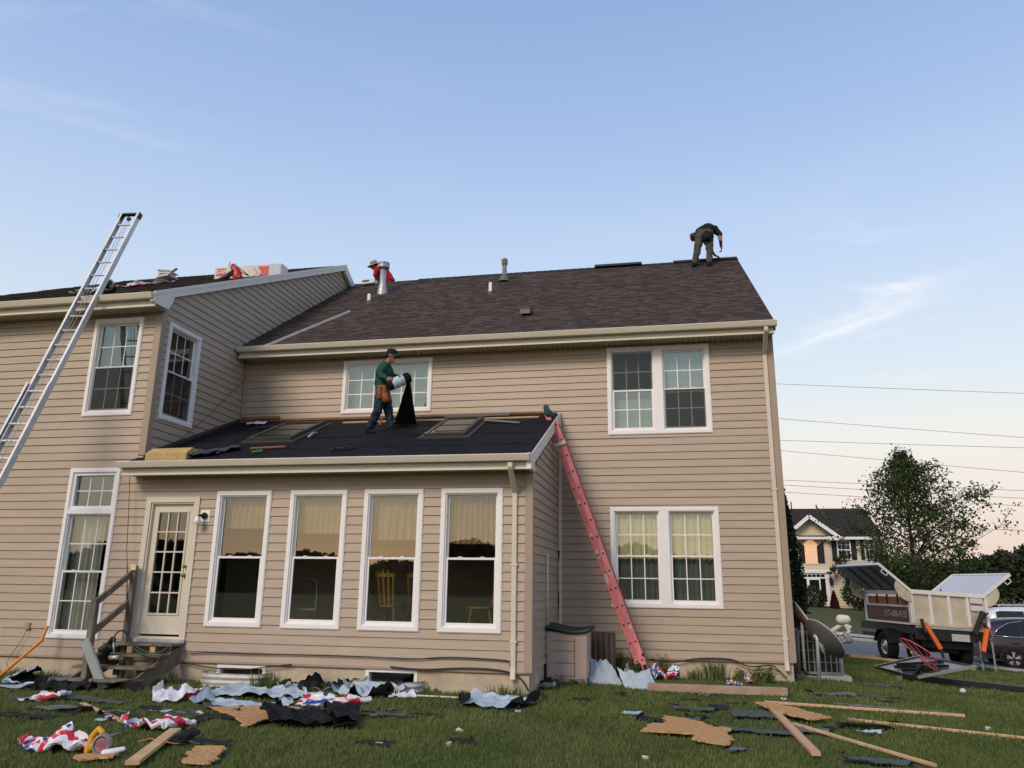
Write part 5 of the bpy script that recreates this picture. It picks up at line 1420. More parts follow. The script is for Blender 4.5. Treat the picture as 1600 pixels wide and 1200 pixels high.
# thick curled shingle strip at the foot of the steps
p = on_ground(182, 1083); m = MB(); m.smooth = True; vs = []
for lay in (0, .006):
    for i in range(15):
        for j in range(4): u = i/14; vs.append((u*.62-.31, j*.09, .10*math.sin(u*3.0)**2*(1+.5*u) + .02 + lay))
m.add(vs, [(L0+i*4+j, L0+i*4+j+1, L0+(i+1)*4+j+1, L0+(i+1)*4+j) for L0 in (0, 60) for i in range(14) for j in range(3)]); o = m.build('shingle_scrap', M_SCR[1]); o.location = p; tag(o, 'thick arched shingle strip at the foot of the steps', 'scrap', 'torn roofing scraps')
# small litter
for k, (x, y, c_) in enumerate(((700, 1168, (.45, .36, .26)), (592, 1168, (.4, .3, .2)), (1010, 1190, (.6, .55, .5)), (1545, 1143, (.6, .6, .6)), (808, 1115, (.62, .62, .62)), (717, 1146, (.62, .62, .62)), (311, 1118, (.66, .66, .68)))):
    p = on_ground(x, y); m = MB(); vs = [(rng.uniform(.4, 1)*.055*math.cos(a*1.05), rng.uniform(.4, 1)*.04*math.sin(a*1.05), .02+rng.uniform(0, .02)) for a in range(6)]; m.add(vs + [(v[0]*.9, v[1]*.9, 0) for v in vs], [tuple(range(6)), tuple(range(11, 5, -1))] + [(i, 6+i, 6+(i+1) % 6, (i+1) % 6) for i in range(6)])
    o = m.build('litter', mat('litter_%d' % k, c_, .7)); o.location = p + Vector((0, 0, .015)); tag(o, ['tan paper chip on the grass left of centre', 'brown leaf-like chip on the grass below the black sheet', 'pale chip on the grass at the bottom right of centre', 'white chip on the grass near the right edge', 'white paper scrap by the pale sheets at the downspout', 'tiny white chip on the grass below the downspout', 'white curl of plastic left of the pale strip'][k], 'litter', 'small litter on the lawn')
# saw
p = on_ground(150, 1186) + Vector((0, 0, .03)); saw = empty('circular_saw', 'yellow circular saw with grey guard lying at lower left', 'saw', tuple(p))
S_ = .9
m = MB(); m.smooth = True
for (a, b_, r0, r1) in (((-.13, .03, .03), (-.11, .05, .16), .035, .030), ((-.11, .05, .16), (-.05, .05, .235), .032, .026), ((-.05, .05, .235), (-.005, .05, .20), .026, .03), ((-.12, .05, .06), (-.03, .06, .10), .045, .05)): capsule(m, Vector(a)*S_, Vector(b_)*S_, r0*S_, r1*S_, 10)
m.build('motor_handle', mat('saw_yellow', (.62, .31, .012), .4, var=.08), saw)
m = MB(); m.smooth = True; m.lathe([(.03, .03), (.085, .03), (.092, .02), (.092, -.02), (.08, -.03), (.070, -.03), (.066, .0)], 24, T=lambda x, y, z: (.06+x*.6, z-.02+x*.5, .095+y)); m.build('blade_guard', mat('cast_magnesium', (.30, .29, .27), .5, metal=.4, var=.1), saw)
m = MB(); m.lathe([(0, 0), (.062, 0)], 24, T=lambda x, y, z: (.065+x*.6, z-.045+x*.5, .095+y)); m.build('blade', mat('red_blade', (.35, .03, .06), .4, col2=(.4, .32, .32), scale=16), saw)
m = MB(); m.box(-.14, .16, -.09, .02, .0, .008); m.build('base_plate', M_GALV, saw)
m = MB(); m.smooth = True; capsule(m, (.10, -.03, .03), (.23, .04, .055), .03, .022, 8); m.build('battery_bag', M_PLAST, saw)
# orange pole
a, b_, c_ = at(-12, 1066, 10.9), at(66, 1000, 11.35), at(75, 978, 11.4)
m = MB(); m.smooth = True; m.tube([a, a.lerp(b_, .5), b_, b_.lerp(c_, .35)+Vector((-.01, 0, 0)), c_], .024, 10); tag(m.build('orange_pole', mat('orange_plastic', (.68, .23, .015), .4)), 'bent orange pole leaning on the wall below the tall window', 'pole')
# outlet and thin red cord on the left wall
o0 = at(45, 978, YB); m = MB(); m.box(o0.x-.05, o0.x+.05, YB-.045, YB-.018, o0.z-.06, o0.z+.06); o = hp(m.build('outlet_cover', M_CORNER)); bevel(o, .008)
m = MB(); m.smooth = True; m.tube([at(44, 980, YB-.06), at(34, 1000, YB-.07), at(20, 1020, YB-.08), at(10, 1036, YB-.1), at(14, 1050, YB-.3)], .005, 5); tag(m.build('cable', mat('red_cord', (.16, .045, .03), .5)), 'thin red-brown cord hanging from the outlet on the left wall', 'cord')
# orange cord across the short board
m = MB(); m.smooth = True; m.tube([on_ground(214, 1170, .06), on_ground(232, 1168, .08), on_ground(250, 1171, .075), on_ground(272, 1171, .05), on_ground(300, 1166, .03)], .006, 6); tag(m.build('cable', mat('orange_cord', (.55, .16, .05), .5)), 'orange cord lying over the short pale board at lower left', 'cord')

# ================================================================== wooden steps with rail
steps = empty('wooden_steps', 'weathered wooden steps with a left handrail below the almond door', 'steps', (-8.2, 11.2, 0))
def sp(o): o.parent = steps; o.matrix_parent_inverse = Matrix.Translation(-steps.location); return o
SX0, SX1 = -8.72, -7.62
yfr = [11.60, 11.28, 10.98, 10.68]; zt = [.58, .44, .29, .14]
tread_y = [(11.28, 11.60), (11.02, 11.30), (10.74, 11.02), (10.46, 10.74)]
for k, ((y0, y1), z) in enumerate(zip(tread_y, zt)):
    ex = .03*k
    for h in (0, 1):
        ya = y0 + (y1-y0)*h/2 + .004; yb_ = y0 + (y1-y0)*(h+1)/2 - .004
        m = MB(); m.box(SX0-.06-ex, SX1+.05, ya, yb_, z-.035, z); o = sp(m.build('tread', M_OLDWOOD)); bevel(o, .005)
for x in (SX0+.02, SX1-.04):
    m = MB(); m.prism([(11.60, .54), (11.60, .26), (10.72, -.02), (10.44, -.02), (10.44, .10)], x, x+.04, T=lambda a, b_, c: (b_, a, c)); sp(m.build('stringer', M_OLDWOOD))
for (y, z0, z1) in ((11.30, .29, .545), (11.04, .14, .255)):
    for x in (-8.35, -7.95):
        m = MB(); m.box(x, x+.09, y, y+.04, z0, z1); sp(m.build('riser_block', M_WOOD if y > 11.2 else M_OLDWOOD))
pl_b = Vector((-8.86, 10.62, 0)); 
pt_ = at(150, 935, 10.62)
m = MB(); m.bar((pt_.x, 10.62, -.05), (pt_.x, 10.62, pt_.z), .09, .09, up=(0, 1, 0), bevel=.006); sp(m.build('post', M_OLDWOOD))
pu = at(211, 884, 11.50)
m = MB(); m.bar((pu.x, 11.50, .05), (pu.x, 11.50, pu.z), .085, .085, up=(0, 1, 0), bevel=.006); sp(m.build('post', M_OLDWOOD))
m = MB(); m.box(pu.x-.02, pu.x+.075, 11.42, 11.445, pu.z-.07, pu.z+.02); sp(m.build('post_tag', mat('pale_yellow_tag', (.62, .58, .30), .6)))
for (z0, z1) in ((pt_.z-.06, pu.z-.12), (pt_.z-.50, pu.z-.58)):
    m = MB(); m.bar((pt_.x+.02, 10.60, z0), (pu.x-.03, 11.48, z1), .045, .10, bevel=.005); sp(m.build('rail', M_OLDWOOD))
# things on the steps
a, b_ = at(132, 1000, 10.55), on_ground(160, 1077)+Vector((0, 0, .02))
m = MB(); dd = b_-a; m.bar(a, b_, .14, .008, up=(0, -1, .3)); m.bar(a+Vector((.065, .02, 0)), b_+Vector((.065, .02, 0)), .01, .06, up=(0, -1, .3)); m.bar(a+Vector((-.065, .015, 0)), b_+Vector((-.065, .015, 0)), .01, .04, up=(0, -1, .3)); tag(m.build('flashing_piece', mat('grey_flashing', (.30, .34, .34), .45, var=.08, metal=.2)), 'bent grey metal flashing leaning against the railing post', 'flashing')
m = MB(); m.smooth = True; q = at(170, 1018, 10.95)
for (a, b_, r0, r1) in (((-.12, 0, .02), (.02, 0, .06), .06, .08), ((-.02, .02, .08), (.04, .0, .17), .06, .05), ((-.16, 0, -.06), (-.05, .02, .0), .05, .06)): capsule(m, q+Vector(a), q+Vector(b_), r0, r1, 10)
ng = m.build('nail_gun', M_BLACK); tag(ng, 'black nail gun resting on the wooden steps', 'nail gun')
m = MB(); m.smooth = True; q2 = at(177, 1028, 10.85); m.tube([q2+Vector((-.06, 0, 0)), q2+Vector((.09, 0, .01))], .035, 12); m.tube([at(178, 1020, 10.85), at(177.5, 1004, 10.85)], .012, 8); m.build('magazine', M_GALV, ng)
m = MB(); m.smooth = True
pts = [at(177, 1004, 10.85), at(180, 992, 10.9), at(190, 985, 11.0), at(199, 992, 11.1), at(204, 1006, 11.1), at(215, 1018, 11.0), at(232, 1025, 10.95), at(250, 1025, 10.98), at(264, 1018, 11.1), at(268, 1008, 11.2)]
m.tube(smooth_path(pts), .012, 7); pts2 = [at(199, 885, 11.45), at(198, 940, 11.44), at(197, 985, 11.4), at(203, 1000, 11.15), at(222, 1016, 11.05), at(246, 1020, 11.0), at(262, 1012, 11.05)]
m.tube(smooth_path(pts2), .010, 7); tag(m.build('air_hose', M_HOSE), 'dark green air hose draped over the wooden steps', 'hose')
# cable from the eave down to the rail, and the one over the wing wall
m = MB(); m.smooth = True; m.tube([at(203, 744, 11.5), at(201, 800, 11.5), at(198, 860, 11.48), at(199, 886, 11.45)], .006, 5); tag(m.build('hanging_hose', M_HOSE), 'thin dark hose hanging straight down beside the tall window', 'hose')
m = MB(); m.smooth = True; m.tube([at_x(388, 588, XW+.06), at_x(360, 615, XW+.06), at_x(320, 655, XW+.06), at_x(290, 680, XW+.06), at_x(262, 700, XW+.06)], .005, 5)
m.tube([at_x(388, 588, XW+.06), at_x(405, 560, -8.5), at_x(412, 545, -8.35)], .005, 5); tag(m.build('hanging_hose', M_HOSE), 'thin hose slanting down across the grey side wall of the wing', 'hose')

# ================================================================== sunroom roof litter
zoff = Vector((0, 0, .03))
p0, p1 = rS(226, 719), rS(292, 717)
m = MB(); m.prism([(0, 0), (.28, .02), (.30, .10), (.16, .17), (.0, .13)], p0.x, p1.x, T=lambda a, b_, c: (b_, p0.y+a, p0.z+c+a*SSL+.02*math.sin(b_*9))); o = m.build('foam_block', mat('tan_foam', (.42, .28, .10), .9, col2=(.50, .38, .20), scale=9, bump=.4)); tag(o, 'tan foam block lying at the left end of the sunroom roof', 'foam block')
G_S = 'scraps on the sunroom roof'
M_BSCR = mat('blue_grey_shingle_scrap', (.035, .040, .050), .8, col2=(.075, .085, .10), scale=14)
for (x, y, L1, W1, rz, sd, lab) in ((316, 712, .55, .35, .1, 81, 'torn blue-grey shingle piece next to the foam block'), (352, 705, .45, .3, .5, 82, 'torn blue-grey shingle piece further up the felt'), (412, 670, .5, .12, .3, 83, 'pale-edged strip left of the left skylight'), (540, 703, .5, .10, .35, 84, 'dark folded strip on the felt below the worker'), (400, 664, .40, .15, -.1, 85, 'white and black scrap at the top corner by the wing wall')):
    q = rS(x, y); sheet('shingle_scrap', lab, 'scrap', q, L1, W1, rz, sd, M_BSCR if sd != 85 else M_PLAST, M_UBLK, G_S, slope=SSL, folds=1, amp=.05, nx=10, ny=6)
a, b_ = rS(391, 700.5, .02), rS(446, 697.5, .02); m = MB(); m.bar(a, b_, .06, .02, up=(0, -SSL, 1)); tag(m.build('wood_strip', M_PLY), 'orange wood strip lying below the left skylight', 'wood strip')
a, b_ = rS(393, 707, .03), rS(410, 704.5, .03); m = MB(); m.bar(a, b_, .07, .05, up=(0, -SSL, 1), bevel=.012); tag(m.build('chalk_box', mat('green_plastic', (.01, .16, .06), .5)), 'small green plastic tool on the felt below the left skylight', 'tool')
a, b_ = rS(482, 683, .03), rS(495, 676, .03); m = MB(); m.smooth = True; m.tube([a, a.lerp(b_, .5)+zoff, b_], .02, 7); tag(m.build('hammer', M_GALV), 'small metal hammer lying right of the left skylight', 'hammer')
a, b_ = rS(757, 656, .04), rS(812, 660, .05); m = MB(); m.bar(a, b_, .03, .02, up=(0, -SSL, 1)); tag(m.build('flashing_strip', mat('grey_flashing', (.30, .34, .34), .45)), 'thin grey flashing strip beside the right skylight', 'strip')
a, b_ = rS(594, 664, .02), rS(596, 645, .02); b_ = at(597, 652, a.y); m = MB(); m.bar(a, b_, .03, .03); tag(m.build('wood_stake', M_PLY), 'short orange wood stick standing behind the walking worker', 'stick')
a = rS(672, 648, .0); m = MB(); m.bar((-4.2, 14.30, zs(14.30)+.04), (-2.9, 14.30, zs(14.30)+.04), .30, .012, up=(0, -SSL, 1)); tag(m.build('flashing_sheet', mat('dull_flashing', (.10, .105, .11), .5)), 'dull grey flashing sheet along the wall above the right skylight', 'flashing')
# wing roof litter
yw_ = 11.75
q = at(167, 453, 11.62)
tb = empty('tool_bag', 'black tool bag and nail gun on the wing roof beside the silver ladder', 'tool bag', tuple(q))
m = MB(); m.smooth = True
for (a, b_, r0, r1) in (((-.05, 0, .06), (.02, 0, .10), .07, .09), ((.03, .02, .10), (.12, .02, .02), .07, .06), ((-.1, 0, .0), (.05, 0, -.02), .05, .05), ((.1, .0, -.02), (.14, .0, .04), .045, .05)): capsule(m, a, b_, r0, r1, 10)
m.build('body', M_BLACK, tb)
m = MB(); m.smooth = True; m.tube([(.0, -.02, .17), (.08, -.02, .18), (.13, -.02, .13), (.15, -.02, .04)], .018, 6); m.build('strap', mat('grey_webbing', (.28, .28, .29), .7), tb)
sheet('cloth', 'dark crumpled cloth behind the silver ladder on the wing roof', 'cloth', rW(140, 457.5), .75, .3, .1, 91, M_UBLK, M_PLAST, slope=WSL, folds=4, amp=.06)
q = rW(200, 446, .0); q = at(200, 439, 14.5); q.z = WE_Z + WSL*(14.5-WE_Y)
sheet('plastic_wrapper', 'red and white shingle wrapper lying on the wing roof left of the pipe', 'wrapper', q, .75, .35, .1, 92, M_PR1, M_PR1, 'printed plastic wrappers', slope=WSL, folds=3, amp=.06)
q = at(235, 436, 15.0); q.z = WE_Z + WSL*(15.0-WE_Y)
sheet('plastic_wrapper', 'pale empty wrapper stretched on the wing roof before the pipe', 'wrapper', q, 1.0, .4, .05, 93, mat('dull_wrap', (.36, .35, .34), .5, var=.1), M_PLAST, 'printed plastic wrappers', slope=WSL, folds=3, amp=.10)
q = at(260, 437, 14.9)
pk = empty('wrapper_stack', 'small stack of flattened white wrappers right of the wing roof pipe', 'wrappers', tuple(q))
for k in range(4):
    m = MB(); m.box(-.14, .16, -.15, .15, .03+k*.045, .055+k*.045, T=lambda a, b_, c: (a+.03*math.sin(k*2+b_*9), b_, c+.02*math.sin(a*14+k)-.0)); m.build('wrapper', M_PLAST if k % 2 == 0 else mat('dull_wrap', (.36, .35, .34), .5), pk)
m = MB(); m.bar((.08, 0, .16), (.24, 0, .26), .05, .03); m.build('torn_end', M_SCR[2], pk)

# ================================================================== storage bin and boards by it
bin_ = empty('storage_bin', 'taupe plastic storage bin with wavy dark green lid in the corner', 'storage bin', (-1.66, 13.30, 0))
M_TAUPE = mat('taupe_plastic', (.50, .395, .335), .5, var=.05, scale=6)
m = MB(); m.smooth = False
zb_ = at(860, 984, 13.05).z
def bt(x, y, z):            # walls taper slightly toward the foot
    k = .93 + .07*z/zb_
    return (x*k, y*k, z)
m.box(-.37, .33, -.33, .33, 0, zb_-.01, T=bt); o = m.build('bin_body', M_TAUPE, bin_); bevel(o, .05, 3)
for k, z in enumerate((.17, .40, .62, .80)):
    m = MB(); m.box(-.22, .12, -.338, -.322, z*zb_, z*zb_+.010, T=bt); m.build('groove', mat('taupe_groove', (.24, .17, .14), .6), bin_)
m = MB(); m.box(.118, .130, -.338, -.322, .03, zb_*.86, T=bt); m.build('groove', mat('taupe_groove', (.24, .17, .14), .6), bin_)
m = MB(); m.smooth = True; vs = []
for lay in (0, 1):
    for j in range(5):
        for i in range(17):
            u, v = i/16, j/4; vs.append((-.40+.78*u, -.37+.74*v, zb_ - .012 + lay*.055 + .04*math.cos(u*4.2+.4) + .02*v))
fs = [(j*17+i, j*17+i+1, (j+1)*17+i+1, (j+1)*17+i) for j in range(4) for i in range(16)]
m.add(vs, [tuple(q+85 for q in f) for f in fs] + [tuple(reversed(f)) for f in fs] + [(i, i+1, 85+i+1, 85+i) for i in range(16)] + [(68+i+1, 68+i, 153+i, 153+i+1) for i in range(16)] + [(j*17+16, (j+1)*17+16, 85+(j+1)*17+16, 85+j*17+16) for j in range(4)] + [((j+1)*17, j*17, 85+j*17, 85+(j+1)*17) for j in range(4)])
m.build('lid', mat('dark_green_lid', (.022, .034, .028), .5, var=.1), bin_)
M_BRN = mat('brown_resin', (.14, .10, .085), .6, var=.08)
q = at(940, 1030, 14.05); zt_ = at(940, 988, 14.05).z
gate = empty('resin_panel', 'brown ribbed resin panel standing behind the storage bin', 'panel', (q.x, 14.05, 0))
for k in range(5):
    m = MB(); m.bar((-.20+.095*k, 0, .02), (-.20+.095*k, 0, zt_-.03), .07, .03, up=(0, 1, 0), bevel=.012); m.build('rib', M_BRN, gate)
m = MB(); m.box(-.26, .24, .012, .03, .0, zt_); m.build('backing', mat('brown_resin_dark', (.09, .065, .055), .6), gate)
# conduit and cables on the walls
m = MB(); m.smooth = True; xx = at_x(853, 900, XS+.05); m.tube([(XS+.04, 13.0, .9), (XS+.04, 13.0, 2.05)], .014, 8); hp(m.build('conduit', M_GUTTER))
M_CAB = mat('black_cable', (.015, .013, .012), .5)
m = MB(); m.smooth = True; m.tube(smooth_path([at(x, y, YA-.09) for x, y in ((874, 860), (870, 900), (873, 935), (871, 965))]), .012, 6); tag(m.build('cable', M_CAB), 'dark cable hanging in the corner above the storage bin', 'cable', 'cables along the walls')
m = MB(); m.smooth = True
pts = [(296, 1021), (330, 1020), (400, 1022), (470, 1023), (570, 1026), (640, 1030), (700, 1027), (790, 1032), (797, 1040), (800, 1052)]
m.tube(smooth_path([at(x, y, YB-.045) for x, y in pts]), .009, 6); tag(m.build('cable', M_CAB), 'black cable run along the bottom siding board of the sunroom', 'cable', 'cables along the walls')
m = MB(); m.smooth = True
m.tube(smooth_path([at(x, y, YB-.05) for x, y in ((285, 1035), (330, 1043), (380, 1046), (420, 1042), (455, 1038))]), .010, 6); tag(m.build('cable', M_CAB), 'black cable sagging in front of the left basement window', 'cable', 'cables along the walls')
m = MB(); m.smooth = True
m.tube(smooth_path([at(x, y, YB-.05) for x, y in ((610, 1042), (660, 1046), (720, 1044), (770, 1046), (800, 1052), (815, 1062), (826, 1080))]), .012, 6); tag(m.build('cable', M_CAB), 'black cable sagging from the right basement window to the corner', 'cable', 'cables along the walls')
m = MB(); m.smooth = True
m.tube(smooth_path([at(x, y, YA-.06) for x, y in ((1018, 1030), (1050, 1035), (1090, 1029), (1140, 1030), (1170, 1041), (1205, 1040), (1215, 1046), (1230, 1060))]), .012, 6); tag(m.build('cable', M_CAB), 'brown cable sagging along the foundation right of the red ladder', 'cable', 'cables along the walls')
# ================================================================== right of the house
# ---- satellite dish on its post
YD = 14.75
q = at(1279, 1068, YD)
gz = terrain(q.x, YD)
dish = empty('satellite_dish', 'grey satellite dish with white arm on a steel post at the house corner', 'satellite dish', (q.x, YD, gz))
def dp(o): o.parent = dish; o.matrix_parent_inverse = Matrix.Translation(-dish.location); return o
K = lambda x, y, dy=0: at(x, y, YD + dy)
m = MB(); m.smooth = True; m.tube([(q.x+.01, YD, gz-.1), K(1277, 1000, 0), K(1273, 985, .05)], .032, 10); dp(m.build('post', M_GALV))
dc = K(1288, 999, .12); e1 = (K(1318, 1030, .0) - K(1260, 972, .12)); ra_ = e1.length/2; e1.normalize()
nrm = Vector((.72, .35, .60)); nrm = (nrm - e1*nrm.dot(e1)).normalized(); e2 = nrm.cross(e1)
m = MB(); m.smooth = True; vs = []; NR, NA = 8, 32
for lay in (0, -.006):
    for i in range(NR+1):
        r_ = i/NR
        for k in range(NA):
            a = 2*math.pi*k/NA; p = dc + e1*ra_*r_*math.cos(a) + e2*ra_*.95*r_*math.sin(a) + nrm*(.16*r_*r_ - .14 + lay); vs.append(tuple(p))
n_ = (NR+1)*NA
fs = [(i*NA+k, (i+1)*NA+k, (i+1)*NA+(k+1) % NA, i*NA+(k+1) % NA) for i in range(NR) for k in range(NA)]
m.add(vs, fs + [tuple(n_+x for x in reversed(f)) for f in fs] + [(NR*NA+k, n_+NR*NA+k, n_+NR*NA+(k+1) % NA, NR*NA+(k+1) % NA) for k in range(NA)])
dp(m.build('reflector', mat('dish_grey', (.085, .088, .095), .55, var=.06)))
m = MB(); m.smooth = True; m.tube([tuple(dc + e1*ra_*math.cos(a) + e2*ra_*.95*math.sin(a) + nrm*.02) for a in [2*math.pi*k/36 for k in range(36)]], .008, 6, closed=True); dp(m.build('rim', mat('dish_rim', (.5, .5, .5), .5)))
m = MB(); m.bar(K(1300, 985, .1), K(1322, 972, .0), .05, .06, bevel=.008); m.bar(K(1307, 990, .05), K(1326, 988, 0), .04, .03); m.bar(K(1320, 972, 0), K(1327, 988, .0), .05, .05, bevel=.008); dp(m.build('feed_arm', mat('aged_white', (.60, .58, .52), .6, var=.12, scale=10)))
m = MB(); m.smooth = True; capsule(m, K(1314, 968), K(1322, 968), .085, .075, 14); capsule(m, K(1322, 978), K(1328, 980), .035, .03, 10); dp(m.build('feed_head', mat('aged_white', (.6, .58, .52), .6)))
m = MB(); m.smooth = True; capsule(m, K(1321, 992, .0), K(1326, 999), .05, .07, 12); capsule(m, K(1317, 1004), K(1324, 999), .03, .05, 10); dp(m.build('signal_horn', mat('grey_horn', (.18, .20, .22), .5, var=.2)))
m = MB(); m.smooth = True
for (a, b_) in (((1276, 1000), (1284, 1010)), ((1281, 1006), (1287, 1019)), ((1273, 995), (1281, 1002)), ((1285, 1008), (1290, 1014))): capsule(m, K(*a, .02), K(*b_, .05), .03, .022, 8)
dp(m.build('bracket', M_GALV))
# second, older dish standing on edge behind it
a, b_ = at(1243, 942, 15.25), at(1272, 980, 15.1)
d2 = empty('satellite_dish', 'older brown-backed dish seen edge-on behind the grey dish', 'satellite dish', ((a.x+b_.x)/2, 15.2, terrain(2.6, 15.2)))
cc = (a+b_)/2 + Vector((-.06, 0, -.12)); e1 = (b_-a).normalized(); L2 = (b_-a).length/2
m = MB(); m.smooth = True; vs = []; nr2 = Vector((.75, -.1, .62)); nr2 = (nr2 - e1*nr2.dot(e1)).normalized(); e2 = nr2.cross(e1)
for i in range(7):
    for k in range(28):
        an = 2*math.pi*k/28; r_ = i/6; vs.append(tuple((a+b_)/2 + e1*L2*r_*math.cos(an) + e2*L2*.9*r_*math.sin(an) + nr2*.12*(r_*r_-1)))
m.add(vs, [(i*28+k, (i+1)*28+k, (i+1)*28+(k+1) % 28, i*28+(k+1) % 28) for i in range(6) for k in range(28)]); o = m.build('reflector', mat('rusty_dish', (.10, .075, .06), .6, col2=(.22, .17, .14), scale=6)); o.parent = d2; o.matrix_parent_inverse = Matrix.Translation(-d2.location); sd_ = o.modifiers.new('t', 'SOLIDIFY'); sd_.thickness = .012
m = MB(); m.smooth = True; m.tube([tuple((a+b_)/2 + e1*L2*math.cos(t) + e2*L2*.9*math.sin(t)) for t in [2*math.pi*k/36 for k in range(36)]], .010, 6, closed=True)
m.tube([((a+b_)/2).lerp(cc, 1), Vector((cc.x, 15.25, terrain(2.6, 15.2)))], .025, 8)
for o in (m.build('rim_and_post', mat('aged_white', (.6, .58, .52), .6)),): o.parent = d2; o.matrix_parent_inverse = Matrix.Translation(-d2.location)
# ---- air conditioner on a slab beside the house
ax0, ax1 = 2.20, 2.95; ay0, ay1 = 15.45, 16.15; az = terrain(2.5, 15.6)
ac = empty('air_conditioner', 'grey slatted air conditioner on a slab behind the satellite dish', 'air conditioner', (2.6, 15.8, az))
def ap(o): o.parent = ac; o.matrix_parent_inverse = Matrix.Translation(-ac.location); return o
M_ACG = mat('ac_grey', (.23, .24, .25), .5, var=.08)
m = MB(); m.box(ax0-.05, ax1+.12, ay0-.12, ay1+.05, az-.1, az+.09); o = ap(m.build('slab', M_KERB)); bevel(o, .01)
m = MB(); m.box(ax0+.05, ax1-.05, ay0+.05, ay1-.05, az+.12, az+.78); ap(m.build('coil', M_BLACK))
m = MB(); m.box(ax0, ax1, ay0, ay1, az+.09, az+.14); m.box(ax0, ax1, ay0, ay1, az+.77, az+.84); o = ap(m.build('casing', M_ACG)); bevel(o, .015)
for k in range(9):
    u = k/8
    m = MB(); w_ = .035 if k in (0, 8) else .018; m.box(ax0+u*(ax1-ax0)-w_/2, ax0+u*(ax1-ax0)+w_/2, ay0-.002, ay0+.03, az+.12, az+.78); ap(m.build('slat', M_ACG))
    m = MB(); m.box(ax1-.03, ax1+.002, ay0+u*(ay1-ay0)-w_/2, ay0+u*(ay1-ay0)+w_/2, az+.12, az+.78); ap(m.build('slat', M_ACG))
for z in (.3, .5, .65):
    m = MB(); m.box(ax0+.01, ax1-.01, ay0+.004, ay0+.02, az+z, az+z+.012); ap(m.build('crossbar', M_ACG))
m = MB(); m.smooth = True; m.lathe([(.30, 0), (.30, .03), (.26, .05), (.05, .06), (0, .06)], 20, T=lambda x, y, z: ((ax0+ax1)/2+x, (ay0+ay1)/2+y, az+.84+z)); ap(m.build('fan_grille', M_BLACK))
m = MB(); m.smooth = True; m.tube([(2.05, 15.3, az+1.15), (2.08, 15.2, az+.7), (2.12, 15.15, az+.35), (2.3, 15.2, az+.12), (2.5, 15.25, az+.1)], .016, 7); ap(m.build('line_set', M_CAB))
m = MB(); m.smooth = True; m.tube([at(1247, 985, 15.2), at(1249, 1050, 15.15)], .022, 8); ap(m.build('leg', M_ACG))

# ---- fallen basketball hoop
hoop = empty('basketball_hoop', 'fallen basketball hoop with black-framed backboard and pink rim on the lawn', 'basketball hoop', tuple(on_ground(1440, 1062)))
def hpn(o): o.parent = hoop; o.matrix_parent_inverse = Matrix.Translation(-hoop.location); return o
cL = on_ground(1368, 1050) + Vector((0, 0, .10)); cB = on_ground(1434, 1068) + Vector((0, 0, .10)); cT = at(1440, 1026, 17.75)
cR = cB + (cT - cL)
def bb(u, v, w): 
    n = (cT-cL).cross(cR-cT).normalized()
    if n.z < 0: n = -n
    return tuple(cL.lerp(cT, u).lerp(cB.lerp(cR, u), v) + n*w)
M_BBG = mat('smoked_backboard', (.24, .26, .26), .35, var=.06)
m = MB(); m.box(0.02, .98, 0.02, .98, -.008, .004, T=bb); hpn(m.build('backboard', M_BBG))
m = MB()
for (u0, u1, v0, v1) in ((0, 1, 0, .03), (0, 1, .97, 1), (0, .035, .03, .97), (.965, 1, .03, .97)): m.box(u0, u1, v0, v1, -.03, .03, T=bb)
hpn(m.build('frame', M_BLACK))
m = MB(); m.box(0, 1, -.012, -.001, -.028, .034, T=bb); m.box(.0, 1, 1.001, 1.010, -.02, .035, T=bb); hpn(m.build('edge_trim', M_WHITE))
for (p, q) in (((.18, .35), (.72, .85)), ((.32, .25), (.85, .62)), ((.1, .62), (.5, .92))):
    m = MB(); A_, B_ = Vector(bb(*p, .05)), Vector(bb(*q, .05)); m.bar(A_, B_, .05, .05); hpn(m.build('strut', M_BLACK))
j0 = on_ground(1405, 1066) + Vector((0, 0, .12)); j1 = on_ground(1436, 1068) + Vector((0, 0, .10)); j2 = on_ground(1660, 1093) + Vector((0, 0, .10))
m = MB(); m.bar(j0, j1, .10, .10, bevel=.01); m.bar(j1, Vector(bb(.75, .55, .06)), .07, .07); m.bar(j1 + Vector((-.1, 0, 0)), Vector(bb(.5, .6, .06)), .06, .06); hpn(m.build('arm', M_BLACK))
m = MB(); m.bar(j1, j2, .10, .10, bevel=.012); hpn(m.build('pole', mat('black_pole', (.012, .014, .02), .4)))
m = MB(); m.box(j0.x-.05, j0.x+.05, j0.y-.05, j0.y+.05, terrain(j0.x, j0.y), j0.z); hpn(m.build('prop_block', M_OLDWOOD))
rc = at(1432, 1018, 16.3); M_RIM = mat('pink_red_rim', (.55, .06, .13), .5)
m = MB(); m.smooth = True; ru = (at(1463, 1032, 16.1) - at(1406, 999, 16.4)); rl = ru.length/2; ru.normalize(); rv = Vector((-.2, -.75, .55)); rv = (rv - ru*rv.dot(ru)).normalized()
ctr = (at(1463, 1032, 16.1) + at(1406, 999, 16.4))/2
rp_ = [ctr + ru*rl*math.cos(a) + rv*.16*math.sin(a) for a in [2*math.pi*k/30 for k in range(30)]]
m.tube(rp_, .011, 7, closed=True); hpn(m.build('rim', M_RIM))
m = MB()
dn = Vector((.25, .1, -.32))
for k in range(0, 30, 3):
    p = rp_[k]; m.tube([p, p*.5 + (ctr+dn)*.5 + Vector((.03, 0, -.05)), ctr + dn + (p-ctr)*.35], .005, 5)
    p2 = rp_[(k+3) % 30]; m.tube([p*.5 + (ctr+dn)*.5 + Vector((.03, 0, -.05)), ctr + dn + (p2-ctr)*.35], .005, 5)
hpn(m.build('net', mat('pale_red_net', (.55, .20, .22), .7)))
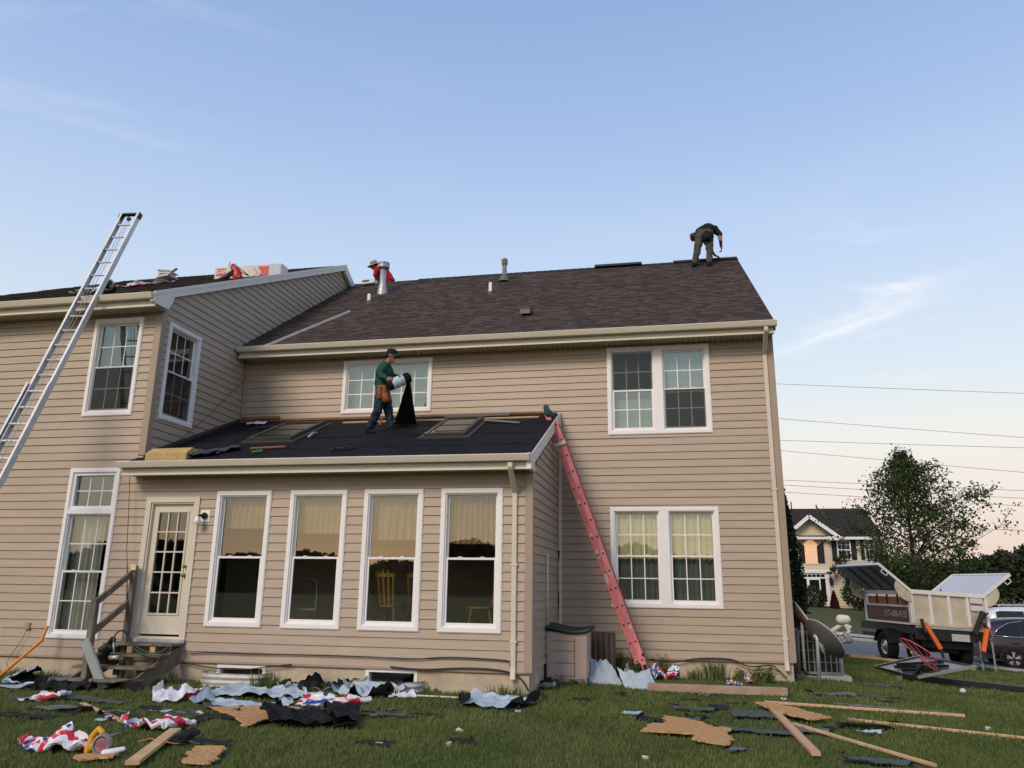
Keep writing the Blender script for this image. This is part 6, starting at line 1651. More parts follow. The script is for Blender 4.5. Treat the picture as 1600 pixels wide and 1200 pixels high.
p = on_ground(1505, 1085); m = MB(); m.smooth = True; m.lathe([(.05*math.cos(t), .05+.05*math.sin(t)) for t in [-math.pi/2+math.pi*k/8 for k in range(9)]], 14); o = m.build('ball', mat('white_ball', (.6, .6, .58), .5, var=.1)); o.location = p; tag(o, 'small white ball in the grass beside the black hoop pole', 'ball')

# ---- roofing debris trailer
c0 = at(1427, 973, 23.6)                      # near left bottom corner of the box
axis = Vector((-.20, .98, 0)).normalized(); side = Vector((axis.y, -axis.x, 0))
tz = terrain(c0.x + .5, c0.y + .5)
tr = empty('debris_trailer', 'cream metal roofing debris trailer with open lids and orange jacks', 'trailer', (c0.x, c0.y, tz))
def tp(o): o.parent = tr; o.matrix_parent_inverse = Matrix.Translation(-tr.location); return o
TWd, TL, ZB_, ZT_ = 2.02, 2.8, c0.z, at(1427, 926, 23.6).z
def TT(a, l, z): return tuple(Vector((c0.x, c0.y, 0)) + side*a + axis*l + Vector((0, 0, z - .055*a)))    # a across (right +), l back
M_CREAM = mat('cream_steel', (.60, .53, .40), .42, var=.18, scale=2.2, metal=.35, bump=.15, bscale=4)
M_TRW = mat('white_steel', (.70, .70, .69), .4, var=.06, scale=4)
M_TRBLK = mat('black_frame', (.012, .012, .012), .5, var=.3)
# rear panel of four bays
m = MB(); m.box(0, TWd, 0, .03, ZB_, ZT_, TT); tp(m.build('rear_panel', M_CREAM))
for k in range(5):
    u = k*TWd/4; m = MB(); m.box(u-.04 if k else 0, u+.04, -.05, .0, ZB_, ZT_, TT); tp(m.build('rib', M_TRW))
m = MB(); m.box(-.02, TWd+.02, -.07, .04, ZT_-.02, ZT_+.09, TT); tp(m.build('top_rail', M_TRW))
m = MB(); m.box(-.02, TWd+.02, -.045, .04, ZB_-.05, ZB_+.02, TT); tp(m.build('bottom_rail', M_CREAM))
m = MB(); m.box(-.0, TWd, .05, TL, ZB_-.02, ZB_+.02, TT); m.box(TWd-.03, TWd, .03, TL, ZB_, ZT_, TT); m.box(0, TWd, TL-.03, TL, ZB_, ZT_, TT); tp(m.build('box_body', M_CREAM))
# left side: open bay showing wood, lettered board below
m = MB(); m.box(-.03, .03, .0, .12, ZB_-.05, ZT_+.02, TT); m.box(-.03, .03, TL-.12, TL, ZB_-.05, ZT_+.02, TT); m.box(-.035, .03, 0, TL, ZT_-.06, ZT_+.05, TT); m.box(-.03, .03, .1, TL-.1, ZB_+.40, ZB_+.45, TT); m.box(-.03, .03, .1, TL-.1, ZB_-.06, ZB_-.01, TT); tp(m.build('side_frame', M_TRW))
for k in range(4):
    l0 = .16 + k*(TL-.32)/4
    m = MB(); m.box(.01, .03, l0, l0+(TL-.32)/4-.05, ZB_+.45, ZT_-.12, TT); tp(m.build('side_board', mat('reddish_ply', (.36, .17, .10), .7, var=.2, scale=5)))
    m = MB(); m.box(-.01, .025, l0-.05, l0, ZB_+.45, ZT_-.06, TT); tp(m.build('side_stake', mat('dark_red_stake', (.10, .02, .02), .6)))
m = MB(); m.box(-.015, .02, .13, TL-.13, ZB_-.01, ZB_+.40, TT); tp(m.build('sign_board', mat('maroon_board', (.055, .012, .010), .5, var=.15)))
def side_text(txt, size, l, z, mt, sx):
    o_ = Vector(TT(-.017, l, z)); Mx = Matrix((( -axis.x, 0, -side.x, o_.x), (-axis.y, 0, -side.y, o_.y), (0, 1, 0, o_.z), (0, 0, 0, 1)))
    return tp(put_text(txt, size, Mx, mt, None, sx=sx))
side_text('717-608-4155', .25, .92, ZB_+.20, mat('sign_white', (.40, .41, .40), .6, var=.2, scale=20), .95)
M_SRED = mat('sign_red', (.22, .025, .02), .5)
rr = random.Random(4)
for k in range(10):                                                  # red lettering too worn to read
    l0 = TL - .30 - k*.125; m = MB(); m.box(-.0165, -.0155, l0-.035, l0+.035, ZB_+.10, ZB_+.10+rr.choice((.16, .2, .2)), TT); tp(m.build('worn_letter', M_SRED))
# lids swung open over both sides
for s, a0 in ((-1, 0.0), (1, TWd)):
    dv = Vector((s*.80, 0, .66)) if s < 0 else Vector((.80, 0, .62)); Lw = .95
    def LT(a, l, w, s=s, a0=a0, dv=dv): 
        p = Vector(TT(a0 + dv.x*a, l, ZT_ + .06)); nn_ = Vector((-dv.z*s, 0, dv.x*s)).normalized(); return tuple(p + Vector((0, 0, dv.z*a + .055*0)) + (side*nn_.x + Vector((0, 0, nn_.z)))*w)
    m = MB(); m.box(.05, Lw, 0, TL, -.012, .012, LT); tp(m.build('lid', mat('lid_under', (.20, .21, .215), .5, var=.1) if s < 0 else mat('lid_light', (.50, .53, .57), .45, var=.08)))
    m = MB(); m.box(.0, Lw+.03, -.04, .0, -.035, .035, LT); m.box(0, Lw+.03, TL, TL+.04, -.035, .035, LT); m.box(Lw, Lw+.05, 0, TL, -.035, .035, LT); tp(m.build('lid_frame', M_TRW))
    for k in range(1, 4):
        m = MB(); m.box(.05, Lw, k*TL/4-.03, k*TL/4+.03, -.05, -.013, LT); tp(m.build('lid_rib', mat('lid_rib_grey', (.12, .12, .12), .5)))
    m = MB(); m.smooth = True; m.tube([LT(Lw-.10, -.06, -.05), LT(Lw-.10, -.07, -.14), LT(Lw-.26, -.07, -.14), LT(Lw-.26, -.06, -.05)], .015, 6); tp(m.build('lid_handle', M_TRW))
    for l in (-.03, TL):
        m = MB(); poly = [(0, -.02)] + [(.42*math.sin(t)*s*1.0 if s > 0 else -.42*math.sin(t), .42*(1-math.cos(t))-.24) for t in [0, .3, .6, .9, 1.2, 1.5]] + [(s*.36, .30)]
        m.prism([(a0 + x, ZT_ + z) for x, z in poly], l, l+.03, T=TT); tp(recalc(m.build('lid_bracket', M_CREAM)))
# debris showing over the rim
m = MB(); m.add([TT(.6, .5, ZT_+.05), TT(.75, .5, ZT_+.22), TT(.85, .6, ZT_+.06), TT(1.05, .5, ZT_+.05), TT(1.15, .5, ZT_+.2), TT(1.2, .6, ZT_+.05)], [(0, 1, 2), (3, 4, 5)]); tp(m.build('debris', M_UBLK))
# chassis, wheels, jacks
m = MB(); m.box(.15, TWd-.15, .0, TL+.8, ZB_-.30, ZB_-.08, TT); m.box(.05, TWd-.05, -.08, .08, ZB_-.42, ZB_-.14, TT); m.box(.35, TWd-.35, .2, 2.4, ZB_-.62, ZB_-.3, TT); m.box(.2, TWd-.2, .5, .7, ZB_-.75, ZB_-.3, TT); m.box(.7, TWd-.7, TL+.6, TL+2.0, ZB_-.55, ZB_-.42, TT); tp(m.build('chassis', M_TRBLK))
m = MB(); m.box(.02, TWd-.1, -.10, -.05, ZB_-.12, ZB_-.06, TT); tp(m.build('rear_step', M_GALV))
m = MB(); m.box(.95, 1.42, -.11, -.085, ZB_-.40, ZB_-.22, TT); tp(m.build('licence_plate', mat('plate', (.45, .45, .43), .4, var=.15, scale=30)))
R_T = .42
M_TYRE = mat('tyre', (.014, .014, .014), .8, bump=.3, bscale=60)
for a, l in ((-.02, 1.55), (TWd+.02, 1.55), (.42, .75), (TWd-.42, .75)):
    c_ = Vector(TT(a, l, 0)); gz_ = terrain(c_.x, c_.y); c_.z = gz_ + R_T + .01
    sgn = -1 if a < TWd/2 else 1
    def WT(x, y, z): return tuple(c_ + axis*x + Vector((0, 0, y)) + side*(z*sgn))
    wh = MB(); wh.smooth = True; wh.lathe([(.22, .10), (.26, .135), (.36, .145), (.41, .11), (R_T, .04), (R_T, -.04), (.41, -.11), (.36, -.145), (.24, -.13)], 28, T=WT); o = tp(wh.build('wheel', M_TYRE))
    wh = MB(); wh.smooth = True; wh.lathe([(.245, .12), (.235, .10), (.21, .05), (.16, .05), (.13, .09), (.07, .10), (.06, .13), (0, .135)], 24, T=WT); sub_ = wh.build('rim', mat('chrome_rim', (.62, .62, .62), .22, metal=.8, var=.1), o)
m = MB(); m.smooth = False
for k in range(9):
    t0, t1 = math.pi*(.08+.84*k/9), math.pi*(.08+.84*(k+1)/9); rF = .50
    cF = Vector(TT(-.02, 1.55, 0)); cF.z = terrain(cF.x, cF.y) + R_T
    pA = cF + axis*rF*math.cos(t0) + Vector((0, 0, rF*math.sin(t0))); pB = cF + axis*rF*math.cos(t1) + Vector((0, 0, rF*math.sin(t1)))
    m.quad(pA - side*.18, pB - side*.18, pB + side*.15, pA + side*.15)
o = tp(m.build('mudguard', mat('black_steel', (.02, .02, .022), .35))); sm_ = o.modifiers.new('t', 'SOLIDIFY'); sm_.thickness = .02
M_ORNG = mat('orange_paint', (.72, .12, .012), .4, var=.06)
for a, s in ((.22, 1), (TWd-.12, -1)):
    m = MB(); m.bar(TT(a, -.16, ZB_+.02), TT(a+.28*s, -.30, ZB_-.62), .11, .11, up=(0, 1, 0), bevel=.02); j = tp(m.build('jack', M_ORNG))
    m = MB(); m.bar(TT(a-.06, -.14, ZB_+.12), TT(a-.02*s, -.18, ZB_-.25), .06, .14, up=(0, 1, 0)); m.bar(TT(a+.28*s, -.30, ZB_-.6), TT(a+.32*s, -.32, ZB_-.85), .06, .06, up=(0, 1, 0)); tp(m.build('jack_mount', M_TRBLK))
m = MB(); m.bar(TT(1.55, -.14, ZB_-.18), TT(1.85, -.16, ZB_+.42), .14, .05, up=(0, 1, 0)); m.bar(TT(1.7, -.2, ZB_+.1), TT(1.95, -.2, ZB_+.40), .03, .03); tp(m.build('control_arm', M_TRBLK))
for k in range(2):
    m = MB(); m.box(1.58, 1.92, -.055, -.052, ZB_+.42+.2*k, ZB_+.56+.2*k, TT); tp(m.build('decal', mat('decal_white', (.62, .60, .60), .5)))
    m = MB(); m.box(1.58, 1.92, -.058, -.0555, ZB_+.56+.2*k, ZB_+.585+.2*k, TT); tp(m.build('decal_stripe', mat('decal_red', (.4, .03, .07), .5)))
for a in (1.62, 1.95):
    m = MB()
    top_ = Vector(TT(a, -.2, ZB_-.40)); gzc = terrain(top_.x, top_.y); n = int((top_.z-gzc)/.06)
    for k in range(n):
        z = top_.z - k*.06; t = (k % 2)*math.pi/2
        ux = Vector((math.cos(t+.6), math.sin(t+.6), 0)); m.tube([Vector((top_.x, top_.y, z)) + ux*.022*math.cos(q) + Vector((0, 0, .042*math.sin(q))) for q in [2*math.pi*i/8 for i in range(8)]], .009, 5, closed=True)
    tp(m.build('chain', M_GALV))

# ---- parked cars
def car(name, label, loc, rz, paint, Lc, Hc, Wc, dark, boxy=False):
    root = empty(name, label, 'car', loc, rz)
    hw = Wc/2
    # stations from rear (0) to nose (Lc): x, bottom, belt, roof, half width at belt, half width at roof
    if boxy: ST = [(0, .45, 1.05, 1.30, .86, .66), (.10, .36, 1.05, 1.72, .95, .72), (.45, .32, 1.05, Hc, .99, .75), (2.4, .32, 1.02, Hc, 1, .76), (3.05, .32, 1.0, Hc-.12, 1, .72), (3.65, .32, 1.0, 1.06, .99, .88), (4.5, .34, .96, 1.0, .94, .82), (Lc, .45, .80, .86, .82, .66)]
    else: ST = [(0, .50, .95, 1.06, .84, .70), (.12, .38, .98, 1.38, .94, .66), (.55, .32, .99, Hc-.06, .99, .70), (1.5, .30, .97, Hc, 1, .73), (2.6, .30, .95, Hc-.05, 1, .72), (3.3, .30, .95, 1.10, .99, .84), (4.1, .32, .90, .96, .95, .80), (Lc, .42, .68, .74, .80, .62)]
    def sec(s):
        x, zb, zl, zr, hb, hr = s; h = hw
        return [(x, 0, zb), (x, h*hb*.90, zb), (x, h*hb*.985, zb+.14), (x, h*hb, (zb+zl)/2+.05), (x, h*hb*.965, zl), (x, h*hr, zr-.07), (x, h*hr*.82, zr-.005), (x, 0, zr+.02)]
    m = MB(); m.smooth = True
    rings = [[(x, y, z) for x, y, z in sec(s)] + [(x, -y, z) for x, y, z in reversed(sec(s)[1:-1])] for s in ST]
    n = len(rings[0]); vs = [p for r_ in rings for p in r_]
    m.add(vs, [(i*n+k, i*n+(k+1) % n, (i+1)*n+(k+1) % n, (i+1)*n+k) for i in range(len(rings)-1) for k in range(n)] + [tuple(range(n-1, -1, -1)), tuple(range((len(rings)-1)*n, len(rings)*n))])
    o = m.build('body', paint, root); recalc(o); sb = o.modifiers.new('s', 'SUBSURF'); sb.levels = 2; sb.render_levels = 2
    def S_(x, t, off=.012):
        for a, b_ in zip(ST, ST[1:]):
            if a[0] <= x <= b_[0]:
                k = (x-a[0])/(b_[0]-a[0]); i = [a[j]+(b_[j]-a[j])*k for j in range(6)]; break
        y0, z0, y1, z1 = hw*i[4]*.965, i[2], hw*i[5], i[3]-.07
        return Vector((x, y0+(y1-y0)*t+off, z0+(z1-z0)*t))
    wins = ([(.35, 1.25), (1.36, 2.25), (2.34, 3.0)] if boxy else [(.42, 1.18), (1.24, 2.05), (2.12, 2.95)])
    for sd in (-1, 1):
        for wi, (x0, x1) in enumerate(wins):
            m = MB(); q = []
            lo0 = .12; hi0, hi1 = (.92, .92)
            if not boxy and wi == 0: hi0 = .35
            if wi == 2: hi1 = .30 if not boxy else .55
            N = 6
            top = [S_(x0+(x1-x0)*k/N, hi0+(hi1-hi0)*(k/N)**(.6 if wi == 0 else 1.8)) for k in range(N+1)]; bot = [S_(x0+(x1-x0)*k/N, lo0) for k in range(N+1)]
            vs = [(p.x, p.y*sd, p.z) for p in bot] + [(p.x, p.y*sd, p.z) for p in top]
            m.add(vs, [(k, k+1, N+1+k+1, N+1+k) for k in range(N)]); m.build('side_window', dark, root)
        if not boxy:
            m = MB(); m.smooth = True; m.tube([(p.x, p.y*sd, p.z) for p in [S_(.36, .14, .02), S_(.9, .06, .02), S_(2.0, .06, .02), S_(2.98, .08, .02)]], .014, 6); m.tube([(p.x, p.y*sd, p.z) for p in [S_(.36, .14, .02), S_(.55, .55, .02), S_(.9, .88, .02), S_(1.3, .95, .02)]], .012, 6); m.build('window_trim', M_WHITE if False else mat('chrome_trim', (.7, .7, .7), .2, metal=.9), root)
        m = MB(); m.box(.9, 1.08, (hw+.0)*sd-.015, (hw+.0)*sd+.03*sd, .80, .84); m.box(1.95, 2.13, hw*sd-.015, hw*sd+.03*sd, .80, .84); m.build('door_handle', paint, root)
        m = MB(); m.smooth = True; capsule(m, (.06, sd*hw*.74, .98), (.22, sd*hw*.90, 1.04), .09, .055, 10); m.build('tail_light', mat('tail_red', (.45, .01, .03), .25), root)
    for sd in (-1, 1):
        for x in (.86, Lc-.92):
            def WT(a, b_, c_): return (x+a, sd*(hw-.10)+c_*sd, .34+b_)
            w = MB(); w.smooth = True; w.lathe([(.20, .08), (.24, .10), (.31, .10), (.34, .06), (.345, 0), (.34, -.08), (.2, -.1)], 28, T=WT); wo = w.build('wheel', M_TYRE, root)
            w = MB(); w.lathe([(.235, .095), (.215, .085), (.205, .04), (.05, .03), (0, .03)], 24, T=WT); w.build('rim', mat('rim_dark', (.05, .05, .05), .5), wo)
            w = MB()
            for k in range(5):
                for dk in (-.16, .16):
                    t = 2*math.pi*k/5+.3; w.bar(WT(.04*math.cos(t), .04*math.sin(t), .085), WT(.215*math.cos(t+dk), .215*math.sin(t+dk), .088), .032, .025, up=(0, sd, 0))
            w.build('spoke', mat('alloy', (.60, .60, .61), .3, metal=.6), wo)
            w = MB(); 
            for k in range(10):
                t0, t1 = math.pi*(k/10), math.pi*((k+1)/10); w.add([WT(.42*math.cos(t0), .42*math.sin(t0)-.02, .105), WT(.42*math.cos(t1), .42*math.sin(t1)-.02, .105), WT(.36*math.cos(t1), .36*math.sin(t1), .108), WT(.36*math.cos(t0), .36*math.sin(t0), .108)], [(0, 1, 2, 3)])
            w.build('arch', M_BLACK, root)
    m = MB(); m.box(-.03, .30, -hw*.86, hw*.86, .32, .52); m.box(.3, Lc-.3, -hw*1.0, -hw*.98, .26, .34); m.box(.3, Lc-.3, hw*.98, hw*1.0, .26, .34); m.build('bumper', M_BLACK, root)
    m = MB(); m.add([(.03, -hw*.62, 1.10), (.03, hw*.62, 1.10), (.26 if not boxy else .14, hw*.56, 1.50), (.26 if not boxy else .14, -hw*.56, 1.50)], [(0, 1, 2, 3)]); m.build('rear_window', dark, root)
    if boxy:
        m = MB()
        for sd in (-1, 1): m.tube([(.5, sd*.62, Hc+.02), (.55, sd*.62, Hc+.07), (2.3, sd*.62, Hc+.07), (2.4, sd*.62, Hc+.02)], .02, 6)
        m.build('roof_rail', M_GALV, root)
    return root
M_CGL = mat('car_glass', (.010, .013, .016), .08)
q = at(1533, 1026, 30.2); car('parked_car', 'dark maroon crossover parked on the road behind the trailer', (q.x-.15, 30.2, terrain(q.x+1.5, 30.2)+.03), R(-3.5), mat('maroon_paint', (.016, .008, .011), .3, coat=.4), 4.55, 1.62, 1.82, M_CGL)
q = at(1524, 1010, 34.0); car('parked_car', 'white sport utility vehicle parked beyond the maroon car', (q.x, 33.2, terrain(q.x+1.5, 33.2)+.03), R(-3.0), mat('white_car_paint', (.66, .67, .68), .3, coat=.5), 5.0, 1.86, 1.95, M_CGL, boxy=True)
# ================================================================== inside the windows
def curtain(label, T, u0, u1, z0, z1, v, mt, pleats=9, amp=.025):
    m = MB(); m.smooth = True; n = pleats*6; vs = []
    for j in range(5):
        z = z0 + (z1-z0)*j/4
        for i in range(n+1):
            u = u0+(u1-u0)*i/n; vs.append(T(u, v + amp*math.sin(i/n*pleats*6.28+.4*math.sin(j+i*.1))*(1.1-.25*j/4), z))
    m.add(vs, [(j*(n+1)+i, j*(n+1)+i+1, (j+1)*(n+1)+i+1, (j+1)*(n+1)+i) for j in range(4) for i in range(n)])
    return tag(m.build('curtain', mt), label, 'curtain', 'curtains and blinds')
M_CREAMC = mat('cream_curtain', (.86, .78, .50), .9, var=.05, scale=3)
M_SHEER = mat('grey_sheer', (.25, .28, .26), .9, var=.08, scale=3)
M_WHITEC = mat('white_curtain', (.60, .60, .55), .9, var=.06, scale=3)
um = (R_ALO[0]+R_ALO[1])/2
for lab, u0, u1 in (('left', R_ALO[0]+.05, um-.06), ('right', um+.06, R_ALO[1]-.05)):
    curtain('cream curtain behind the upper sash of the %s lower twin window' % lab, TF, u0, u1, 2.02, R_ALO[3]-.03, -.17, M_CREAMC, 8)
    curtain('grey sheer curtain behind the lower sash of the %s lower twin window' % lab, TF, u0, u1, R_ALO[2], 2.03, -.19, M_SHEER, 9)
curtain('white curtain on the left of the tall window', TB, R_BT[0]+.02, R_BT[0]+.42, R_BT[2], 2.62, -.25, M_WHITEC, 4, .03)
curtain('white curtain on the right of the tall window', TB, R_BT[1]-.24, R_BT[1]-.02, 1.3, 2.62, -.27, M_WHITEC, 2, .03)
curtain('white curtain in the middle of the tall window', TB, R_BT[0]+.40, R_BT[0]+.60, R_BT[2], 2.62, -.26, M_WHITEC, 2, .03)
M_VAL = mat('tan_valance', (.38, .32, .19), .9, var=.25, scale=4, stretch=(6, 1, 1))
for k, (a, b_) in enumerate(WIN_B):
    curtain('tan pleated valance in the %s sunroom window' % ('first', 'second', 'third', 'fourth')[k], TB, a+.05, b_-.05, (2.38, 2.30, 2.20, 2.14)[k], ZB1-.03, -.20, M_VAL, (8, 9, 7, 10)[k], (.018, .016, .026, .03)[k])
def blind(label, T, u0, u1, z0, z1, v, mt):
    m = MB(); z = z0
    while z < z1: m.add([T(u0, v-.012, z), T(u1, v-.012, z), T(u1, v+.012, z+.022), T(u0, v+.012, z+.022)], [(0, 1, 2, 3)]); z += .034
    return tag(m.build('blind', mt), label, 'blind', 'curtains and blinds')
M_BLIND = mat('blind_slat', (.34, .40, .37), .7)
blind('white slat blind in the upper left front window', TB, R_BUP[0]+.06, R_BUP[1]-.06, R_BUP[2]+.35, R_BUP[3]-.05, -.2, M_BLIND)
blind('dark slat blind in the side window of the wing', TW, R_SIDE[0]+.06, R_SIDE[1]-.06, R_SIDE[2]+.5, R_SIDE[3]-.05, -.2, mat('dark_blind', (.10, .12, .11), .7))
for lab, r, z0, z1 in (('left', (R_AUP[0]+.05, -.16), R_AUP[2]+.02, 5.18), ('right', (-.02, R_AUP[1]-.05), 5.14, R_AUP[3]-.03)):
    m = MB(); m.quad(TF(r[0], -.2, z0), TF(r[1], -.2, z0), TF(r[1], -.2, z1), TF(r[0], -.2, z1)); tag(m.build('reflection_board', mat('pale_reflection', (.42, .48, .45), .8, var=.05)), 'pale board added as sky reflection in the %s upper twin window' % lab, 'shade', 'curtains and blinds')  # pale boards added behind two sashes to stand for mirrored sky
m = MB(); m.quad(TF(R_AHOP[0]+.03, -.22, R_AHOP[2]), TF(R_AHOP[1]-.03, -.22, R_AHOP[2]), TF(R_AHOP[1]-.03, -.22, R_AHOP[3]), TF(R_AHOP[0]+.03, -.22, R_AHOP[3])); tag(m.build('reflection_board', mat('grey_green_reflection', (.28, .34, .32), .8, var=.08, scale=2)), 'grey-green board added as sky reflection behind the sliding window', 'shade', 'curtains and blinds')  # added board whose colour stands for the sky mirrored in this window
# chairs and a step stool in the sunroom
M_OAK = mat('yellow_oak', (.30, .19, .04), .5, var=.15, scale=6)
def chair(label, x, y, rz):
    root = empty('wooden_chair', label, 'chair', (x, y, .74), rz, 'chairs in the sunroom')
    m = MB(); m.smooth = True; m.lathe([(0, .43), (.20, .43), (.22, .445), (.21, .465), (0, .46)], 20, T=lambda a, b_, c: (a*1.02, b_*.95, c)); m.build('seat', M_OAK, root)
    for sx in (-1, 1):
        for sy in (-1, 1): m = MB(); m.smooth = True; m.tube([(sx*.14, sy*.13, .44), (sx*.21, sy*.20, 0)], [.018, .015], 8); m.build('leg', M_OAK, root)
    m = MB(); m.tube([(-.19, -.17, .16), (-.19, .17, .16)], .011, 6); m.tube([(.19, -.17, .16), (.19, .17, .16)], .011, 6); m.tube([(-.19, 0, .16), (.19, 0, .16)], .011, 6); m.build('stretcher', M_OAK, root)
    for k in range(5):
        u = (k-2)*.08; m = MB(); m.bar((u, .17, .45), (u*1.25, .27, 1.0-.012*(k-2)**2), .038, .014, up=(0, 1, 0)); m.build('back_slat', M_OAK, root)
    m = MB(); m.bar((-.21, .255, .92), (.21, .255, .92), .02, .06); m.build('back_rail', M_OAK, root)
chair('slat-backed yellow chair seen in the third sunroom window', at(612, 930, 12.08).x, 12.08, R(165)); chair('yellow chair seen half behind the third sunroom window frame', at(655, 930, 12.6).x, 12.6, R(200)); chair('yellow chair seen in the fourth sunroom window', at(750, 940, 12.1).x, 12.1, R(-75))
st = empty('step_stool', 'grey folding step stool seen in the second sunroom window', 'step stool', (at(474, 940, 12.1).x, 12.1, .62), R(25))
for x in (-.2, .2):
    m = MB(); m.smooth = True; m.tube([(x, -.2, 0), (x, 0, .75), (x*.9, .03, .95)], .012, 7); m.tube([(x, .22, 0), (x, .0, .7)], .012, 7); m.build('leg', M_GALV, st)
m = MB(); m.tube([(-.18, .03, .95), (0, .035, .98), (.18, .03, .95)], .012, 7); m.build('handle', M_GALV, st)
for z, y in ((.25, -.14), (.5, -.07)): m = MB(); m.box(-.2, .2, y-.1, y+.06, z-.015, z+.01); m.build('step', M_GALV, st)

# ================================================================== foliage
def leaf_mesh(name, C, size, seed, mat_, parent=None, aspect=.55, up_bias=.3, shade=None):
    """many small leaf faces, one mesh"""
    r = np.random.default_rng(seed); n = len(C); C = np.asarray(C, float)
    size = np.broadcast_to(np.asarray(size, float), (n,)) * r.uniform(.7, 1.3, n)
    d = r.normal(size=(n, 3)); d /= np.linalg.norm(d, axis=1)[:, None]
    q = r.normal(size=(n, 3)); q[:, 2] += up_bias; s = np.cross(d, q); s /= np.linalg.norm(s, axis=1)[:, None] + 1e-9
    a = C - d*size[:, None]*.5; b = C + d*size[:, None]*.5; k = s*size[:, None]*aspect*.5
    V = np.stack([a, C + k, b, C - k], axis=1).reshape(-1, 3)
    me = bpy.data.meshes.new(name); me.vertices.add(4*n); me.vertices.foreach_set('co', V.ravel())
    me.loops.add(4*n); me.loops.foreach_set('vertex_index', np.arange(4*n)); me.polygons.add(n)
    me.polygons.foreach_set('loop_start', np.arange(n)*4); me.polygons.foreach_set('loop_total', np.full(n, 4))
    me.materials.append(mat_); me.update(); me.validate()
    set_shade(me, (shade if shade is not None else r.uniform(0, 1, n)).astype(float))
    return link(name, me, parent)
M_LEAF = attr_mat('maple_leaf', (.024, .042, .012), (.078, .115, .032), rough=.6, bump=0, trans=.25)
M_LEAFD = attr_mat('dark_leaf', (.014, .024, .009), (.042, .060, .020), rough=.7, bump=0, trans=.15)
M_LEAFE = attr_mat('evergreen_leaf', (.012, .022, .008), (.036, .055, .018), rough=.7, bump=0, trans=.1)
M_LEAFR = attr_mat('red_barberry_leaf', (.030, .008, .006), (.085, .026, .016), rough=.7, bump=0, trans=.15)
M_BARK = mat('bark', (.045, .035, .028), .95, var=.3, scale=8, bump=.5, bscale=12)
def tree(label, base, H, W, seed, nl=9000, leaf=.13, mt=None, crown0=.18, sparse=1.0, group=None, taper=.55, name='deciduous_tree'):
    rr = random.Random(seed); base = Vector(base)
    root = empty(name, label, 'tree', tuple(base), 0, group)
    tm = MB(); tm.smooth = True; cen = []; wts = []
    lean = Vector((rr.uniform(-.03, .03), rr.uniform(-.03, .03), 1))
    tp_ = [lean*H*t + Vector((.05*H*.2*math.sin(t*5+seed), .05*H*.2*math.cos(t*4), 0)) for t in [k/9 for k in range(10)]]
    tm.tube(tp_, [max(.012, H*.018*(1-t*.93)) for t in [k/9 for k in range(10)]], 9)
    nb = int(30*sparse) + 10
    for k in range(nb):
        t = crown0 + (1-crown0)*((k+rr.random())/nb)**.9
        p = lean*H*t; az = k*2.4 + rr.uniform(-.4, .4)
        tt = (t-crown0)/(1-crown0)
        L_ = W/2*(math.sin(math.pi*min(1, .16+tt*.9)**.75)*(.9) + .10)*rr.uniform(.7, 1.12)
        el = rr.uniform(.25, .6) + tt*.55
        d = Vector((math.cos(az)*math.cos(el), math.sin(az)*math.cos(el), math.sin(el)))
        pts = [p + d*L_*q + Vector((0, 0, -.10*L_*q*q + .04*L_*math.sin(q*6+k))) for q in (0, .35, .7, 1)]
        tm.tube(pts, [max(.008, H*.0055*(1-tt*.6)), H*.0038, H*.002, .004], 5, cap=False)
        ns = int(6 + L_*2.2)
        for j in range(ns):
            q = rr.uniform(.22, 1.0); a0 = p + d*L_*q + Vector((0, 0, -.10*L_*q*q))
            sd = Vector((rr.gauss(0, 1), rr.gauss(0, 1), rr.gauss(.25, .6))).normalized(); l2 = L_*rr.uniform(.15, .42)*(1.15-q*.5)
            b0 = a0 + sd*l2; tm.tube([a0, b0], [.012, .004], 4, cap=False)
            for u in (.45, .8, 1.05):
                cen.append(a0.lerp(b0, u)); wts.append(1.0)
    tm.build('trunk', M_BARK, root)
    r = np.random.default_rng(seed); cn = np.array([tuple(c) for c in cen]); idx = r.integers(0, len(cn), nl)
    # a leaf clump lies darker or lighter as a whole
    cl_sh = r.uniform(.0, 1, len(cn))
    C = cn[idx] + r.normal(size=(nl, 3))*np.array([1, 1, .75])*W*.022
    leaf_mesh('crown', C, leaf, seed, mt or M_LEAF, root, shade=np.clip(.55*cl_sh[idx] + .45*r.uniform(0, 1, nl), 0, 1))
    return root
def bush(label, base, rx, ry, rz_, seed, n=3500, leaf=.07, mt=None, name='shrub', cone=0.0, group=None, lumps=9, cat='shrub'):
    r = np.random.default_rng(seed); root = empty(name, label, cat, tuple(base), 0, group)
    L_ = r.normal(size=(lumps, 3)); L_ /= np.linalg.norm(L_, axis=1)[:, None]
    pts = []
    u = r.normal(size=(n, 3)); u /= np.linalg.norm(u, axis=1)[:, None]; rad = r.uniform(.45, 1, n)**.5
    bump_ = 1 + .16*np.max(u @ L_.T, axis=1) - .12 + .05*r.normal(size=n)
    P = u*rad[:, None]*bump_[:, None]
    z = (P[:, 2]+1)/2; k = 1 - cone*np.clip(z, 0, 1)
    C = np.stack([P[:, 0]*rx*k, P[:, 1]*ry*k, np.clip(z, .02, 1.2)*rz_*2], axis=1)
    cid = (np.floor(C[:, 0]/.12)*7 + np.floor(C[:, 1]/.12)*13 + np.floor(C[:, 2]/.12)*29).astype(int) % 97
    sh = np.clip(.5*r.uniform(0, 1, 97)[cid] + .5*r.uniform(0, 1, n), 0, 1)
    leaf_mesh('foliage', C, leaf, seed, mt or M_LEAFE, root, shade=sh)
    m = MB(); m.tube([(0, 0, -.1), (0, 0, rz_*1.2)], [.06, .02], 6); m.build('stem', M_BARK, root)
    return root
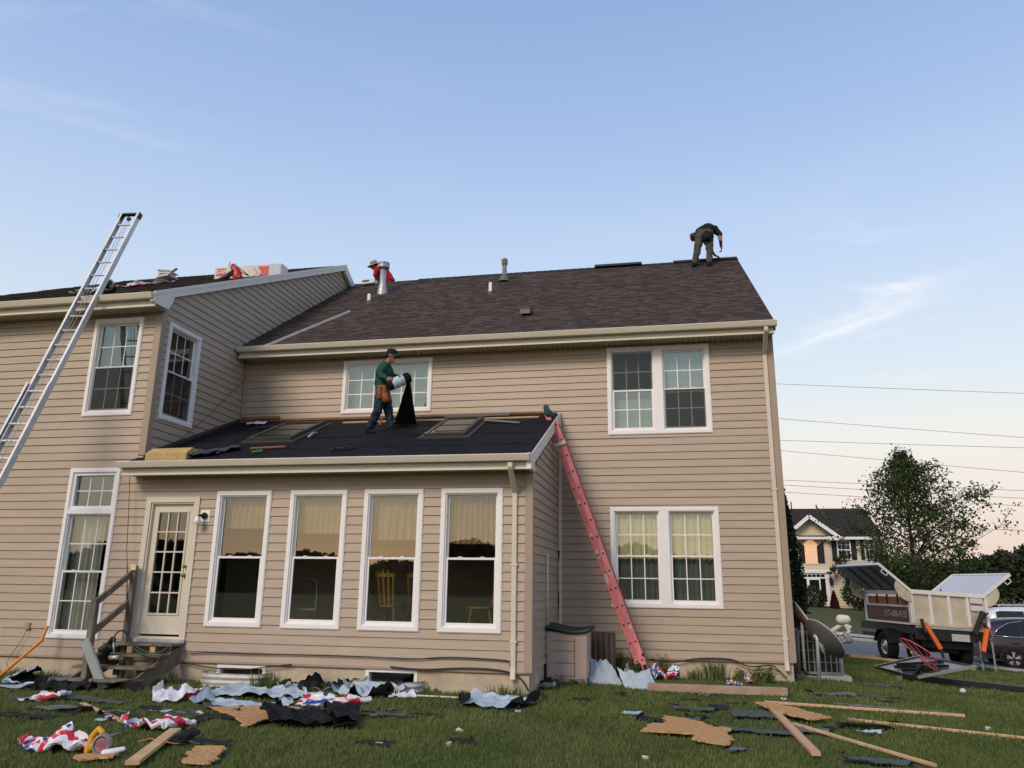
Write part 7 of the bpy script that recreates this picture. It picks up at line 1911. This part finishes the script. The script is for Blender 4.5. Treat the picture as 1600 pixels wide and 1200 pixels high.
# arborvitae beside the house
p = at(1233, 960, 19.2); gx = p.x - .05; bush('tall narrow arborvitae at the right corner of the house', (gx, 19.2, terrain(gx, 19.2)), .62, .62, 2.15, 3, n=9000, leaf=.10, name='arborvitae', cone=.72)
# shrubs of the far house
def far_bush(label, x, y, Y, w, h, sd, mt=None, cone=0., nm='shrub', leaf=.16):
    p = at(x, y, Y); sc = 1208.5/ (Y*1.02); return bush(label, (p.x, Y, p.z), w/sc/2, w/sc/2, h/sc/2, sd, n=2600, leaf=leaf, mt=mt, cone=cone, name=nm)
far_bush('round dark shrub before the door of the far house', 1268, 955, 60.2, 42, 34, 11, M_LEAFD)
far_bush('low dark shrub at the left of the far house', 1243, 962, 58.0, 34, 40, 12, M_LEAFD)
far_bush('dark red cone-shaped bush beside the far door', 1305, 957, 60.0, 17, 29, 13, M_LEAFR, .85, 'red_bush')
far_bush('dark purple shrub by the far house window', 1343, 952, 60.0, 44, 42, 14, M_LEAFD)
# street tree and the dark wood behind the cars
YT = 46.0; p = at(1443, 960, YT)
tree('leafy street tree standing between the trailer and the far house', (p.x, YT, terrain(p.x, YT)), at(1440, 712, YT).z - terrain(p.x, YT), 9.4, 21, nl=17000, leaf=.17, crown0=.10, sparse=1.6)
BT = [(1395, 918, 52, 4.8, 5.6, 'low dark tree behind the left lid of the trailer'), (1475, 925, 55, 5.2, 6.5, 'low dark tree behind the trailer box'), (1530, 930, 60, 6.0, 5.5, 'dark rounded tree behind the right lid'), (1580, 893, 66, 8.4, 7.0, 'tall dark tree above the white vehicle'), (1625, 882, 70, 9.0, 8.0, 'dark tree at the right edge of the picture'), (1680, 850, 74, 9.0, 9, 'dark tree just beyond the right edge'), (1340, 900, 64, 5.5, 6, 'dark tree beside the right end of the far house')]
for k, (x, ytop, Y, H, W, lab) in enumerate(BT):
    p = at(x, 930, Y); gz = terrain(p.x, Y); Hh = max(3.0, at(x, ytop - 25, Y).z - gz)
    tree(lab, (p.x, Y, gz), Hh, W, 40+k, nl=5200, leaf=.36, mt=M_LEAFD, crown0=.06, sparse=.8, group='dark trees behind the road')
# distant wood along the skyline, and the one behind the photographer that the windows mirror
def far_wood(name, y, x0, x1, h0, h1, seed, n=30000, leaf=1.0, label=None):
    r = np.random.default_rng(seed); X = r.uniform(x0, x1, n)
    ph = r.uniform(0, 6, 6)
    prof = h0 + (h1-h0)*np.clip(.5 + .28*np.sin(X*.11+ph[0]) + .22*np.sin(X*.27+ph[1]) + .16*np.sin(X*.61+ph[2]), 0, 1)
    gz = np.array([terrain(a, y) for a in X]); Z = gz + prof*r.uniform(0, 1, n)
    C = np.stack([X, y + r.uniform(-4, 4, n), Z], axis=1)
    o = leaf_mesh(name, C, leaf, seed, M_LEAFD); return tag(o, label, 'trees', kind='stuff')
far_wood('distant_wood', 150, -60, 190, 3.0, 7.5, 5, n=16000, leaf=1.1, label='dark distant wood along the skyline')
far_wood('wood_behind', -75, -130, 110, 3.0, 6.6, 8, n=52000, leaf=1.7, label='dark wood across the field mirrored in the windows')

# ---- the house across the road
fh = empty('far_house', 'cream two-storey house with dark roof and white gable across the road', 'house', tuple(at(1290, 945, 62.7)))
def fp(o): o.parent = fh; o.matrix_parent_inverse = Matrix.Translation(-fh.location); return o
YH = 62.7
F_ = lambda x, y, dy=0: at(x, y, YH + dy)
zg = F_(1270, 946).z; ze = F_(1300, 838).z; zr = F_(1300, 786).z
xl, xr = F_(1200, 838).x, F_(1374, 838).x
M_CR = mat('cream_siding', (.60, .52, .41), .6, var=.04, scale=.8)
m = MB(); m.quad((xl, YH, zg-1), (xr, YH, zg-1), (xr, YH, ze), (xl, YH, ze)); m.quad((xr, YH, zg-1), (xr, YH+9, zg-1), (xr, YH+9, ze), (xr, YH, ze)); m.add([(xr, YH, ze), (xr, YH+9, ze), (xr, YH+4.5, zr)], [(0, 1, 2)]); fw = fp(m.build('wall', M_CR))
n = int((ze-zg)/.19)
for k in range(n):
    z = zg + k*.19; m = MB(); m.quad((xl, YH-.035, z), (xr, YH-.035, z), (xr, YH-.006, z+.19), (xl, YH-.006, z+.19)); m.quad((xl, YH, z), (xr, YH, z), (xr, YH-.035, z), (xl, YH-.035, z)); m.build('siding_board', M_CR, fw).matrix_parent_inverse = Matrix.Translation(-fh.location) if False else Matrix.Identity(4)
M_FR = mat('far_shingles', (.030, .026, .025), .9, var=.25, scale=3, bump=.4, bscale=14)
m = MB(); m.add([(xl, YH-.4, ze-.1), (xr+.3, YH-.4, ze-.1), (xr+.1, YH+4.5, zr), (xl, YH+4.5, zr), (xr+.3, YH+9.4, ze-.1), (xl, YH+9.4, ze-.1)], [(0, 1, 2, 3), (3, 2, 4, 5)]); fp(m.build('roof', M_FR))
m = MB(); m.box(xl, xr+.3, YH-.5, YH-.36, ze-.25, ze-.06); fp(m.build('gutter', M_WHITE))
# front gable
gp, gl, gr = F_(1263.5, 808, -.6), F_(1229, 838, -.6), F_(1306, 838, -.6)
zgp = gp.z
m = MB(); m.add([(gl.x, YH-.1, ze-.05), (gr.x, YH-.1, ze-.05), (gp.x, YH-.1, zgp-.05)], [(0, 1, 2)]); fp(m.build('gable', M_CR))
m = MB(); m.add([(gl.x-.2, YH-.7, ze-.2), (gp.x, YH-.7, zgp+.1), (gp.x, YH+3.4, zgp+.1), (gl.x-.2, YH+1, ze-.2), (gr.x+.2, YH-.7, ze-.2), (gr.x+.2, YH+1, ze-.2)], [(0, 1, 2, 3), (1, 4, 5, 2)]); fp(m.build('gable_roof', M_FR))
m = MB()
for a, b_ in (((gl.x-.25, ze-.15), (gp.x, zgp+.05)), ((gr.x+.25, ze-.15), (gp.x, zgp+.05))): m.bar((a[0], YH-.75, a[1]), (b_[0], YH-.75, b_[1]), .10, .26, up=(0, 0, 1))
fp(m.build('gable_trim', M_WHITE))
for x0, x1 in ((1229, 1244), (1290, 1307)):
    a, b_ = F_(x0, 838), F_(x1, 838); m = MB(); m.box(a.x, b_.x, YH-.8, YH, ze-.32, ze-.05); fp(m.build('eave_return', M_WHITE))
# windows, shutters, door
M_SHUT = mat('dark_shutter', (.022, .026, .028), .6)
def frect(x0, y0, x1, y1, v0, v1): 
    a, b_ = F_(x0, y1), F_(x1, y0); return (a.x, b_.x, YH-v1, YH-v0, a.z, b_.z)
def fwin(x0, y0, x1, y1, nx=3, ny=4, glass=None):
    a, b_ = F_(x0, y1), F_(x1, y0); T = T_front(YH-.03)
    m = MB(); m.ring(T, a.x, b_.x, a.z, b_.z, .09, 0, .06); w = fp(m.build('window', M_WHITE))
    mm = MB(); mm.quad(T(a.x+.08, .015, a.z+.08), T(b_.x-.08, .015, a.z+.08), T(b_.x-.08, .015, b_.z-.08), T(a.x+.08, .015, b_.z-.08)); o = mm.build('pane', glass or M_FGL, w); 
    g = MB()
    for k in range(1, nx): u = a.x+(b_.x-a.x)*k/nx; g.box(u-.012, u+.012, .016, .03, a.z+.08, b_.z-.08, T)
    for k in range(1, ny): z = a.z+(b_.z-a.z)*k/ny; g.box(a.x+.08, b_.x-.08, .016, .032 if k != ny//2 else .05, z-(.012 if k != ny//2 else .035), z+(.012 if k != ny//2 else .035), T)
    g.build('grille', M_WHITE, w)
    return w
M_FGL = mat('far_glass', (.012, .014, .016), .05, spec=.6)
fwin(1309, 843.5, 1328, 875); fwin(1352, 843.5, 1372, 875)
fwin(1320, 898, 1338, 926); 
for x0, x1 in ((1301, 1308), (1328.5, 1336.5), (1346, 1352), (1372, 1378)): m = MB(); m.box(*frect(x0, 844, x1, 875, 0, .07)); fp(m.build('shutter', M_SHUT))
# arched window; its mirrored afterglow is put in as pane emission
a, b_ = F_(1258.5, 880), F_(1276.5, 862); cx_, hw_ = (a.x+b_.x)/2, (b_.x-a.x)/2; zs_ = F_(1267, 853).z
arch = [(cx_-hw_, a.z), (cx_+hw_, a.z)] + [(cx_+hw_*math.cos(t), zs_+hw_*math.sin(t)) for t in [math.pi*k/12 for k in range(13)]]
m = MB(); m.prism([(cx_+(x-cx_)*1.16, z if z > a.z else z-.06) for x, z in arch], YH-.07, YH-.01); aw = fp(m.build('arched_window', M_WHITE))
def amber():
    mm = mat('emissive_afterglow_pane', (.5, .3, .16), .3, var=.08, scale=3); bs = mm.node_tree.nodes['Principled BSDF']; bs.inputs['Emission Color'].default_value = (.80, .42, .20, 1); bs.inputs['Emission Strength'].default_value = .42; return mm
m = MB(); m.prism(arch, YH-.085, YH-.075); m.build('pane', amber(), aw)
m = MB()
for k in (1, 2, 3): x = cx_-hw_+2*hw_*k/4; m.box(x-.012, x+.012, YH-.10, YH-.086, a.z, zs_+hw_*.6)
for k in range(1, 6): z = a.z+(zs_+hw_*.5-a.z)*k/6; m.box(cx_-hw_, cx_+hw_, YH-.101, YH-.087, z-.012, z+.012)
m.build('grille', M_WHITE, aw)
for x0, x1 in ((1249.5, 1257.5), (1278, 1286)):
    r_ = frect(x0, 846, x1, 880, 0, .07); m = MB(); inner = x0 < 1267
    m.prism([(r_[0], r_[4]), (r_[1], r_[4]), (r_[1], r_[5]-(.35 if inner else 0)), (r_[0] if inner else r_[0], r_[5]-(0 if inner else .35))], YH-.07, YH); fp(m.build('shutter', M_SHUT))
m = MB(); m.box(*frect(1247, 892, 1294, 946, 0, .10)); o = fp(m.build('door_surround', M_WHITE))
m = MB(); m.box(*frect(1245, 890, 1296, 895, .0, .2)); fp(m.build('door_cornice', M_WHITE))
for k in range(5): m = MB(); m.box(*frect(1255+6.8*k, 897.5, 1260.5+6.8*k, 901.5, .09, .115)); fp(m.build('transom_pane', M_FGL))
for x0, x1 in ((1254.5, 1261), (1283, 1289)): m = MB(); m.box(*frect(x0, 904, x1, 940, .09, .115)); fp(m.build('sidelight', M_FGL))
m = MB(); m.box(*frect(1263, 903, 1281, 944, .09, .12)); fd = fp(m.build('door', M_WHITE))
m = MB(); m.box(*frect(1265.5, 906, 1279, 924, .118, .135)); m.build('pane', M_FGL, fd)
m = MB(); m.smooth = True; q = F_(1298, 908); m.lathe([(.02, -.35), (.12, -.2), (.14, .1), (.05, .25), (.02, .4)], 8, T=lambda x, y, z: (q.x+x, YH-.2+y, q.z+z)); fp(m.build('wall_lantern', M_SHUT))
q0, q1 = F_(1245, 950), F_(1300, 945); m = MB(); m.box(q0.x, q1.x, YH-1.6, YH, zg-.8, zg-.02); fp(m.build('stoop', mat('brick_stoop', (.20, .11, .085), .9, var=.2, scale=4)))
q = F_(1334, 890); m = MB(); m.prism([(-1.0, 0), (1.6, 0), (1.2, .75), (-.5, .75)], -1.2, 0, T=lambda a, b_, c: (q.x+a, YH+b_, q.z-.2+c)); fp(m.build('bay_roof', mat('pale_metal_roof', (.42, .46, .50), .5)))
m = MB(); m.smooth = True; q = F_(1240, 786, 3.0); m.tube([(q.x, YH+4.3, zr-.2), (q.x, YH+4.3, zr+.55)], .05, 6); fp(m.build('vent_pipe', M_SHUT))
# ---- power lines
M_WIRE = mat('wire', (.09, .09, .10), .6)
for k, (ya, yb_, Y) in enumerate(((600, 615, 95), (654, 684, 95), (688, 700, 95), (703.5, 738.5, 95), (750, 767, 100), (757.5, 779, 100), (768.5, 791, 100), (815, 829, 105))):
    a, b_ = at(1213, ya, Y), at(1600, yb_, Y); d = b_-a; P_ = []
    for i in range(-14, 26):
        t = i/6; q = a + d*t; q.z += .35*(t-.5)**2*.25 - .0; P_.append(q)
    m = MB(); m.tube(P_, 0.022 if k < 4 else .024, 4, cap=False); tag(m.build('power_line', M_WIRE), '%s power line from the top in the right-hand sky' % ('first', 'second', 'third', 'fourth', 'fifth', 'sixth', 'seventh', 'lowest')[k], 'power line', 'power lines')

# ================================================================== grass
M_GRASS = attr_mat('grass_blade', (.055, .092, .024), (.185, .215, .070), rough=.65, bump=0, trans=.25)
def grass(name, n, xr_, yr_, h, w, seed, label, keep=None):
    r = np.random.default_rng(seed)
    X = r.uniform(*xr_, n); Y = r.uniform(*yr_, n)
    # inside the view, with a margin, and outside the house
    ang = (X - .0)/Y; ok = (ang > -1.15) & (ang < .72)
    ok &= ~((X > -16) & (X < XS+.02) & (Y > YB)) & ~((X < XR) & (Y > YA)) & (Y < ROAD_Y0 - .2)
    for r_ in R_BW: ok &= ~((X > r_[0]-.15) & (X < r_[1]+.15) & (Y > YB-.5))
    if keep is not None: ok &= keep(X, Y)
    X, Y = X[ok], Y[ok]
    cov = np.array([(int(math.floor(a/.05)), int(math.floor(b_/.05))) in MASK for a, b_ in zip(X, Y)]); k_ = ~cov | (r.uniform(0, 1, len(X)) < .06)
    wear = np.array([noise.noise((a*.55, b_*.8, 11.0)) + .5*noise.noise((a*2.1, b_*2.1, 4.0)) for a, b_ in zip(X, Y)]); k_ &= (wear < .22) | (r.uniform(0, 1, len(X)) < .45)
    X, Y = X[k_], Y[k_]; n = len(X)
    Z = np.array([terrain(a, b_) for a, b_ in zip(X, Y)])
    pat = np.array([noise.noise((a*.9, b_*.9, 1.0)) for a, b_ in zip(X, Y)]); pat2 = np.array([noise.noise((a*3.5, b_*3.5, 7.0)) for a, b_ in zip(X, Y)])
    hh = h*(1 + .35*pat + .3*pat2)*r.uniform(.55, 1.25, n); az = r.uniform(0, 2*np.pi, n); ln = r.uniform(.1, .8, n)*hh
    dx, dy = np.cos(az), np.sin(az); ww = w*r.uniform(.7, 1.3, n)/2; az2 = r.uniform(-.9, .9, n); sx, sy = np.cos(az2), np.sin(az2)
    P = np.empty((n, 5, 3))
    P[:, 0] = np.stack([X - sx*ww, Y - sy*ww, Z - .005], 1); P[:, 1] = np.stack([X + sx*ww, Y + sy*ww, Z - .005], 1)
    P[:, 2] = np.stack([X + sx*ww*.8 + dx*ln*.35, Y + sy*ww*.8 + dy*ln*.35, Z + hh*.62], 1); P[:, 3] = np.stack([X - sx*ww*.8 + dx*ln*.35, Y - sy*ww*.8 + dy*ln*.35, Z + hh*.62], 1)
    P[:, 4] = np.stack([X + dx*ln, Y + dy*ln, Z + hh], 1)
    me = bpy.data.meshes.new(name); me.vertices.add(5*n); me.vertices.foreach_set('co', P.ravel())
    base_ = (np.arange(n)*5)[:, None]; li = np.concatenate([base_ + np.array([0, 1, 2, 3]), base_ + np.array([3, 2, 4])], axis=1).ravel()
    me.loops.add(7*n); me.loops.foreach_set('vertex_index', li); me.polygons.add(2*n)
    ls = np.empty(2*n, int); ls[0::2] = np.arange(n)*7; ls[1::2] = np.arange(n)*7+4; lt_ = np.empty(2*n, int); lt_[0::2] = 4; lt_[1::2] = 3
    me.polygons.foreach_set('loop_start', ls); me.polygons.foreach_set('loop_total', lt_); me.materials.append(M_GRASS); me.update(); me.validate()
    sh = np.clip(.42 + .35*pat + .2*pat2 + r.normal(0, .2, n), 0, 1); set_shade(me, np.repeat(sh, 2))
    return tag(link(name, me), label, 'grass', kind='stuff')
grass('grass', 230000, (-10, 6.3), (4.6, 9.2), .050, .007, 1, 'short mown lawn grass in the foreground')
grass('grass', 185000, (-13.5, 9.0), (9.2, 14.6), .052, .010, 2, 'short lawn grass near the house wall')
grass('grass', 110000, (1.5, 17), (14.6, 26.3), .060, .018, 3, 'short lawn grass sloping down to the road', )
def weed(label, x, y, h, n, spread, seed, broad=False, Y=None):
    p = on_ground(x, y) if Y is None else Vector((at(x, y, Y).x, Y, 0)); rr = random.Random(seed); m = MB(); sh = []
    lim = (YA if p.x > XS else YB) - .16
    if p.y > lim: p = Vector((at(x, y, lim).x, lim, 0))
    for k in range(n):
        a = rr.uniform(0, 6.28); r0 = rr.uniform(0, spread); b0 = Vector((r0*math.cos(a), r0*math.sin(a)*.6, 0)); L_ = h*rr.uniform(.45, 1.1); out = rr.uniform(.1, .55)*L_; w = rr.uniform(.005, .010)
        d = Vector((math.cos(a+rr.uniform(-.6, .6)), math.sin(a), 0)); s = Vector((-d.y, d.x, 0))
        if abs(s.x) < .4: s = Vector((.8, s.y*.5, 0))
        pts = [b0, b0+d*out*.3+Vector((0, 0, L_*.55)), b0+d*out+Vector((0, 0, L_*rr.uniform(.75, 1)))]
        m.add([pts[0]-s*w, pts[0]+s*w, pts[1]+s*w*.8, pts[1]-s*w*.8, pts[2]], [(0, 1, 2, 3), (3, 2, 4)]); v = rr.random(); sh += [v, v]
    if broad:
        for k in range(n):
            c = Vector((rr.gauss(0, spread*.6), rr.gauss(0, spread*.4), rr.uniform(.15, 1)*h)); d = Vector((rr.gauss(0, 1), rr.gauss(0, 1), rr.gauss(0, .5))).normalized(); s = d.cross(Vector((rr.gauss(0, .4), rr.gauss(0, .4), 1))).normalized(); l = rr.uniform(.02, .045)
            m.add([c-d*l, c+s*l*.5, c+d*l, c-s*l*.5], [(0, 1, 2, 3)]); sh.append(rr.random())
    me = m.mesh('weed', [M_GRASS]); set_shade(me, sh); o = link('weed', me); o.location = p; return tag(o, label, 'weed', 'weeds along the foundation')
WD = [(405, 1075, .30, 60, .22, 0, 'tall grass tuft at the sunroom foundation between the wells'), (430, 1073, .22, 40, .15, 0, 'smaller grass tuft right of the left window well'), (268, 1070, .22, 40, .2, 0, 'dry grass beside the wooden steps'), (790, 1073, .20, 60, .25, 0, 'grass tuft under the front downspout'), (985, 1048, .45, 120, .22, 1, 'leafy green weed behind the pale blue pieces'), (960, 1050, .40, 90, .15, 1, 'leafy weed beside the resin panel'), (1035, 1050, .42, 50, .08, 1, 'upright feathery weed right of the red ladder'), (1118, 1060, .42, 90, .28, 0, 'tall arching grass clump in the flower bed'), (1085, 1062, .22, 50, .15, 0, 'low brown grass in the flower bed'), (1158, 1056, .22, 50, .09, 1, 'small leafy weed against the foundation'), (1195, 1070, .28, 220, .17, 1, 'bright green weeds at the end of the flower bed'), (1170, 1074, .2, 90, .3, 0, 'low green grass behind the landscape timber'), (895, 1072, .14, 60, .25, 1, 'low weeds at the foot of the storage bin'), (868, 1072, .10, 40, .2, 1, 'small weeds left of the storage bin foot'), (60, 1056, .16, 60, .4, 0, 'rough grass at the left wall'), (20, 1052, .18, 50, .3, 0, 'rough grass under the orange pole'), (660, 1078, .12, 50, .3, 0, 'low grass right of the right window well'), (515, 1078, .14, 60, .3, 0, 'low grass between the window wells')]
for k, (x, y, h, n, s, b_, lab) in enumerate(WD): weed(lab, x, y, h, n, s, 200+k, bool(b_))
